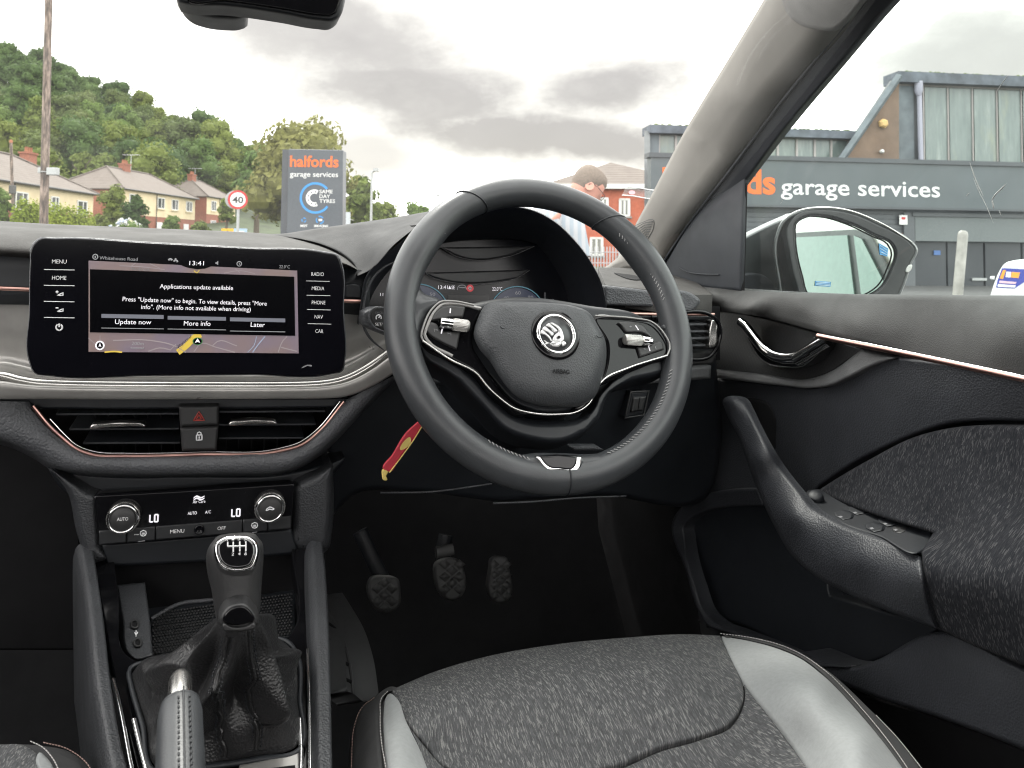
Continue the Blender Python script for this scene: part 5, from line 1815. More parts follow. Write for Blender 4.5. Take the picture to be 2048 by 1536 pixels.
for s, x0, x1, yb, cp, mm in (('13:41', 876, 895, 578, 7.5, m_lit), ('▲SE', 896, 909, 578.5, 7.5, m_lit), ('22.0°C', 984, 1004, 581.5, 7.5, m_lit), ('40', 1006, 1017, 599, 7, m_litdim), ('60', 1030, 1041, 589, 7, m_litdim), ('80', 1055, 1066, 598, 7, m_litdim), ('50', 859, 870, 592, 7, m_litdim), ('vı', 1101, 1107, 602, 6, m_litdim), ('11', 760, 766, 592, 6.5, m_lit)):
    if s.startswith('▲'):
        panel('compass_arrow', [(896, 578, 1), (899, 571, 1), (902, 578, 1)], ICL, m_lit, clu, step=4, ew=0, skirt=0, off=.001)
        s, x0 = 'SE', 902.5
    text_on('display_lettering', s, x0, x1, yb, cp, ICL, mm, clu, off=.0012)
strip('car_symbol', [(914, 580), (916, 573), (922, 570), (930, 572), (932, 579)], ICL, .0005, m_litdim, clu, off=.001, step=4)
strip('car_symbol', [(918, 575), (930, 575.5)], ICL, .0005, m_litdim, clu, off=.001, step=4)
panel('speed_limit_symbol', arc(939.5, 576.5, 5, 0, 337, 14), ICL, m_print, clu, step=3, ew=0, skirt=0, off=.001)
strip('speed_limit_ring', arc(939.5, 576.5, 5.5, 0, 337, 14), ICL, .0013, m_litred, clu, off=.0014, step=4, closed=True)
text_on('display_lettering', '30', 936.5, 942.5, 579, 4.6, ICL, m_dark, clu, off=.0016)
panel('display_message_bar', [(896, 590, 1), (978, 591, 1), (978, 604, 1), (896, 604, 1)], ICL, mat('display_bar', (0.006, 0.006, 0.008), .3), clu, step=12, ew=0, skirt=0, off=.0008)
panel('display_rule', [(1089, 585, 1), (1090, 585, 1), (1090, 606, 1), (1089, 606, 1)], ICL, m_litdim, clu, step=12, ew=0, skirt=0, off=.001)
strip('hood_rim', [(770, 702), (740, 676), (727, 650), (726, 625), (732, 585), (746, 556), (772, 532), (800, 520)], Surf('Y', .932), .0018, m_grain, dash, off=0, taper=True)

# driver's outer corner: pad, slot grille, strip, outer vent
CRT = Surf('Z', [(1211, 570, -.054), (1390, 588, -.061), (1250, 537, -.037), (1330, 547, -.041), (1395, 567, -.052), (1200, 536, -.036), (1300, 570, -.052)])
CR = Surf('Y', [(1205, 535, 1.16), (1280, 545, 1.12), (1380, 560, 1.06), (1211, 569, .985), (1390, 587, .955), (1211, 612, .975), (1390, 615, .955)])
panel('corner_top', [(1196, 535, 1), (1250, 536), (1330, 546), (1395, 566), (1425, 590, 1), (1390, 590), (1300, 580), (1211, 570, 1)], CRT, m_soft, dash, step=10, ew=4, ed=.002, skirt=.03)
panel('corner_front', [(1210, 571, 1), (1300, 581), (1390, 591), (1400, 600), (1392, 616), (1300, 613), (1210, 611, 1)], Surf('Y', [(1210, 580, .985), (1390, 600, .955), (1210, 611, .983)]), m_grain, dash, step=10, ew=5, ed=.003, skirt=.03)
panel('corner_slot', [(1228, 547, 1), (1272, 553), (1292, 558, 1), (1278, 561), (1240, 553)], CRT, m_darker, dash, step=7, ew=2, ed=.001, off=.0015, skirt=.001)
RV = Surf('Y', .955)
panel('corner_recess', [(1205, 608, 1), (1440, 612, 1), (1440, 720, 1), (1195, 730, 1)], Surf('Y', 1.0), m_darker, dash, step=30, ew=0, skirt=0)
strip('rose_strip', [(1205, 626), (1300, 628.5), (1428, 629)], RV, .0025, m_copper, dash)
panel('trim_bar', [(1205, 631, 1), (1425, 632, 1), (1425, 641, 1), (1205, 638, 1)], Surf('Y', .96), m_dark, dash, step=12, ew=3, ed=.002)
for y in (650, 664, 678, 692):
    a, b = RV.hit(1290, y), RV.hit(1414, y - 1)
    d, up = np.array((0, .04, .003)), np.array((0, 0, .0013))
    MB().prism([a - up, a + up, a + up * .6 + d, a - up * .6 + d], b - a).build('vent_slat', m_grain, dash, smooth=False, bevel=.0006)
strip('vent_rim', [(1300, 634), (1425, 635), (1432, 642), (1432, 690), (1425, 703), (1300, 706)], RV, .0028, m_piano, dash, off=.004, step=8)
panel('vent_tab', [(1414, 650), (1419, 638), (1426, 645), (1428, 665), (1425, 690), (1412, 694), (1411, 680)], RV, m_satin, dash, step=5, ew=3, ed=.002, off=.008)
panel('lower_trim', [(1195, 706, 1), (1434, 704, 1), (1426, 728, 1), (1195, 738, 1)], Surf('Y', .965), m_cowl, dash, step=14, ew=4, ed=.004, skirt=.03)

# ---------------- touchscreen
SN = plane((-.03, .855, -.09), (0, -1, .0))
scr = thing('touchscreen', 'freestanding black touchscreen showing an update message over a map', 'touchscreen', (-.03, .86, -.09))
body = [(60, 520), (62, 492), (76, 477), (110, 475), (300, 484), (500, 495), (650, 503), (677, 510), (685, 530), (688, 620), (690, 725), (686, 742), (666, 748), (500, 750), (300, 752), (100, 752), (68, 746), (58, 725), (58, 620)]
panel('housing', body, SN, m_grain, scr, step=10, ew=3, ed=.002, skirt=.012)
ins = np.array(body, float)
c0 = np.array((373, 618.0))
ins = [tuple(c0 + (p - c0) * np.array((.9925, .984))) for p in ins]
pane = panel('screen_glass', ins, SN, m_glassblk, scr, step=10, ew=2.5, ed=.001, skirt=.004, off=.0015)
SO = .0024
def lay(name, pts, m, parent, off):
    return panel(name, [(*p, 1) for p in pts], SN, m, parent, step=40, ew=0, skirt=0, off=off)
m_map = NT('map_picture')
_v = m_map.coords()
_c1 = m_map.ramp(m_map.noise(_v, 16, 2), [(0.45, (0.17, 0.125, 0.12)), (0.6, (0.15, 0.12, 0.15))])
m_map.l(_c1, m_map.b.inputs['Base Color'])
m_map.l(_c1, m_map.b.inputs['Emission Color'])
m_map.b.inputs['Emission Strength'].default_value = 0.34
m_map.b.inputs['Roughness'].default_value = 0.3
disp = lay('display', [(178, 521), (594, 541), (597, 706), (178, 703)], m_map.m, scr, SO)
# roads drawn on the map
m_road = mat('map_road', (0.2, 0.17, 0.17), .4, emit=((0.50, 0.43, 0.45), .22))
m_roadd = mat('map_road_dim', (0.12, 0.1, 0.1), .4, emit=((0.32, 0.27, 0.28), .45))
m_roady = mat('map_main_road', (0.4, 0.3, 0.05), .4, emit=((0.80, 0.55, 0.06), .30))
m_river = mat('map_river', (0.1, 0.12, 0.16), .4, emit=((0.25, 0.28, 0.36), .6))
def road(pts, w, m):
    p = smooth(pts, False, 8)
    L, R_ = [], []
    for i, q in enumerate(p):
        t = p[min(i + 1, len(p) - 1)] - p[max(i - 1, 0)]
        nn = np.array((-t[1], t[0])) / (np.linalg.norm(t) + 1e-9) * w / 2
        L.append(SN.hit(*(q + nn), SO + .0005))
        R_.append(SN.hit(*(q - nn), SO + .0005))
    MB().grid([L, R_]).build('map_road', m, disp, smooth=False)
for pts, w, m in (([(227, 680), (300, 680), (352, 692), (372, 704)], 2.2, m_road), ([(340, 700), (352, 688)], 1.8, m_road), ([(297, 702), (320, 695), (342, 699)], 2.2, m_road), ([(357, 702), (395, 665), (410, 668)], 2, m_road), ([(388, 703), (403, 686), (430, 693), (470, 704)], 2, m_road), ([(424, 692), (435, 682), (474, 691)], 2, m_road), ([(556, 704), (566, 680), (574, 672)], 2, m_road), ([(562, 694), (594, 702)], 2, m_road), ([(505, 704), (515, 690), (530, 672)], 2.2, m_river), ([(495, 704), (508, 690), (513, 672)], 1.4, m_river), ([(201, 670), (201, 690)], 1.5, m_roadd), ([(178, 675), (192, 688)], 1.5, m_roadd), ([(240, 531), (300, 535), (330, 539)], 1.6, m_roadd), ([(272, 526), (262, 533)], 1.6, m_roadd), ([(448, 546), (480, 541), (510, 547)], 1.6, m_roadd), ([(388, 541), (394, 546), (399, 540)], 2, m_roady), ([(470, 537), (480, 545)], 1.5, m_roadd), ([(300, 527), (320, 536)], 1.5, m_roadd)):
    road(pts, w, m)
road([(356, 704), (375, 689), (392, 672), (402, 668)], 12, m_roady)
road([(210, 703.5), (230, 702), (245, 703.5)], 3, m_roady)
m_dlg = mat('dialog_black', (0.003, 0.003, 0.004), .12, spec=.2)
dlg = lay('message_box', [(181, 538), (588, 553), (590, 671), (181, 664)], m_dlg, scr, SO + .0008)
panel('status_dip', [(355, 527, 1), (372, 534), (380, 536), (410, 537), (418, 534), (432, 530, 1)], SN, m_dlg, scr, step=20, ew=0, skirt=0, off=SO + .0006)
DO = SO + .0013
m_grad = mat('button_grey', (0.06, 0.06, 0.07), .4, emit=((0.20, 0.21, 0.25), .35))
for x0, x1, y0, y1, s, tx0, tx1, ty in ((204, 328, 627, 655, 'Update now', 231, 303, 647), (336, 452, 631, 657, 'More info', 368, 421, 650), (460, 570, 634, 661, 'Later', 501, 529, 652.5)):
    k = (y1 - y0) * .28
    lay('message_button', [(x0, y0), (x1, y0 + 2.3), (x1, y0 + 2.3 + k), (x0, y0 + k)], m_grad, dlg, DO)
    lay('button_rule', [(x0, y1 - .6), (x1, y1 + 1.3), (x1, y1 + 2.6), (x0, y1 + .7)], m_litdim, dlg, DO)
    text_on('screen_lettering', s, tx0, tx1, ty, 9.6, SN, m_lit, dlg, off=DO + .0004, y1=ty + .8)
for s, x0, x1, y, y1, cp in (('Applications update available', 320, 466, 576, 579.5, 9), ('Press "Update now" to begin. To view details, press "More', 246, 533, 601.5, 610.5, 9), ('info". (More info not available when driving)', 283, 501, 617, 622, 9)):
    text_on('screen_lettering', s, x0, x1, y, cp, SN, m_lit, dlg, off=DO + .0004, y1=y1)
for s, x0, x1, y, y1, cp, mm in (('Whitehouse Road', 200, 276, 518.5, 521.5, 7, m_litdim), ('13:41', 379, 408, 530, 530.6, 9, m_lit), ('22.0°C', 558, 579, 536, 536.6, 6.5, m_litdim), ('Hoobrook', 263, 301, 540, 541.5, 6.5, m_dimprint), ('200m', 264, 288, 689, 689.4, 7, m_litdim)):
    text_on('screen_lettering', s, x0, x1, y, cp, SN, mm, scr, off=DO, y1=y1)
_v2, _f2 = glyphs('Worcester')
text_on('screen_lettering', 'Worcester', 357, 385, 697, 6.5, SN, m_dlg, scr, off=DO, y1=672)
strip('compass_ring', arc(201, 690, 8, 0, 337, 14), SN, .0007, m_lit, scr, off=DO, closed=True, step=4)
panel('compass_disc', arc(201, 690, 7.4, 0, 337, 14), SN, m_dlg, scr, step=6, ew=0, skirt=0, off=DO - .0003)
panel('compass_arrow', [(198, 693.5, 1), (201, 684.5, 1), (204, 693.5, 1), (201, 691, 1)], SN, m_lit, scr, step=6, ew=0, skirt=0, off=DO)
panel('position_disc', arc(395.5, 681.5, 10, 0, 345, 20, 7.5), SN, mat('position_green', (0.02, 0.10, 0.03), .4, emit=((.05, .25, .06), .25)), scr, step=6, ew=0, skirt=0, off=DO)
panel('position_disc_middle', arc(395.5, 681.5, 8.4, 0, 345, 20, 6.2), SN, m_dlg, scr, step=6, ew=0, skirt=0, off=DO + .0003)
panel('position_arrow', [(390, 684.5, 1), (395.5, 675.5, 1), (401, 684.5, 1), (395.5, 682.5, 1)], SN, m_lit, scr, step=6, ew=0, skirt=0, off=DO + .0007)
strip('scale_bar', [(263, 693, 1), (263, 695, 1), (288, 695.4, 1), (288, 693.4, 1)], SN, .0004, m_litdim, scr, off=DO, seg=4)
strip('info_mark', arc(191.5, 513.5, 5, 0, 337, 12), SN, .0005, m_litdim, scr, off=SO, closed=True, step=4, seg=4)
strip('info_mark', [(191.5, 511.5), (191.5, 516)], SN, .0006, m_litdim, scr, off=SO, step=4, seg=4)
strip('clock_mark', arc(478.5, 527.5, 4.6, 0, 337, 12), SN, .0005, m_litdim, scr, off=SO, closed=True, step=4, seg=4)
strip('clock_mark', [(478.5, 525), (478.5, 528), (480.5, 529)], SN, .0004, m_litdim, scr, off=SO, step=4, seg=4)
panel('sound_mark', [(431, 524.5, 1), (433, 524.5, 1), (436.5, 521.5, 1), (436.5, 530, 1), (433, 527.5, 1), (431, 527.5, 1)], SN, m_litdim, scr, step=6, ew=0, skirt=0, off=SO)
strip('link_mark', [(337, 520), (341, 518), (345, 520)], SN, .0011, m_litdim, scr, off=SO, step=3, seg=4)
strip('person_mark', [(348, 523), (349.5, 521), (352, 520.5), (354.5, 521.5), (355.5, 524)], SN, .0009, m_litdim, scr, off=SO, step=3, seg=4)
panel('person_mark', arc(351.5, 518, 2, 0, 337, 10), SN, m_litdim, scr, step=3, ew=0, skirt=0, off=SO)
panel('antenna_mark', [(601, 736, 1), (608, 731), (616, 728.5), (624, 731), (622, 732.5), (615, 731), (608, 734)], SN, m_dimprint, scr, step=6, ew=0, skirt=0, off=SO)
for s, x0, x1, y in (('MENU', 105, 134, 526.5), ('HOME', 105, 133.5, 559)):
    text_on('key_lettering', s, x0, x1, y, 8.2, SN, m_print, scr, off=SO, y1=y + .4)
for s, x0, x1, y in (('RADIO', 622, 647, 551.3), ('MEDIA', 623, 648, 579.7), ('PHONE', 623, 650, 608), ('NAV', 628.5, 645, 636.5), ('CAR', 630, 646, 665)):
    text_on('key_lettering', s, x0, x1, y, 7.6, SN, m_print, scr, off=SO, y1=y + .5)
for y in (538, 569.5, 601.5, 633.5):
    lay('key_rule', [(89, y), (150, y + 1), (150, y + 2.4), (89, y + 1.4)], m_print, scr, SO)
for x, y in ((612, 561), (613, 589.5), (614, 618), (615, 646.3)):
    lay('key_rule', [(x, y), (x + 47, y + 1), (x + 47, y + 2), (x, y + 1)], m_print, scr, SO)
for y, plus in ((587, True), (619, False)):
    strip('volume_mark', [(116, y + 3.5, 1), (127, y - 2, 1), (127, y + 3.5, 1)], SN, .0006, m_print, scr, off=SO, closed=True, step=4, seg=4)
    strip('volume_mark', [(112.5, y - 3.5), (118, y - 3.5)], SN, .0006, m_print, scr, off=SO, step=4, seg=4)
    if plus:
        strip('volume_mark', [(115.2, y - 6), (115.2, y - 1)], SN, .0006, m_print, scr, off=SO, step=4, seg=4)
strip('power_mark', arc(119.5, 654, 6.2, 120, 420, 16), SN, .0007, m_print, scr, off=SO, step=4, seg=4)
strip('power_mark', [(119.5, 646.5), (119.5, 653.5)], SN, .0007, m_print, scr, off=SO, step=4, seg=4)

# ---------------- climate panel
CP = plane((-.03, .90, -.28), (0, -1, .06))
cl = thing('climate_panel', 'black climate control panel with two chrome ringed dials below the middle vents', 'climate panel', (-.03, .9, -.3))
panel('fascia', [(190, 990, 1), (390, 979), (588, 966, 1), (583, 1055, 1), (390, 1071), (199, 1087, 1)], CP, m_piano, cl, step=16, ew=2, ed=.001, skirt=.02, off=.004)
key = mat('climate_key', (0.022, 0.023, 0.025), .35)
edges = [199, 255, 312, 485, 535, 582]
for i in range(5):
    a, b = edges[i] + .8, edges[i + 1] - .8
    yt = lambda x: 1058 - (x - 199) * .0765
    yb = lambda x: 1086 - (x - 199) * .083
    panel('climate_key', [(a, yt(a), 1), (b, yt(b), 1), (b, yb(b), 1), (a, yb(a), 1)], CP, key, cl, step=12, ew=2, ed=.0015, skirt=.006, off=.006)
nCP = _n((0, -1, .06))
for x, y, r, s in ((249, 1030, 31, 'AUTO'), (539, 1010, 28, '')):
    c = CP.hit(x, y, .004)
    pxm = np.linalg.norm(CP.hit(x + 10, y) - CP.hit(x, y)) / 10
    R = r * pxm
    k = MB().lathe(c, nCP, [(0, R * 1.05), (.006, R * 1.04), (.008, R * .99)], 40).build('dial', m_dark, cl)
    M = MB()
    for q in range(60):
        a = 2 * math.pi * q / 60
        e1, e2 = np.array((1, 0, 0)), np.cross(nCP, (1, 0, 0))
        p = c + (e1 * math.cos(a) + e2 * math.sin(a)) * R * 1.045
        M.box(p + nCP * .004, (.0006, .0006, .003), (e1, e2, nCP))
    M.build('knurl', m_satin, k, kind='stuff')
    MB().lathe(c, nCP, [(.006, R * 1.03), (.0115, R * .98), (.0125, R * .90), (.0115, R * .83), (.010, R * .80)], 48, caps=False).build('chrome_ring', m_chrome, k)
    MB().lathe(c, nCP, [(.008, R * .82), (.0105, R * .81), (.0112, R * .76), (.0113, R * .2)], 40).build('dial_cap', m_button, k)
    if s:
        text_on('dial_lettering', s, x - 11, x + 11, y + 3, 7, CP, m_print, k, off=.0165, y1=y + 1.6)
    else:
        strip('dial_symbol', [(531, 1013), (533, 1009), (538, 1006), (544, 1008), (547, 1010)], CP, .0006, m_print, k, off=.0163, step=4, seg=4)
        strip('dial_symbol', [(531, 1013), (535, 1012), (537, 1010), (543, 1011.5), (547, 1010)], CP, .0006, m_print, k, off=.0163, step=4, seg=4)
def seg7(x, y, chars, mm):
    w, h = 6.5, 14.0
    for i, ch in enumerate(chars):
        X = x + i * 9.5
        Y = y - i * .5
        for (a, b, c_, d_) in {'L': ((0, 1, 0, 0), (0, 1, 1, 1)), '0': ((0, 0, 1, 0), (1, 0, 1, 1), (1, 1, 0, 1), (0, 1, 0, 0))}[ch]:
            strip('display_digit', [(X + a * w - b * .6, Y - h + b * h), (X + c_ * w - d_ * .6, Y - h + d_ * h)], CP, .0008, mm, cl, off=.0052, step=10, seg=4)
seg7(301, 1041, 'L0', m_lit)
seg7(464, 1030, 'L0', m_lit)
for s, x0, x1, y, dy, cp, mm in (('Air Care', 386, 411, 1003.5, -1.5, 6.5, m_lit), ('AUTO', 376, 394, 1026.3, -1.2, 6.2, m_lit), ('A/C', 410.5, 422, 1023.8, -.8, 6, m_lit), ('MENU', 341, 369, 1063, -1.8, 7.5, m_print), ('OFF', 435, 451, 1056.5, -1, 7, m_print)):
    text_on('climate_lettering', s, x0, x1, y, cp, CP, mm, cl, off=.0066, y1=y + dy)
for dy in (0, 4):
    strip('air_symbol', [(387, 994 + dy), (394, 989.5 + dy), (402, 993 + dy), (410, 989 + dy)], CP, .0008, m_lit, cl, off=.0055, step=4, seg=4, taper=True)
for x, y in ((288, 1063), (509, 1047.5)):
    strip('heater_symbol', [(x - 5, y - 4), (x + 5, y - 4.5), (x + 4, y + 3.5), (x - 4, y + 4)], CP, .0006, m_print, cl, off=.0072, closed=True, step=5, seg=4)
    for q in (-2, 0, 2):
        strip('heater_symbol', [(x + q, y - 2), (x + q, y + 2)], CP, .0004, m_print, cl, off=.0072, step=5, seg=4)
text_on('climate_lettering', 'max', 270, 280, 1066.5, 3.5, CP, m_print, cl, off=.0066, y1=1066)
MB().lathe(CP.hit(399, 1055, .006), nCP, [(0, .0052), (.0025, .005), (.0028, .0035), (.001, .0034), (.0005, .0015)], 20).build('climate_sensor', m_glassblk, cl)
for x0, x1, y in ((277, 291, 1079), (504, 514, 1061.5)):
    strip('key_lamp', [(x0, y), (x1, y - 1.2)], CP, .0006, m_dimprint, cl, off=.0066, step=6, seg=4)

# ---------------- steering wheel
WC = np.array((.34012903, .81367664, -.08940512))
WA = rad(25.0754)
wn = np.array((0, -math.cos(WA), math.sin(WA)))
we1 = np.array((1.0, 0, 0))
we2 = np.array((0, math.sin(WA), math.cos(WA)))
sw = thing('steering_wheel', 'two spoke leather steering wheel with a chrome winged badge on its hub', 'steering wheel', WC)
wp = lambda r, a, h=0.0: WC + (we1 * math.cos(a) + we2 * math.sin(a)) * r + wn * h
rows = []
NS, NR = 160, 24
for i in range(NS):
    a = 2 * math.pi * i / NS
    fat = 1 + .10 * (math.exp(-((math.degrees(a) - 148) / 12) ** 2) + math.exp(-((math.degrees(a) - 32) / 12) ** 2))
    rows.append([WC + (we1 * math.cos(a) + we2 * math.sin(a)) * (.1685 + .0175 * math.cos(b) - (.002 * (fat - 1) * 10 if math.cos(b) < 0 else 0)) + wn * .0185 * math.sin(b) * fat for b in [2 * math.pi * k / NR for k in range(NR)]])
MB().grid(rows, True, True).build('rim', m_leather, sw)
def seam(a, tilt):
    pts = []
    for k in range(25):
        b = 2 * math.pi * k / 24
        aa = a + tilt * math.cos(b)
        pts.append(wp(.1685 + .0179 * math.cos(b), aa, .0189 * math.sin(b)))
    MB().tube(pts, .0009, 5).build('rim_seam', m_dark, sw)
# seam angles found from where the seams cross the picture
seam(rad(117), rad(4))
seam(rad(53), rad(-5))
seam(rad(-90.5), 0)
WP = lambda h: plane(WC + wn * h, wn)
def on_wheel(px, py, h=0.0):
    p = WP(h).hit(px, py) - WC
    return math.atan2(p.dot(we2), p.dot(we1)), math.hypot(p.dot(we1), p.dot(we2))
# stitching along the inner edge of the rim
st = MB()
for a0, a1 in ((on_wheel(1240, 460)[0], on_wheel(1306, 610)[0]), (on_wheel(1335, 745)[0], on_wheel(1205, 912)[0]), (on_wheel(960, 900)[0] - 2 * math.pi * 0, on_wheel(1060, 925)[0]), (on_wheel(905, 490)[0], on_wheel(880, 520)[0])):
    n = max(3, int(abs(a1 - a0) * .151 / .0042))
    for k in range(n):
        a = a0 + (a1 - a0) * (k + .5) / n
        b = rad(180 - 42)
        r_, h_ = .1685 + .0181 * math.cos(b), .0192 * math.sin(b)
        t = -we1 * math.sin(a) + we2 * math.cos(a)
        rr_ = we1 * math.cos(a) + we2 * math.sin(a)
        p = wp(r_, a, h_)
        st.tube([p - t * .0013 - rr_ * .0012 - wn * .0010, p + wn * .0002, p + t * .0013 + rr_ * .0012 + wn * .0010], .00055, 5)
st.build('rim_stitching', m_stitch, sw, kind='stuff')
# leather thumb rests that run from the rim to the spokes
panel('thumb_rest', [(792, 600), (806, 545), (834, 500), (850, 478), (872, 462), (878, 484), (862, 508), (844, 530), (836, 559), (845, 584), (880, 604), (868, 620), (846, 660), (842, 700), (836, 730), (806, 740), (790, 680)], WP(.011), m_leather, sw, step=9, ew=24, ed=.012, skirt=.012)
panel('thumb_rest', [(1340, 640), (1366, 672), (1364, 705), (1350, 738), (1334, 724), (1343, 698), (1332, 668), (1322, 654)], WP(.006), m_leather, sw, step=9, ew=20, ed=.010, skirt=.012)
# lower dark shroud of the spokes
panel('spoke_back', [(838, 672), (860, 690), (950, 750), (995, 800), (1040, 832), (1110, 840), (1170, 830), (1205, 780), (1330, 716), (1338, 728), (1215, 792), (1195, 842), (1140, 885), (1060, 884), (1010, 866), (960, 815), (905, 758), (838, 705)], WP(-.004), m_dark, sw, step=14, ew=14, ed=.02, skirt=.03)
panel('spoke_back', [(915, 620), (980, 600), (1180, 612), (1290, 640), (1325, 700), (1210, 760), (1160, 815), (1040, 815), (960, 740), (870, 690)], WP(-.004), m_dark, sw, step=20, ew=8, ed=.01, skirt=.02)
# piano black pods
pod_l = panel('spoke_panel', [(842, 676), (846, 656), (868, 614), (880, 604), (906, 602), (948, 611), (962, 616), (950, 650), (945, 690), (962, 722), (985, 755), (1010, 790), (1040, 812), (1062, 824), (1040, 830), (1005, 806), (975, 780), (955, 752), (905, 722), (848, 690)], WP(.006), m_piano, sw, step=9, ew=7, ed=.004, skirt=.014)
pod_r = panel('spoke_panel', [(1190, 632), (1230, 632), (1272, 636), (1302, 642), (1328, 666), (1341, 697), (1337, 711), (1300, 728), (1256, 746), (1220, 762), (1197, 775), (1186, 800), (1165, 822), (1150, 820), (1175, 790), (1205, 745), (1212, 690)], WP(.006), m_piano, sw, step=9, ew=7, ed=.004, skirt=.014)
strip('chrome_line', [(846, 682), (900, 719), (955, 748), (975, 773), (1001, 797), (1030, 817), (1066, 826), (1113, 828.5), (1155, 823), (1178, 807), (1195, 773), (1207, 759.5), (1254, 737), (1334, 711)], WP(.010), .0013, m_satin, sw, seg=8)
m_dull = mat('dull_metal_edge', (.26, .255, .25), .35, metal=.6)
strip('pod_edge', [(948, 610), (906, 602.5), (880, 604), (868, 613.5), (846, 656), (842.5, 672), (847, 684)], WP(.010), .0012, m_dull, sw, seg=8)
strip('pod_edge', [(1334, 711), (1340, 697), (1328, 667), (1302, 643), (1272, 637), (1190, 631.5)], WP(.010), .0012, m_dull, sw, seg=8)
strip('grey_edge', [(962, 617), (908, 607), (886, 608), (874, 617), (853, 656), (849, 668), (856, 682), (905, 712)], WP(.0092), .0020, m_dull, sw, seg=6, sq=(.5, 1))
for prn, up_, lo_, rl, sl in (('left', [(862, 641, 1), (868, 627), (884, 613), (902, 610), (931, 613, 1), (926, 635, 1), (900, 635), (880, 639)], [(851, 657), (859, 643, 1), (873, 648), (881, 661), (900, 663), (921, 663, 1), (914, 699, 1), (880, 683), (858, 668)], ((880, 645), (938, 653), 12.5), None), ('right', [(1237, 645, 1), (1262, 644), (1284, 650), (1299, 666), (1309, 683, 1), (1303, 676), (1290, 668), (1252, 665, 1)], [(1274, 694, 1), (1304, 689), (1309, 685), (1320, 682), (1328, 699, 1), (1280, 715, 1)], ((1249, 679), (1302, 683), 11.5), None)):
    panel('button_plate', up_, WP(.0098), m_button, pod_l if prn == 'left' else pod_r, step=7, ew=4, ed=.002, skirt=.006)
    panel('button_plate', lo_, WP(.0098), m_button, pod_l if prn == 'left' else pod_r, step=7, ew=4, ed=.002, skirt=.006)
    (xa, ya), (xb, yb), r = rl
    par = pod_l if prn == 'left' else pod_r
    a, b = WP(.012).hit(xa, ya), WP(.012).hit(xb, yb)
    R = r * .00052
    ax_ = b - a
    t0, t1 = (.0, .42) if prn == 'left' else (.68, 1.0)
    k0, k1 = (.42, 1.0) if prn == 'left' else (0, .68)
    MB().tube([a + ax_ * t0 - _n(ax_) * 0, a + ax_ * (t0 + .02), a + ax_ * (t1 - .01)], [R * .8, R * .92, R * .92], 20, up=wn).build('roller_end', m_chrome, par)
    rl_ = MB().tube([a + ax_ * k0, a + ax_ * (k0 + .03), a + ax_ * (k1 - .05), a + ax_ * k1], [R * .9, R, R, R * .78], 24, up=wn).build('roller', mat('roller_metal', (.50, .49, .47), .38, metal=.8), par)
    kn = MB()
    for q in range(26):
        aa = 2 * math.pi * q / 26
        o = (np.cross(_n(ax_), wn) * math.cos(aa) + wn * math.sin(aa)) * R * 1.0
        kn.tube([a + ax_ * (k0 + .05) + o, a + ax_ * (k1 - .08) + o], .00035, 4)
    kn.build('knurl', m_satin, rl_, kind='stuff')
for pts in ([(901, 617), (900, 626)], [(884.5, 658.5), (882.5, 667)], [(1271, 651), (1277, 660)], [(1297, 692), (1300, 702)]):
    strip('button_mark', pts, WP(.0102), .0007, m_lit, sw, step=4, seg=4)
for s, x0, x1, y in (('|<', 868, 876, 662.5), ('>|', 894, 902, 669.5), ('+', 1259, 1264, 656), ('<', 1287, 1291, 700.5), ('(', 1310, 1313, 697)):
    text_on('button_lettering', s, x0, x1, y, 5, WP(.0102), m_dimprint, sw)
# airbag cover
bag = [(975, 606), (1001, 603), (1040, 603), (1087, 605), (1147, 612), (1177, 624), (1198, 655), (1210, 679), (1213, 710), (1203, 761), (1188, 795), (1168, 809), (1108, 814), (1061, 807), (1031, 792), (1001, 757), (979, 722), (958, 697), (947, 668), (954, 641), (964, 619)]
O = smooth(bag, True, 7)
cB = np.array((1092.0, 688.0))
rows = []
for k, h, shift in ((1.0, .004, (0, 0)), (1.0, .012, (0, 0)), (.985, .019, (0, -1)), (.95, .0255, (1, -4)), (.88, .031, (3, -9)), (.80, .0345, (6, -13)), (.70, .036, (8, -14)), (.5, .038, (9, -12)), (.25, .039, (9, -10)), (.02, .0392, (9, -10))):
    rows.append([WP(h).hit(*(cB + (p - cB) * k * np.array((1 if k > .9 else 1, 1)) + np.array(shift))) for p in O])
padM = MB().grid(rows, True)
pad = padM.build('airbag_cover', m_bag, sw)
BS = WP(.0388)
bc = WP(.036).hit(1109, 671)
bR = np.linalg.norm(WP(.036).hit(1109 + 46, 671) - bc)
bdg = MB().lathe(bc, wn, [(0, bR * 1.02), (.0035, bR * 1.02), (.0045, bR), (.0052, bR * .9), (.0050, bR * .2)], 48).build('badge', m_piano, sw)
MB().lathe(bc, wn, [(.0045, bR * .84), (.0068, bR * .81), (.0075, bR * .76), (.0068, bR * .71), (.0045, bR * .68)], 48, caps=False).build('badge_ring', m_chrome, bdg)
MB().lathe(bc, wn, [(.0050, bR * .70), (.0054, bR * .69), (.0056, bR * .1)], 40).build('badge_disc', mat('badge_grey', (0.05, 0.053, 0.056), .3, metal=.3), bdg)
BD = plane(bc + wn * .0062, wn)
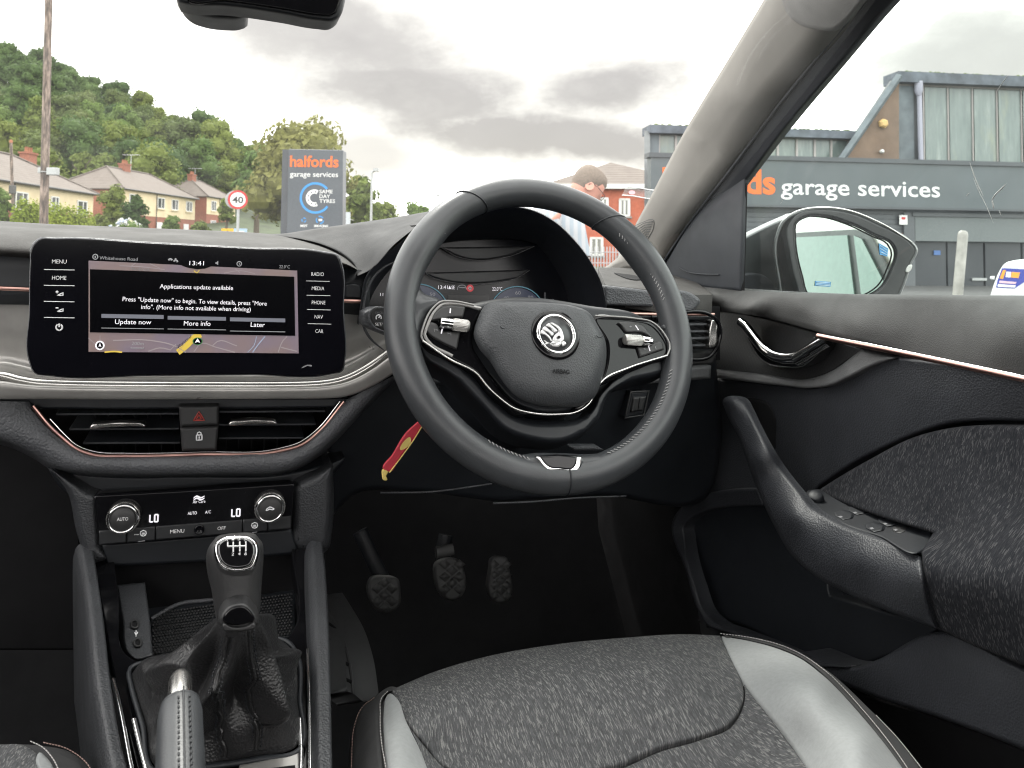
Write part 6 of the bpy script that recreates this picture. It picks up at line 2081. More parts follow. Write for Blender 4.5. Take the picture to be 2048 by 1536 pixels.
# the winged arrow: three feathers, a wing with an eye, an arrow with a notched tail
for f_ in ([(1080, 667), (1082, 661), (1094, 668), (1101, 676), (1102, 684), (1098, 679), (1090, 671)], [(1084, 659), (1087, 654), (1100, 661), (1107, 668), (1104, 673), (1096, 666)], [(1091, 651), (1096, 647), (1107, 654), (1114, 664), (1108, 666), (1100, 657)], [(1100, 646), (1110, 648), (1121, 657), (1126, 668), (1126, 683), (1104, 684), (1105, 677), (1111, 668), (1116, 664), (1109, 654)], [(1087, 681), (1093, 684), (1123, 685.5), (1124, 682.5), (1132, 688), (1123, 692), (1123, 689.5), (1094, 688.5), (1088, 690), (1091, 686)]):
    panel('badge_wing', f_, BD, m_badge, bdg, step=4, ew=3, ed=.0012, skirt=.002, off=.001)
panel('badge_eye', arc(1116.5, 675.5, 3.2, 0, 337, 12), BD, m_piano, bdg, step=3, ew=0, skirt=0, off=.0022)
text_on('airbag_lettering', 'AIRBAG', 1105, 1139, 746.5, 8.6, WP(.0388), m_darker, pad, off=.0004, bold=.03, y1=748)
for x, y in ((1007, 653), (1199, 671)):
    strip('horn_mark', [(x - 6, y), (x - 4, y + 3), (x + 4, y + 3), (x + 6, y + 1)], WP(.0360 if x < 1100 else .0355), .0006, m_dark, pad, off=.0004, step=4, seg=4)
# metal clasp at six o'clock
ins_ = [(1070, 912, 1), (1110, 909), (1164, 912, 1), (1166, 930), (1160, 942), (1120, 944), (1092, 942), (1080, 930)]
panel('rim_clasp', ins_, WP(.0175), m_chrome, sw, step=7, ew=6, ed=.004, skirt=.016)
panel('clasp_inlay', [(1080, 914, 1), (1112, 911), (1154, 914, 1), (1153, 926), (1147, 936), (1118, 937), (1100, 935), (1090, 928)], WP(.0185), m_piano, sw, step=7, ew=3, ed=.001, skirt=.003)
panel('clasp_root', [(1010, 930), (1035, 912), (1060, 907), (1112, 906), (1180, 908), (1215, 905), (1235, 905), (1215, 935), (1160, 950), (1110, 952), (1060, 945)], WP(.0145), m_leather, sw, step=9, ew=18, ed=.012, skirt=.012)
# column shroud behind the wheel
B = MB()
rows = []
for q, r in ((-.03, .060), (-.05, .075), (-.10, .085), (-.2, .09)):
    rows.append([WC + wn * q + we1 * r * 1.0 * math.cos(a) + we2 * (r * .85 * math.sin(a) - .03) for a in [2 * math.pi * k / 28 for k in range(28)]])
B.grid(rows, True)
B.add(rows[0], [list(range(28))])
B.build('column_shroud', m_dark, dash)

# stalk with the cruise switch on its end
stk = thing('cruise_stalk', 'grey switch stalk marked SET beside the left edge of the wheel', 'stalk', (.17, .88, -.13))
SK = Surf('Y', .885)
panel('stalk_arm', [(724, 625, 1), (740, 617), (760, 616), (800, 630), (830, 660), (830, 690), (790, 678), (742, 660), (726, 652)], Surf('Y', .895), m_grain, stk, step=8, ew=6, ed=.005, skirt=.02)
panel('stalk_head', [(740, 632), (746, 618), (770, 617), (810, 622), (810, 670), (770, 662), (748, 650)], SK, m_button, stk, step=7, ew=4, ed=.003, skirt=.012)
strip('stalk_edge', [(810, 622), (770, 616), (745, 618), (738, 634), (746, 652), (770, 664), (810, 674)], SK, .0012, m_grain, stk, step=6)
text_on('stalk_lettering', 'SET/', 750, 765, 651, 6, SK, m_print, stk)
text_on('stalk_lettering', 'CANCEL', 750, 766, 627, 4, SK, m_dimprint, stk)
strip('stalk_symbol', arc(757, 635, 5.2, -30, 220, 12), SK, .0007, m_print, stk, off=.0008, step=4, seg=4)
strip('stalk_symbol', [(757, 635.5), (760, 631.5)], SK, .0007, m_print, stk, off=.0008, step=4, seg=4)
# ignition key, its ring and the red tag
kt = thing('key_tag', 'red and yellow card tag hanging from the ignition key below the wheel', 'key tag', (.17, .83, -.24))
KY = Surf('Y', .84)
panel('card', [(838, 842, 1), (846, 848, 1), (832, 872), (800, 915), (778, 944), (768, 940), (786, 908), (812, 866)], KY, m_redtag, kt, step=8, ew=2, ed=.001, skirt=.002)
panel('card_end', [(766, 939), (777, 943), (772, 952), (775, 960), (768, 961), (764, 950)], KY, m_yellow, kt, step=6, ew=2, ed=.001, skirt=.002)
panel('card_print', [(812, 878), (820, 874), (822, 880), (808, 898), (802, 900)], KY, m_yellow, kt, step=6, ew=0, skirt=0, off=.0006)
strip('card_edge', [(846, 849), (831, 874), (801, 916), (779, 945)], KY, .0007, m_yellow, kt, off=.0004, seg=4)
KB = Surf('Y', .90)
panel('key_blade', [(862, 725, 1), (869, 722, 1), (868, 745), (861, 775), (855, 788), (858, 765), (864, 745)], Surf('Y', .86), m_chrome, kt, step=6, ew=2, ed=.001, skirt=.003)
strip('key_ring', [(860, 785), (853, 800), (846, 825), (842, 845)], Surf('Y', .85), .0008, m_satin, kt, step=8)
MB().lathe(KB.hit(876, 745), (-.3, -1, .3), [(0, .016), (.02, .016), (.022, .011), (.018, .009)], 24).build('ignition_lock', m_dark, dash)

# ---------------- pedals
PD = plane((.3, 1.16, -.5), (0, -1, .35))
def pedal(name, label, out, arm, cellsx, ctr, w):
    t = thing(name, label, 'pedal', PD.hit(*ctr))
    o = panel('pedal_pad', out, PD, m_pedal, t, step=8, ew=6, ed=.004, skirt=.014)
    xs = [p[0] for p in out]
    ys = [p[1] for p in out]
    # raised rubber lozenges
    a = rad(36)
    for i in range(-7, 8):
        for j in range(-7, 8):
            cx = ctr[0] + (i - j) * w * .5 * 1.18
            cy = ctr[1] + (i + j) * w * .5
            if not (min(xs) + 6 < cx < max(xs) - 6 and min(ys) + 10 < cy < max(ys) - 8):
                continue
            L = np.array([p[:2] for p in smooth(out, True, 8)])
            x1, y1 = np.roll(L[:, 0], -1), np.roll(L[:, 1], -1)
            c = ((L[:, 1] > cy) != (y1 > cy)) & (cx < (x1 - L[:, 0]) * (cy - L[:, 1]) / (y1 - L[:, 1] + 1e-9) + L[:, 0])
            if c.sum() % 2 == 0:
                continue
            h = w * .40
            panel('tread_block', [(cx - h * 1.15, cy, 1), (cx, cy - h, 1), (cx + h * 1.15, cy, 1), (cx, cy + h, 1)], PD, m_pedal, t, step=30, ew=0, skirt=.003, off=.0025)
    if arm:
        strip('pedal_arm', arm, plane((.3, 1.19, -.5), (0, -1, .2)), .012, m_dark, t, sq=(.5, 1), seg=10)
    return t
pedal('clutch_pedal', 'rubber clutch pedal with lozenge tread, leftmost of the three pedals', [(736, 1172), (742, 1156), (770, 1151), (796, 1158), (801, 1180), (797, 1213), (785, 1222), (757, 1224), (748, 1212)], [(766, 1160), (750, 1128), (735, 1095), (720, 1062)], 3, (769, 1190), 25)
pedal('brake_pedal', 'rubber brake pedal with lozenge tread, between the clutch and the accelerator', [(870, 1150), (874, 1125), (885, 1118), (918, 1120), (928, 1140), (928, 1185), (920, 1196), (893, 1199), (884, 1190)], [(890, 1125), (886, 1108), (888, 1090), (892, 1070)], 3, (904, 1166), 25)
pedal('accelerator_pedal', 'narrow upright rubber accelerator pedal, rightmost of the three', [(982, 1132), (984, 1118), (1014, 1116), (1018, 1135), (1022, 1190), (1016, 1201), (990, 1204), (983, 1196)], None, 2, (1001, 1160), 21)
bk = strip('pedal_bracket', [(872, 1105), (890, 1102), (906, 1098)], Surf('Y', 1.13), .009, m_satin if False else m_pedal, shell, sq=(.8, 1))
# foot rest beside the console
fr = thing('foot_rest', 'ribbed dark foot rest panel against the side of the console', 'foot rest', (.13, .72, -.5))
FR = Surf('X', [(655, 1220, .145), (708, 1400, .165), (655, 1400, .13), (700, 1310, .165)])
frm = mat('foot_rest_rubber', (0.055, 0.055, 0.057), .6)
panel('foot_rest_face', [(640, 1190, 1), (655, 1215), (680, 1262), (697, 1320), (708, 1404, 1), (674, 1412, 1), (655, 1396, 1), (640, 1390, 1)], FR, frm, fr, step=12, ew=4, ed=.003, skirt=.03)
for y0, y1, x1 in ((1243, 1268, 684), (1277, 1297, 692), (1308, 1330, 699), (1340, 1364, 704), (1368, 1397, 707)):
    strip('rib_groove', [(652, y0), (x1 - 2, y1)], FR, .0022, m_darker, fr, off=.0, seg=6)
strip('foot_rest_edge', [(655, 1215), (680, 1262), (697, 1320), (708, 1402)], FR, .0022, frm, fr, seg=6)

# ---------------- centre console
con = thing('centre_console', 'black centre console with padded rails, bright strips and an open tray with two sockets', 'console', (.03, .6, -.45))
CN = plane((0, .60, -.42), (0, -.24, 1))
CNL = lambda d: plane((0, .60, -.42 - d), (0, -.24, 1))
panel('console_deck', [(186, 1120, 1), (228, 1118, 1), (238, 1200), (255, 1312), (268, 1320), (400, 1300), (578, 1272), (585, 1262), (584, 1098, 1), (640, 1095, 1), (650, 1300), (655, 1600, 1), (290, 1600, 1), (240, 1400)], CNL(.006), m_piano, con, step=12, ew=3, ed=.0015, skirt=.02)
tray = panel('tray_floor', [(190, 1080, 1), (640, 1060, 1), (620, 1300, 1), (230, 1345, 1)], CNL(.075), m_dark, con, step=30, ew=0, skirt=0)
panel('tray_back', [(160, 1050, 1), (660, 1040, 1), (640, 1240, 1), (200, 1260, 1)], Surf('Y', .93), m_darker, con, step=40, ew=0, skirt=0)
mt = panel('tray_mat', [(300, 1240, 1), (362, 1208), (410, 1202), (590, 1180, 1), (590, 1272, 1), (312, 1311, 1)], CNL(.07), m_dark, con, step=20, ew=3, ed=.001, skirt=.003)
strip('mat_edge', [(302, 1238), (362, 1207), (412, 1201), (520, 1190)], CNL(.068), .0022, m_grain, con, step=8)
M = MB()
for j in range(16):
    for i in range(46):
        x, y = 306 + i * 6.3 + (3 if j % 2 else 0), 1228 + j * 5.6 - i * .9
        if y > 1212 - (x - 300) * .1 + max(0, (362 - x)) * .5 and y < 1308 - (x - 312) * .14 and x < 585:
            c = CNL(.0685).hit(x, y)
            M.lathe(c, (0, 0, 1), [(0, .0015), (.0012, .0011)], 6)
M.build('mat_dots', m_button, con, kind='stuff')
ub = panel('socket_panel', [(233, 1170, 1), (290, 1165, 1), (300, 1240), (306, 1312, 1), (268, 1318), (257, 1308), (245, 1240)], CNL(.03), m_rail, con, step=12, ew=4, ed=.003, skirt=.03)
for x, y in ((269, 1249), (275, 1286)):
    strip('charging_socket', [(x - 5, y - 6.5), (x + 5, y - 7), (x + 5.5, y + 5.5), (x - 4, y + 6)], CNL(.0285), .0011, m_button, ub, closed=True, step=4)
    panel('socket_hole', [(x - 3, y - 4.5), (x + 3.4, y - 5), (x + 3.8, y + 4), (x - 2.4, y + 4.5)], CNL(.0288), m_darker, ub, step=4, ew=0, skirt=0)
strip('usb_mark', [(272, 1273), (272, 1261)], CNL(.029), .0005, m_print, ub, step=4, seg=4)
strip('usb_mark', [(269, 1265), (272, 1269.5), (275.5, 1264)], CNL(.029), .0005, m_print, ub, step=4, seg=4)
# padded rails
def rail(name, pts):
    rows = []
    for (xl, xr, y, z) in pts:
        s = plane((0, .60, -.42 + z), (0, -.24, 1))
        a, b = s.hit(xl, y), s.hit(xr, y)
        u_ = b - a
        dn = np.array((0, 0, -1.0))
        rows.append([a + dn * .16 + u_ * .55, a + dn * .03 - u_ * .02, a + dn * .008, a + dn * .002 + u_ * .10, a + u_ * .35 + np.array((0, 0, .002)), a + u_ * .7 + np.array((0, 0, .001)), b - u_ * .08, b + dn * .004, b + dn * .012, b + dn * .07])
    rows = [list(c) for c in zip(*[smooth3([r[j] for r in rows], k=6) for j in range(len(rows[0]))])]
    rows = [smooth3(r, k=3) for r in rows]
    return MB().grid(rows).build(name, m_rail, con)
rail('padded_rail', [(150, 186, 1090, .010), (162, 196, 1150, .012), (174, 210, 1250, .012), (184, 222, 1359, .012), (202, 241, 1475, .012), (214, 257, 1540, .012), (230, 276, 1620, .012)])
rail('padded_rail', [(612, 646, 1085, .012), (613, 652, 1140, .014), (617, 657, 1230, .014), (622, 661, 1340, .014), (624, 664, 1480, .014), (625, 668, 1620, .014)])
for pts in ([(226, 1360), (236, 1400), (263, 1540), (276, 1600)], [(268, 1440), (280, 1490), (294, 1545)], [(616, 1300), (619, 1400), (621, 1560), (622, 1600)], [(600, 1440), (602, 1500), (601, 1560)]):
    strip('bright_strip', pts, CNL(-.001), .0022, m_chrome, con, seg=6)
panel('silver_plate', [(480, 1530, 1), (540, 1518), (598, 1504, 1), (600, 1610, 1), (440, 1610, 1)], CNL(-.002), m_silver, con, step=14, ew=3, ed=.002, skirt=.01)
panel('cup_well', [(470, 1545, 1), (590, 1530, 1), (596, 1620, 1), (455, 1620, 1)], CNL(-.003), m_darker, con, step=16, ew=0, skirt=0)
strip('gaiter_frame', [(258, 1345), (330, 1322), (430, 1308), (586, 1295), (594, 1310), (600, 1400), (598, 1500), (520, 1518), (400, 1535), (310, 1545), (285, 1450), (262, 1370)], CNL(-.001), .0022, m_dark, con, closed=True)

# ---------------- gear lever
gl = thing('gear_lever', 'black gear lever with a chrome rimmed shift pattern cap and creased leather gaiter', 'gear lever', (.05, .62, -.36))
KN_ = Surf('Y', .615)
sect = [(476, 1250, 36), (476, 1238, 40), (476, 1222, 44), (475, 1200, 46), (474, 1180, 48), (472, 1155, 52), (471, 1130, 55), (471, 1110, 55), (472, 1095, 52), (472, 1084, 45)]
ax_k = _n((0.0, .26, 1.0))
rows = []
for i, (x, y, hw) in enumerate(sect):
    c = plane((0, .615, -.3), (0, -1, .26)).hit(x, y)
    d = np.linalg.norm(c)
    r_ = hw / FOC * cdir(x, y).dot(c) / np.dot(cdir(x, y), cdir(x, y))
    fw = np.array((0, 1.0, -.26))
    rows.append([c + np.array((1.0, 0, 0)) * r_ * (abs(math.cos(a)) ** .8) * math.copysign(1, math.cos(a)) + fw * (r_ * .92 * (abs(math.sin(a)) ** .8) * math.copysign(1, math.sin(a)) + r_ * .6) for a in [2 * math.pi * k / 36 for k in range(36)]])
rows.append([sum(rows[-1]) / 36 + (p - sum(rows[-1]) / 36) * .75 + ax_k * .004 for p in rows[-1]])
rows.append([sum(rows[-1]) / 36 + (p - sum(rows[-1]) / 36) * .1 + ax_k * .001 for p in rows[-1]])
rows = [list(c) for c in zip(*[smooth3([r[j] for r in rows], k=3) for j in range(36)])]
knob = MB().grid(rows, True).build('knob', mat('knob_leather', (0.026, 0.026, 0.027), .42, grain=('leather', 900, .18, .0004)), gl)
# cap facing back and up
kc = rows[-8]
KT = plane(plane((0, .600, -.3), (0, -1, .26)).hit(472, 1110), (0, -.80, .60))
ring = [(428, 1100), (432, 1085), (445, 1075), (472, 1071), (500, 1074), (513, 1085), (517, 1100), (514, 1122), (505, 1138), (488, 1144), (472, 1145), (452, 1142), (438, 1132), (430, 1115)]
panel('cap_ring', ring, KT, m_chrome, gl, step=6, ew=5, ed=.0035, skirt=.012, off=.0015)
cap_ = panel('shift_cap', [tuple(np.array((472, 1107.5)) + (np.array(p) - np.array((472, 1107.5))) * .83) for p in ring], KT, mat('gloss_cap', (.006, .006, .007), .06, coat=1.0), gl, step=7, ew=4, ed=.001, skirt=.002, off=.003, puff=.002)
for pts in ([(466, 1088), (466, 1108)], [(479, 1087), (479, 1107)], [(491, 1087), (491, 1107)], [(455, 1097), (491, 1096)], [(455, 1088), (455, 1097)]):
    strip('shift_mark', pts, KT, .0005, m_print, cap_, off=.0055, step=5, seg=4)
for s, x, y in (('R', 453, 1086), ('1', 465, 1085), ('3', 477, 1085), ('5', 489.5, 1085), ('2', 464.5, 1115.5), ('4', 477.5, 1114.8), ('6', 490, 1114.5)):
    text_on('shift_lettering', s, x - 2.2, x + 2.6, y, 6, KT, m_print, cap_, off=.0056)
# collar with its inset
CO = plane(plane((0, .592, -.3), (0, -1, .10)).hit(476, 1240), (0, -1, .10))
panel('collar', [(440, 1252), (452, 1214), (462, 1208), (496, 1208), (504, 1216), (515, 1250), (500, 1257), (470, 1259), (448, 1257)], CO, bpy.data.materials['knob_leather'], gl, step=6, ew=7, ed=.006, skirt=.02)
panel('collar_inset', [(447, 1240), (456, 1218), (464, 1213), (494, 1213), (501, 1220), (508, 1238), (495, 1243), (460, 1246)], CO, m_piano, gl, step=6, ew=3, ed=.002, skirt=.004, off=.003)
panel('collar_lip', [(447, 1243), (462, 1249), (495, 1247), (508, 1241), (511, 1250), (496, 1256), (465, 1258), (446, 1254)], CO, m_button, gl, step=6, ew=3, ed=.002, skirt=.004, off=.0045)
# gaiter: folds from the collar out to its frame
import_a = np.linspace(0, 2 * math.pi, 97)[:-1]
base_px = smooth([(262, 1350), (330, 1328), (430, 1314), (584, 1300), (590, 1315), (596, 1400), (594, 1492), (520, 1512), (400, 1530), (314, 1536), (290, 1450), (266, 1372)], True, 4)
base3 = [CNL(.0).hit(*p) for p in base_px]
bc3 = sum(base3) / len(base3)
ang = np.array([math.atan2(p[1] - bc3[1], p[0] - bc3[0]) for p in base3])
neck = plane((0, .62, -.3), (0, -1, .26)).hit(476, 1250) + np.array((0, .008, .004))
rows = []
for j in range(22):
    q = j / 21
    row = []
    for a in import_a:
        k = int(np.argmin(np.abs((ang - a + math.pi) % (2 * math.pi) - math.pi)))
        bp = base3[k]
        np_ = neck + np.array((math.cos(a) * .0145, math.sin(a) * .0145, 0))
        e = q ** .92
        p = np_ + (bp - np_) * e
        hgt = neck[2] + (bp[2] - neck[2]) * (q ** .80)
        fold = 1.1 - 2.0 * abs(math.sin(2.5 * a + 2.6 * q + .6)) + .55 * (1 - 2 * abs(math.sin(3.5 * a - 3 * q + 1.2)))
        env = math.sin(math.pi * q) ** 1.0
        rad_ = np.array((math.cos(a), math.sin(a), 0))
        p = np.array((p[0], p[1], hgt)) + rad_ * fold * env * .0115 + np.array((0, 0, 1)) * env * (.006 * math.sin(4 * a - 8 * q) + .012 * math.exp(-((q - .86) / .10) ** 2))
        row.append(p)
    rows.append(row)
gt = MB().grid([r for r in rows], True).build('gaiter', m_boot, gl)
gt.modifiers.new('soft', 'SUBSURF').render_levels = 1
for a0, tw in ((rad(-112), .5), (rad(-52), -.2)):
    pts = []
    M = MB()
    for j in range(1, 21):
        k = int(((a0 + tw * j / 21) % (2 * math.pi)) / (2 * math.pi) * 96) % 96
        pts.append(rows[j][k] + np.array((0, -.0012, .0012)))
    P = smooth3(pts, k=5)
    for side in (-1, 1):
        for i in range(0, len(P) - 2, 2):
            o = np.array((side * .0035, 0, 0))
            M.tube([P[i] + o, P[i + 1] + o], .0006, 4)
    M.build('gaiter_stitching', m_dark, gt, kind='stuff')
    MB().tube(P, .0012, 6).build('gaiter_seam', m_boot, gt)

# ---------------- handbrake
hb = thing('handbrake_lever', 'leather wrapped handbrake lever with a chrome button on its end', 'handbrake', (-.02, .5, -.27))
HB = lambda d: plane((-.02, .52, -.285), (0, -.1, 1))
hp0 = HB(0).hit(360, 1410)
hp1 = HB(0).hit(362, 1640)
hd = _n(hp1 - hp0)
rr0 = np.linalg.norm(HB(0).hit(360 + 43, 1420) - HB(0).hit(360, 1420))
P = [hp0 + hd * (t * np.linalg.norm(hp1 - hp0)) for t in np.linspace(0, 1.3, 12)]
grip = MB().tube(P, [rr0 * .90] + [rr0 * v for v in (1.0, 1.0, 1.01, 1.02, 1.02, 1.0, 1.0, .98, .98, .97, .96)], 28, sq=(.85, 1), up=(0, 0, 1)).build('grip', m_leather, hb)
MB().tube([hp0 - hd * .028, hp0 - hd * .023, hp0 - hd * .004, hp0 + hd * .004], [rr0 * .40, rr0 * .54, rr0 * .56, rr0 * .56], 24, sq=(.9, 1), up=(0, 0, 1)).build('release_button', m_satin, hb)
MB().tube([hp0 - hd * .003, hp0 + hd * .002], [rr0 * .72, rr0 * .93], 28, sq=(.85, 1), up=(0, 0, 1)).build('grip_collar', m_dark, hb)
M = MB()
MB().tube([p + np.array((rr0 * .10, 0, rr0 * .87)) for p in P[:10]], .0006, 5).build('grip_seam', m_dark, hb)
for side in (-.12, .38):
    for k in range(60):
        p = hp0 + hd * (.008 + k * .0042) + np.array((rr0 * (side + 0.0), 0, rr0 * .865))
        M.tube([p, p + hd * .0022], .0006, 4)
M.build('grip_stitching', m_dark, hb, kind='stuff')

# ---------------- driver's seat cushion
seat = thing('driver_seat', 'driver seat cushion in streaked grey cloth with pale suede bolsters', 'car seat', (.33, .5, -.5))
SZ = Surf('Z', [(1100, 1292, -.425), (870, 1345, -.435), (1380, 1270, -.425), (1100, 1350, -.405), (1350, 1340, -.405), (900, 1400, -.41), (1150, 1450, -.415), (1150, 1536, -.425), (1300, 1600, -.435), (740, 1400, -.45), (775, 1393, -.432), (700, 1480, -.465), (775, 1490, -.405), (820, 1480, -.408), (870, 1520, -.425), (698, 1600, -.45), (780, 1600, -.39), (1450, 1280, -.425), (1560, 1310, -.405), (1640, 1400, -.375), (1550, 1400, -.394), (1480, 1370, -.411), (1600, 1500, -.394), (1720, 1500, -.36), (1700, 1375, -.42), (1780, 1470, -.405), (1870, 1560, -.40)])
seatL = [(697, 1620, 1), (699, 1520), (706, 1450), (722, 1415), (745, 1396), (790, 1372, 1)]
panel('cushion_side', [(690, 1640, 1), (698, 1520), (705, 1450), (722, 1415), (745, 1397), (800, 1370), (870, 1344), (960, 1317), (1100, 1291), (1250, 1276), (1380, 1269), (1440, 1271), (1560, 1295), (1650, 1340), (1740, 1420), (1830, 1520), (1900, 1640, 1)], SZ, m_seatdark, seat, step=22, ew=20, ed=.016, skirt=.16, off=-.003)
panel('cushion_front', [(782, 1384, 1), (870, 1347), (960, 1320), (1100, 1294), (1250, 1279), (1380, 1272), (1440, 1275, 1), (1462, 1322), (1484, 1368), (1487, 1400), (1476, 1432), (1460, 1453), (1400, 1480), (1320, 1503), (1230, 1540), (1100, 1552), (960, 1552), (890, 1540), (845, 1490), (815, 1450), (795, 1410)], SZ, m_seatfab, seat, step=10, ew=7, ed=.0035, skirt=.012, off=.002, puff=.004)
panel('cushion_rear', [(820, 1462, 1), (848, 1497), (893, 1545), (1100, 1560), (1232, 1546), (1322, 1508), (1404, 1484), (1466, 1456), (1481, 1432), (1490, 1400), (1488, 1373, 1), (1548, 1451), (1606, 1531), (1668, 1640, 1), (880, 1640, 1), (846, 1524)], SZ, m_seatfab, seat, step=12, ew=6, ed=.003, skirt=.012, off=.002)
panel('suede_bolster', [(768, 1420), (772, 1400), (780, 1393), (790, 1400), (812, 1450), (845, 1520), (880, 1640, 1), (786, 1640, 1), (775, 1540), (768, 1470)], SZ, m_suede, seat, step=9, ew=5, ed=.002, skirt=.012, off=.003, puff=.003)
panel('suede_bolster', [(1443, 1278, 1), (1500, 1288), (1560, 1305), (1602, 1324), (1643, 1355), (1723, 1439), (1799, 1536), (1864, 1640, 1), (1668, 1640, 1), (1607, 1531), (1548, 1450), (1490, 1375), (1462, 1322)], SZ, m_suede, seat, step=10, ew=5, ed=.002, skirt=.012, off=.003, puff=.004)
panel('cushion_edge', [(700, 1640, 1), (702, 1520), (709, 1450), (724, 1417), (747, 1399), (790, 1378), (800, 1384), (772, 1391), (762, 1410), (760, 1470), (766, 1540), (778, 1640, 1)], SZ, m_seatdark, seat, step=9, ew=9, ed=.008, skirt=.012, off=.002, puff=.002)
panel('cushion_edge', [(1446, 1276, 1), (1500, 1281), (1560, 1298), (1648, 1343), (1736, 1422), (1826, 1522), (1890, 1640, 1), (1866, 1640, 1), (1802, 1536), (1726, 1438), (1645, 1353), (1602, 1322), (1560, 1303), (1500, 1287)], SZ, m_seatdark, seat, step=9, ew=8, ed=.004, skirt=.012, off=.003)
def stitches(pts, m, parent, off, gap=7.0, ln=4.0, r=.00045, surf=SZ, name='seat_stitching'):
    P = smooth(pts, False, 1.0)
    M = MB()
    acc, i = 0.0, 0
    while i < len(P) - int(ln) - 1:
        M.tube([surf.hit(*P[i], off), surf.hit(*P[i + int(ln)], off)], r, 4)
        i += int(gap)
    return M.build(name, m, parent, kind='stuff')
stitches([(1440, 1276), (1500, 1284), (1562, 1300), (1604, 1319), (1648, 1350), (1730, 1436), (1806, 1536), (1840, 1590)], m_stitchw, seat, .0048, 6, 4)
stitches([(1752, 1440), (1790, 1480), (1830, 1530), (1860, 1570)], m_stitchw, seat, .0040, 6, 4)
stitches([(775, 1391), (764, 1402), (760, 1440), (762, 1490), (771, 1545), (780, 1600)], m_stitchw, seat, .0038, 6, 4)
stitches([(748, 1402), (724, 1421), (709, 1456), (703, 1520), (704, 1600)], m_stitchr, seat, .0030, 6, 4)
for pts in ([(848, 1495), (893, 1544)], [(1232, 1546), (1322, 1507), (1404, 1483), (1464, 1456), (1480, 1432), (1489, 1400), (1487, 1372)]):
    strip('seat_seam', pts, SZ, .0009, m_darker, seat, off=-.001)

# ---------------- passenger seat: a corner of its cushion
ps = thing('passenger_seat', 'front corner of the passenger seat cushion at the lower left', 'car seat', (-.2, .45, -.5))
SP = Surf('Z', [(0, 1495, -.40), (100, 1496, -.40), (180, 1536, -.415), (0, 1600, -.385), (100, 1600, -.38)])
panel('cushion_side', [(-250, 1490, 1), (0, 1489), (80, 1491), (140, 1504), (180, 1534), (215, 1640, 1), (-250, 1640, 1)], SP, m_seatdark, ps, step=16, ew=14, ed=.012, skirt=.2)
panel('cushion_front', [(-250, 1496, 1), (0, 1494), (50, 1497), (72, 1512), (90, 1560), (100, 1640, 1), (-250, 1640, 1)], SP, m_seatfab, ps, step=12, ew=8, ed=.005, skirt=.01, off=.002)
panel('suede_bolster', [(72, 1525), (78, 1516), (90, 1524), (112, 1560), (130, 1640, 1), (100, 1640, 1), (84, 1565)], SP, m_suede, ps, step=8, ew=6, ed=.004, skirt=.01, off=.004)
stitches([(60, 1496), (84, 1508), (104, 1530), (125, 1580)], m_stitchw, ps, .005, 6, 4, surf=SP)
stitches([(86, 1497), (136, 1511), (172, 1538), (195, 1590)], m_stitchr, ps, .0045, 6, 4, surf=SP)

# ---------------- driver's door
door = thing('driver_door', 'dark driver door trim with chrome release, curved grab handle and cloth arch', 'car door', (.72, .6, -.4))
DB = Surf('X', [(1340, 560, .775), (1340, 1300, .765), (2048, 560, .765), (2048, 1400, .745), (1600, 900, .765)])
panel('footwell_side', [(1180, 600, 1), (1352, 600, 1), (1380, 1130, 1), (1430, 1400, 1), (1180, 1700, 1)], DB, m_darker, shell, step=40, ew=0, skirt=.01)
panel('door_back', [(1340, 560, 1), (1500, 578), (1700, 588), (2048, 592), (2520, 596, 1), (2520, 1850, 1), (1440, 1700, 1), (1425, 1390, 1), (1376, 1130, 1)], DB, m_dark, door, step=40, ew=0, skirt=.03)
UP = Surf('X', [(1385, 572, .745), (1483, 580, .745), (1650, 588, .74), (2048, 591, .735), (1420, 600, .71), (1500, 612, .695), (1700, 640, .685), (2048, 672, .675), (1430, 628, .735), (1530, 636, .72), (1640, 664, .705), (1800, 710, .695), (2048, 768, .685), (1400, 590, .725), (1600, 605, .71), (2048, 620, .70), (2200, 640, .69)])
panel('door_top_pad', [(1385, 571, 1), (1420, 576), (1483, 581), (1560, 584.5), (1650, 587), (1850, 589.5), (2048, 591), (2480, 594, 1), (2480, 866, 1), (2048, 767), (1900, 732), (1800, 708), (1700, 682), (1640, 665), (1560, 643), (1500, 630), (1440, 624), (1400, 618), (1385, 612, 1)], UP, m_doortop, door, step=10, ew=10, ed=.008, skirt=.05)
INS = Surf('X', [(1425, 625, .745), (1425, 740, .74), (1650, 665, .725), (1640, 745, .725), (1530, 690, .748), (1740, 700, .71)])
panel('ribbed_insert', [(1420, 618, 1), (1500, 630), (1560, 644), (1640, 668), (1700, 690), (1735, 700, 1), (1700, 718), (1652, 748), (1618, 758), (1513, 749), (1421, 738, 1)], INS, m_ribbed, door, step=12, ew=3, ed=.002, skirt=.02)
GB = Surf('X', [(1422, 737, .735), (1427, 755, .730), (1560, 772, .718), (1627, 776, .708), (1618, 757, .72), (1725, 698, .706), (1778, 714, .692), (1700, 745, .698)])
panel('grey_trim_band', [(1421, 737, 1), (1513, 748), (1618, 757.5), (1650, 748), (1725, 698, 1), (1790, 716, 1), (1740, 734), (1696, 756), (1660, 771), (1627, 776), (1559, 771), (1424, 755, 1)], GB, mat('grey_door_trim', (0.075, 0.076, 0.078), .5, grain=('leather', 560, .4, .0007)), door, step=8, ew=6, ed=.006, skirt=.03)
strip('rose_strip', [(1636, 672), (1700, 685), (1800, 705), (1900, 726), (2048, 758), (2200, 792), (2470, 856)], Surf('X', .682), .0034, m_copper, door, seg=10, step=20)
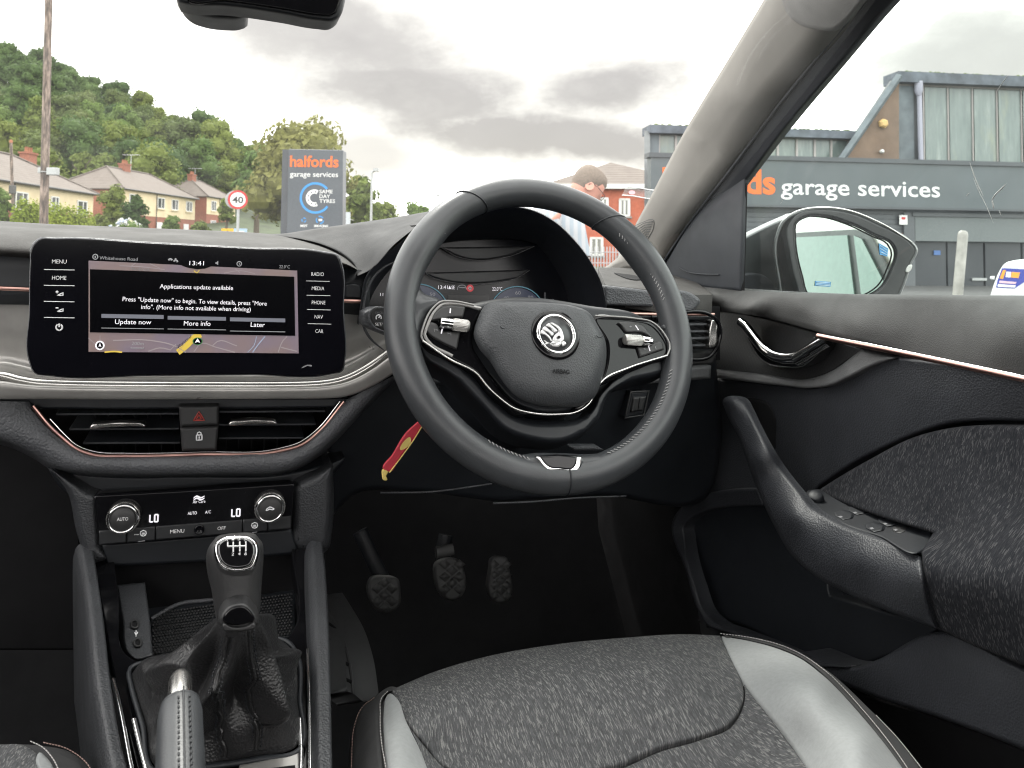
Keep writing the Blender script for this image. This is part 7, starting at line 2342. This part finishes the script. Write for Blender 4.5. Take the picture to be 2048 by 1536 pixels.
strip('chrome_line', [(1655, 672), (1750, 690), (1850, 711), (2048, 752), (2200, 785), (2470, 848)], Surf('X', .682), .0010, m_chrome, door, off=.0015, seg=6, step=20)
MB().tube([Surf('X', .697).hit(*p) for p in smooth([(1592, 718), (1608, 709), (1632, 694), (1655, 680)], False, 6)], .0085, 12, sq=(.7, 1), up=(1, 0, 0)).build('handle_arm', m_chrome, door)
hnd = strip('release_handle', [(1481, 645), (1490, 652), (1503, 668), (1520, 690), (1540, 707), (1566, 716), (1590, 715), (1606, 708), (1630, 694), (1654, 679)], Surf('X', [(1481, 645, .715), (1566, 716, .70), (1654, 679, .695), (1520, 690, .705)]), .0075, m_chrome, door, sq=(.8, 1), seg=14, step=8)
panel('handle_blade', [(1482, 648, 1), (1500, 672), (1520, 695), (1545, 712), (1575, 720), (1600, 714), (1640, 690), (1657, 680, 1), (1650, 695), (1630, 716), (1606, 733), (1570, 735), (1536, 730), (1515, 714), (1495, 680)], Surf('X', [(1482, 648, .72), (1575, 725, .71), (1657, 680, .70), (1536, 730, .725)]), mat('dark_chrome', (0.50, 0.50, 0.51), .12, metal=1.0), door, step=7, ew=5, ed=.006, skirt=.015)
MN = Surf('X', [(1421, 757, .745), (1421, 980, .745), (1640, 776, .72), (1780, 720, .70), (2048, 775, .69), (2048, 850, .70), (1636, 970, .735), (1750, 850, .71), (1500, 870, .755), (1900, 800, .69)])
panel('door_skin', [(1421, 756, 1), (1560, 770), (1627, 774), (1696, 752), (1780, 713, 1), (1900, 728), (2048, 760), (2480, 856, 1), (2480, 884, 1), (2048, 842), (1969, 841), (1901, 846), (1840, 864), (1764, 897), (1700, 930), (1640, 972, 1), (1620, 1000), (1530, 1010), (1421, 985, 1)], MN, m_doorgrain, door, step=14, ew=6, ed=.004, skirt=.02)
panel('grab_hollow_shade', [(1488, 800), (1515, 797), (1540, 808), (1553, 832), (1554, 870), (1548, 905), (1520, 870), (1500, 835)], MN, m_darker, door, step=9, ew=8, ed=.004, skirt=.002, off=.002)  # dark sheet laid on the skin for the shade inside the hollow
FB = Surf('X', [(1636, 980, .715), (1741, 919, .70), (1901, 855, .69), (2048, 853, .68), (1700, 1000, .69), (1850, 1000, .665), (2048, 1000, .655), (1864, 1069, .648), (1842, 1104, .615), (1851, 1174, .61), (1873, 1256, .63), (1950, 1150, .60), (2048, 1200, .595), (2048, 1330, .615), (1950, 1040, .64), (2200, 1200, .58), (2200, 1000, .64)])
panel('cloth_arch', [(1630, 985, 1), (1664, 963), (1741, 918), (1832, 873), (1901, 856), (1969, 850), (2048, 852), (2480, 900, 1), (2480, 1530, 1), (2048, 1332), (1960, 1297), (1872, 1257, 1), (1852, 1176), (1843, 1104, 1), (1866, 1066, 1), (1750, 1030)], FB, m_doorfab, door, step=11, ew=8, ed=.006, skirt=.03)
GR = Surf('X', [(1488, 798, .672), (1559, 928, .660), (1627, 1012, .648), (1760, 1074, .630), (1843, 1104, .622), (1466, 806, .656), (1516, 915, .641), (1590, 1030, .628), (1720, 1118, .613), (1846, 1146, .603), (1448, 816, .664), (1490, 915, .653), (1550, 1056, .641), (1696, 1188, .630), (1872, 1256, .622)])
grab = panel('grab_handle', [(1446, 800), (1455, 793), (1470, 792), (1488, 798), (1500, 818), (1513, 846), (1559, 928), (1605, 987), (1627, 1012), (1673, 1043), (1760, 1075), (1843, 1105, 1), (1852, 1175), (1873, 1257, 1), (1790, 1228), (1696, 1188), (1627, 1151), (1586, 1115), (1550, 1056), (1513, 974), (1477, 873), (1450, 819)], GR, m_doorgrain, door, step=10, ew=9, ed=.008, skirt=.006)
SWP = plane((.66, .62, -.29), (-.25, 0, 1))
SWZ = Surf('X', [(1614, 983, .69), (1641, 981, .71), (1864, 1065, .665), (1864, 1079, .655), (1842, 1104, .62), (1673, 1040, .65), (1627, 1006, .67), (1750, 1045, .665)])
pod = panel('switch_panel', [(1614, 984), (1641, 980), (1700, 1001), (1780, 1032), (1864, 1064), (1866, 1078), (1843, 1104), (1760, 1073), (1673, 1041), (1627, 1008)], SWZ, m_dark, door, step=9, ew=4, ed=.003, skirt=.01, off=.001)
c = SWZ.hit(1635, 1000, .002)
MB().lathe(c, (-.45, -.25, 1), [(0, .0095), (.007, .0088), (.0085, .0075), (.0088, .002)], 22).build('mirror_knob', m_dark, pod)
for (cx, cy) in ((1700, 1030), (1727, 1020), (1762, 1054), (1788, 1043)):
    o = panel('window_switch', [(cx - 22, cy - 6, 1), (cx - 6, cy - 12, 1), (cx + 16, cy - 3, 1), (cx + 12, cy + 6, 1), (cx - 4, cy + 9, 1), (cx - 20, cy + 1, 1)], SWZ, m_dark, pod, step=6, ew=3, ed=.002, skirt=.006, off=.007)
panel('lock_switch', [(1790, 1056), (1806, 1051), (1818, 1058), (1804, 1066)], SWZ, m_button, pod, step=5, ew=3, ed=.002, skirt=.004, off=.004)
for x, y in ((1692, 1033), (1721, 1025), (1755, 1056), (1782, 1047), (1803, 1059)):
    panel('switch_mark', [(x - 5, y - 1.5, 1), (x + 1, y - 2.6, 1), (x + 5, y, 1), (x - 1, y + 1.6, 1)], SWZ, m_dimprint, pod, step=4, ew=0, skirt=0, off=.0076)
LW = Surf('X', [(1352, 1033, .715), (1390, 997, .72), (1513, 977, .725), (1377, 1147, .70), (1413, 1256, .69), (1372, 1056, .725), (1532, 1012, .73), (1422, 1234, .70), (1550, 1200, .735), (1650, 1318, .66), (1720, 1332, .65), (1867, 1265, .645), (2048, 1338, .63), (1725, 1385, .65), (2048, 1500, .63)])
panel('speaker_recess', [(1352, 1033), (1390, 997), (1445, 981), (1520, 976), (1640, 1020, 1), (1660, 1190, 1), (1880, 1255, 1), (1867, 1266), (1753, 1320), (1721, 1332), (1634, 1319), (1556, 1284), (1450, 1245), (1413, 1256, 1), (1395, 1200), (1377, 1147)], Surf('X', [(1352, 1033, .74), (1520, 976, .745), (1450, 1245, .735), (1867, 1266, .72), (1650, 1190, .735), (1550, 1100, .755)]), m_dark, door, step=16, ew=6, ed=.004, skirt=.02)
rim_ = [(1352, 1033), (1368, 1012), (1390, 997), (1445, 981), (1520, 976, 1), (1534, 1012, 1), (1490, 1012), (1436, 1017), (1390, 1034), (1373, 1052), (1374, 1075), (1395, 1170), (1422, 1232), (1440, 1246), (1480, 1262), (1556, 1292), (1634, 1324), (1700, 1334, 1), (1640, 1332), (1560, 1300), (1450, 1262), (1418, 1250), (1400, 1222), (1377, 1147)]
panel('pocket_rim', rim_, LW, m_doorgrain, door, step=8, ew=5, ed=.004, skirt=.02, off=.003)
panel('pocket_front', [(1600, 1312), (1674, 1331), (1721, 1332), (1753, 1320), (1867, 1265), (2048, 1337), (2480, 1515, 1), (2480, 1730, 1), (2048, 1500), (1871, 1433), (1725, 1385), (1640, 1345)], LW, m_doorgrain, door, step=16, ew=8, ed=.008, skirt=.04)
panel('door_sill', [(1600, 1330, 1), (1725, 1387), (1871, 1435), (2048, 1502), (2480, 1730, 1), (2480, 1850, 1), (1800, 1760, 1)], Surf('X', .70), m_darker, door, step=30, ew=4, ed=.003, skirt=.02)
# the triangle ahead of the window, the window frame and the pane
TR = Surf('X', [(1331, 525, .745), (1486, 372, .745), (1482, 578, .745), (1400, 480, .735)])
panel('mirror_triangle', [(1320, 545, 1), (1337, 513), (1381, 446), (1463, 340), (1500, 300, 1), (1489, 380), (1486, 480), (1483, 582, 1), (1420, 577), (1385, 573), (1345, 560)], TR, m_rubber, door, step=12, ew=6, ed=.004, skirt=.004)
strip('triangle_crease', [(1360, 535), (1370, 541), (1415, 549), (1440, 549)], TR, .001, m_rubber, door, off=.002)
strip('window_channel', [(1490, 366), (1487, 480), (1484, 584)], Surf('X', .75), .004, m_darker, door)
sg = MB()
GS = Surf('X', [(1486, 580, .765), (1492, 366, .75), (1790, 0, .68), (2300, 0, .64), (2300, 596, .765), (1900, 592, .765), (2048, 300, .71)])
sgp = panel('window_pane', [(1483, 592, 1), (1492, 355, 1), (1574, 250), (1800, -20, 1), (1860, -90, 1), (2480, -130, 1), (2480, 602, 1)], GS, m_side, door, step=40, ew=0, skirt=0)
m_smear = mat('dried_smear', (0.45, 0.46, 0.45), .9)
for pts, w in (([(1941, 325), (1950, 352), (1960, 376), (1968, 392)], .0006), ([(1948, 356), (1957, 378), (1974, 412), (1988, 446)], .0004), ([(1984, 404), (1990, 392), (2004, 378), (2014, 368)], .0008), ([(1986, 400), (1989, 418)], .0009), ([(1562, 408), (1567, 400), (1573, 394)], .0003), ([(1934, 392), (1940, 386)], .0006), ([(1999, 420), (2004, 432)], .0004), ([(1994, 184), (2018, 150)], .0004)):
    strip('dried_smear', pts, GS, w, m_smear, sgp, off=.001, seg=4, step=5, taper=True)

# ---------------- door mirror
dm = thing('door_mirror', 'grey door mirror outside the driver window, its glass showing a parked car', 'door mirror', (.95, 1.0, 0))
dmn = _n((-.171, -.985, 0.02))
DMG = plane((.92, .978, .008), dmn)
hous = [(1486, 475), (1540, 447), (1590, 424), (1640, 415), (1690, 420), (1760, 446), (1832, 490), (1830, 498), (1800, 585), (1792, 640), (1700, 650), (1500, 640)]
DMH = lambda q: plane(np.array((.92, .978, .008)) + dmn * q, dmn)
oh = smooth([(1552, 470), (1566, 440), (1592, 424), (1640, 415.5), (1690, 420), (1760, 447), (1826, 486), (1833, 494), (1822, 530), (1800, 590), (1780, 625), (1680, 640), (1580, 640), (1556, 560)], True, 7)
ch = np.array((1670.0, 535.0))
rows = []
for k, q, dx in ((.955, -.004, 0), (.985, .001, 0), (1.0, -.008, 0), (1.01, -.03, 3), (.97, -.06, 8), (.85, -.085, 14), (.55, -.10, 18), (.05, -.104, 18)):
    rows.append([DMH(q).hit(*(ch + (p - ch) * k)) + np.array((0.0, 0, 0)) for p in oh])
m_paint = mat('grey_car_paint_mirror', (0.075, 0.082, 0.083), .35, metal=.2, coat=.4)
MB().grid(rows, True).build('mirror_housing', m_paint, dm)
gl_px = [(1590, 470), (1591, 448), (1612, 434), (1645, 433), (1700, 448), (1750, 472), (1782, 488), (1789, 500), (1780, 540), (1762, 572), (1735, 590), (1690, 598), (1640, 598), (1618, 590), (1604, 552)]
fr_px = oh
panel('mirror_bezel', [tuple(ch + (np.array(p) - ch) * .985) for p in [(1574, 500), (1570, 455), (1592, 424), (1640, 415.5), (1690, 420), (1760, 447), (1826, 486), (1833, 494), (1822, 530), (1800, 590), (1780, 625), (1680, 632), (1612, 622), (1586, 560)]], DMG, mat('mirror_bezel_plastic', (.028, .03, .032), .45), dm, step=12, ew=5, ed=.006, skirt=.01, off=.001, hole=gl_px)
m_mirror = mat('mirror_glass', (0.80, 0.88, 0.85), 0.02, metal=1.0, var=0.0)
m_mirror.node_tree.links.remove(m_mirror.node_tree.nodes['Principled BSDF'].inputs['Roughness'].links[0])
m_mirror.node_tree.nodes['Principled BSDF'].inputs['Roughness'].default_value = 0.01
panel('mirror_glass', [tuple(np.array((1688, 518)) + (np.array(p) - np.array((1688, 518))) * 1.02) for p in gl_px], DMG, m_mirror, dm, step=30, ew=0, skirt=0, off=-.004)
panel('mirror_inner_cover', [(1470, 484, 1), (1540, 449), (1590, 427, 1), (1596, 470), (1602, 540), (1620, 640, 1), (1470, 640, 1)], Surf('Y', 1.06), m_paint, dm, step=14, ew=4, ed=.004, skirt=.02)
strip('glass_rim', gl_px, DMG, .0013, m_darker, dm, closed=True, off=.001)
m_bluest = mat('blue_sticker', (0.08, 0.30, 0.58), .5)
m_pale = mat('sticker_print', (0.55, 0.72, 0.82), .5)
for a, b, c_, d_ in (((1633, 562), (1664, 564), (1663, 574), (1632, 572)), ((1760, 486), (1779, 497), (1777, 513), (1762, 509))):
    s_ = panel('mirror_sticker', [(*a, 1), (*b, 1), (*c_, 1), (*d_, 1)], DMG, m_bluest, dm, step=20, ew=0, skirt=0, off=-.003)
    for q in (.22, .5, .78):
        L = lambda p0, p1: (p0[0] + (p1[0] - p0[0]) * q, p0[1] + (p1[1] - p0[1]) * q)
        e0, e1 = L(a, d_), L(b, c_)
        strip('sticker_line', [(e0[0] + 2, e0[1]), (e1[0] - 2, e1[1])], DMG, .0006, m_pale, s_, off=-.0027, seg=4)
panel('mirror_arm', [(1470, 556), (1530, 552), (1548, 570), (1556, 640), (1470, 640)], Surf('Y', 1.05), m_rubber, dm, step=14, ew=5, ed=.005, skirt=.02)
panel('side_lamp', [(1814, 532), (1820, 529), (1818, 542), (1811, 545)], DMG, mat('clear_lens', (.6, .6, .58), .2), dm, step=5, ew=1, ed=.001, skirt=.003, off=.003)
strip('housing_edge', [(1560, 441), (1590, 423.5), (1640, 415), (1690, 419.5), (1760, 446), (1828, 487)], DMG, .0016, m_satin, dm, off=.0005, taper=True)

# ---------------- interior mirror
rm = thing('interior_mirror', 'lower edge of the black rear view mirror hanging at the top of the windscreen', 'rear view mirror', (0, .76, .24))
RM = Surf('Y', .745)
panel('mirror_frame', [(352, -60, 1), (352, -6), (358, 6), (372, 10), (450, 14), (560, 29), (640, 43), (665, 44), (680, 34), (688, 12), (692, -60, 1)], RM, m_dark, rm, step=14, ew=8, ed=.008, skirt=.03)
panel('mirror_glass', [(366, -60, 1), (366, -8), (372, 0), (450, 4), (560, 19), (640, 32), (660, 33), (672, 26), (678, 8), (680, -60, 1)], RM, m_piano, rm, step=20, ew=3, ed=.001, skirt=.002, off=.002)
panel('mirror_stem', [(356, -50, 1), (362, 8), (378, 24), (410, 36), (450, 41), (480, 40), (496, 32), (492, 10), (480, -50, 1)], Surf('Y', .80), m_dark, rm, step=12, ew=12, ed=.012, skirt=.04)
# clear ticket holder on the windscreen beside the pillar
th_ = thing('ticket_holder', 'small clear plastic ticket holder stuck on the windscreen beside the pillar', 'ticket holder', (.62, 1.25, .06))
TH = plane((.60, 1.27, .06), (.2, -.85, .5))
panel('plastic_sleeve', [(1243, 391, 1), (1252, 374, 1), (1300, 380, 1), (1330, 382, 1), (1325, 400, 1), (1290, 397, 1)], TH, glass('clear_plastic', (.93, .93, .93), film=.12, filmcol=(.8, .8, .8), gloss=1.0), th_, step=14, ew=0, skirt=0)
strip('sleeve_edge', [(1252, 374), (1275, 376), (1300, 380.5), (1328, 382)], TH, .0011, m_print, th_, off=.001, seg=5)
strip('sleeve_edge', [(1244, 391), (1262, 392), (1290, 397), (1325, 400)], TH, .0011, m_print, th_, off=.001, seg=5)
panel('sleeve_mark', [(1256, 386), (1266, 382), (1270, 386), (1262, 390)], TH, mat('pink_mark', (.6, .3, .33), .6), th_, step=5, ew=0, skirt=0, off=.0015)
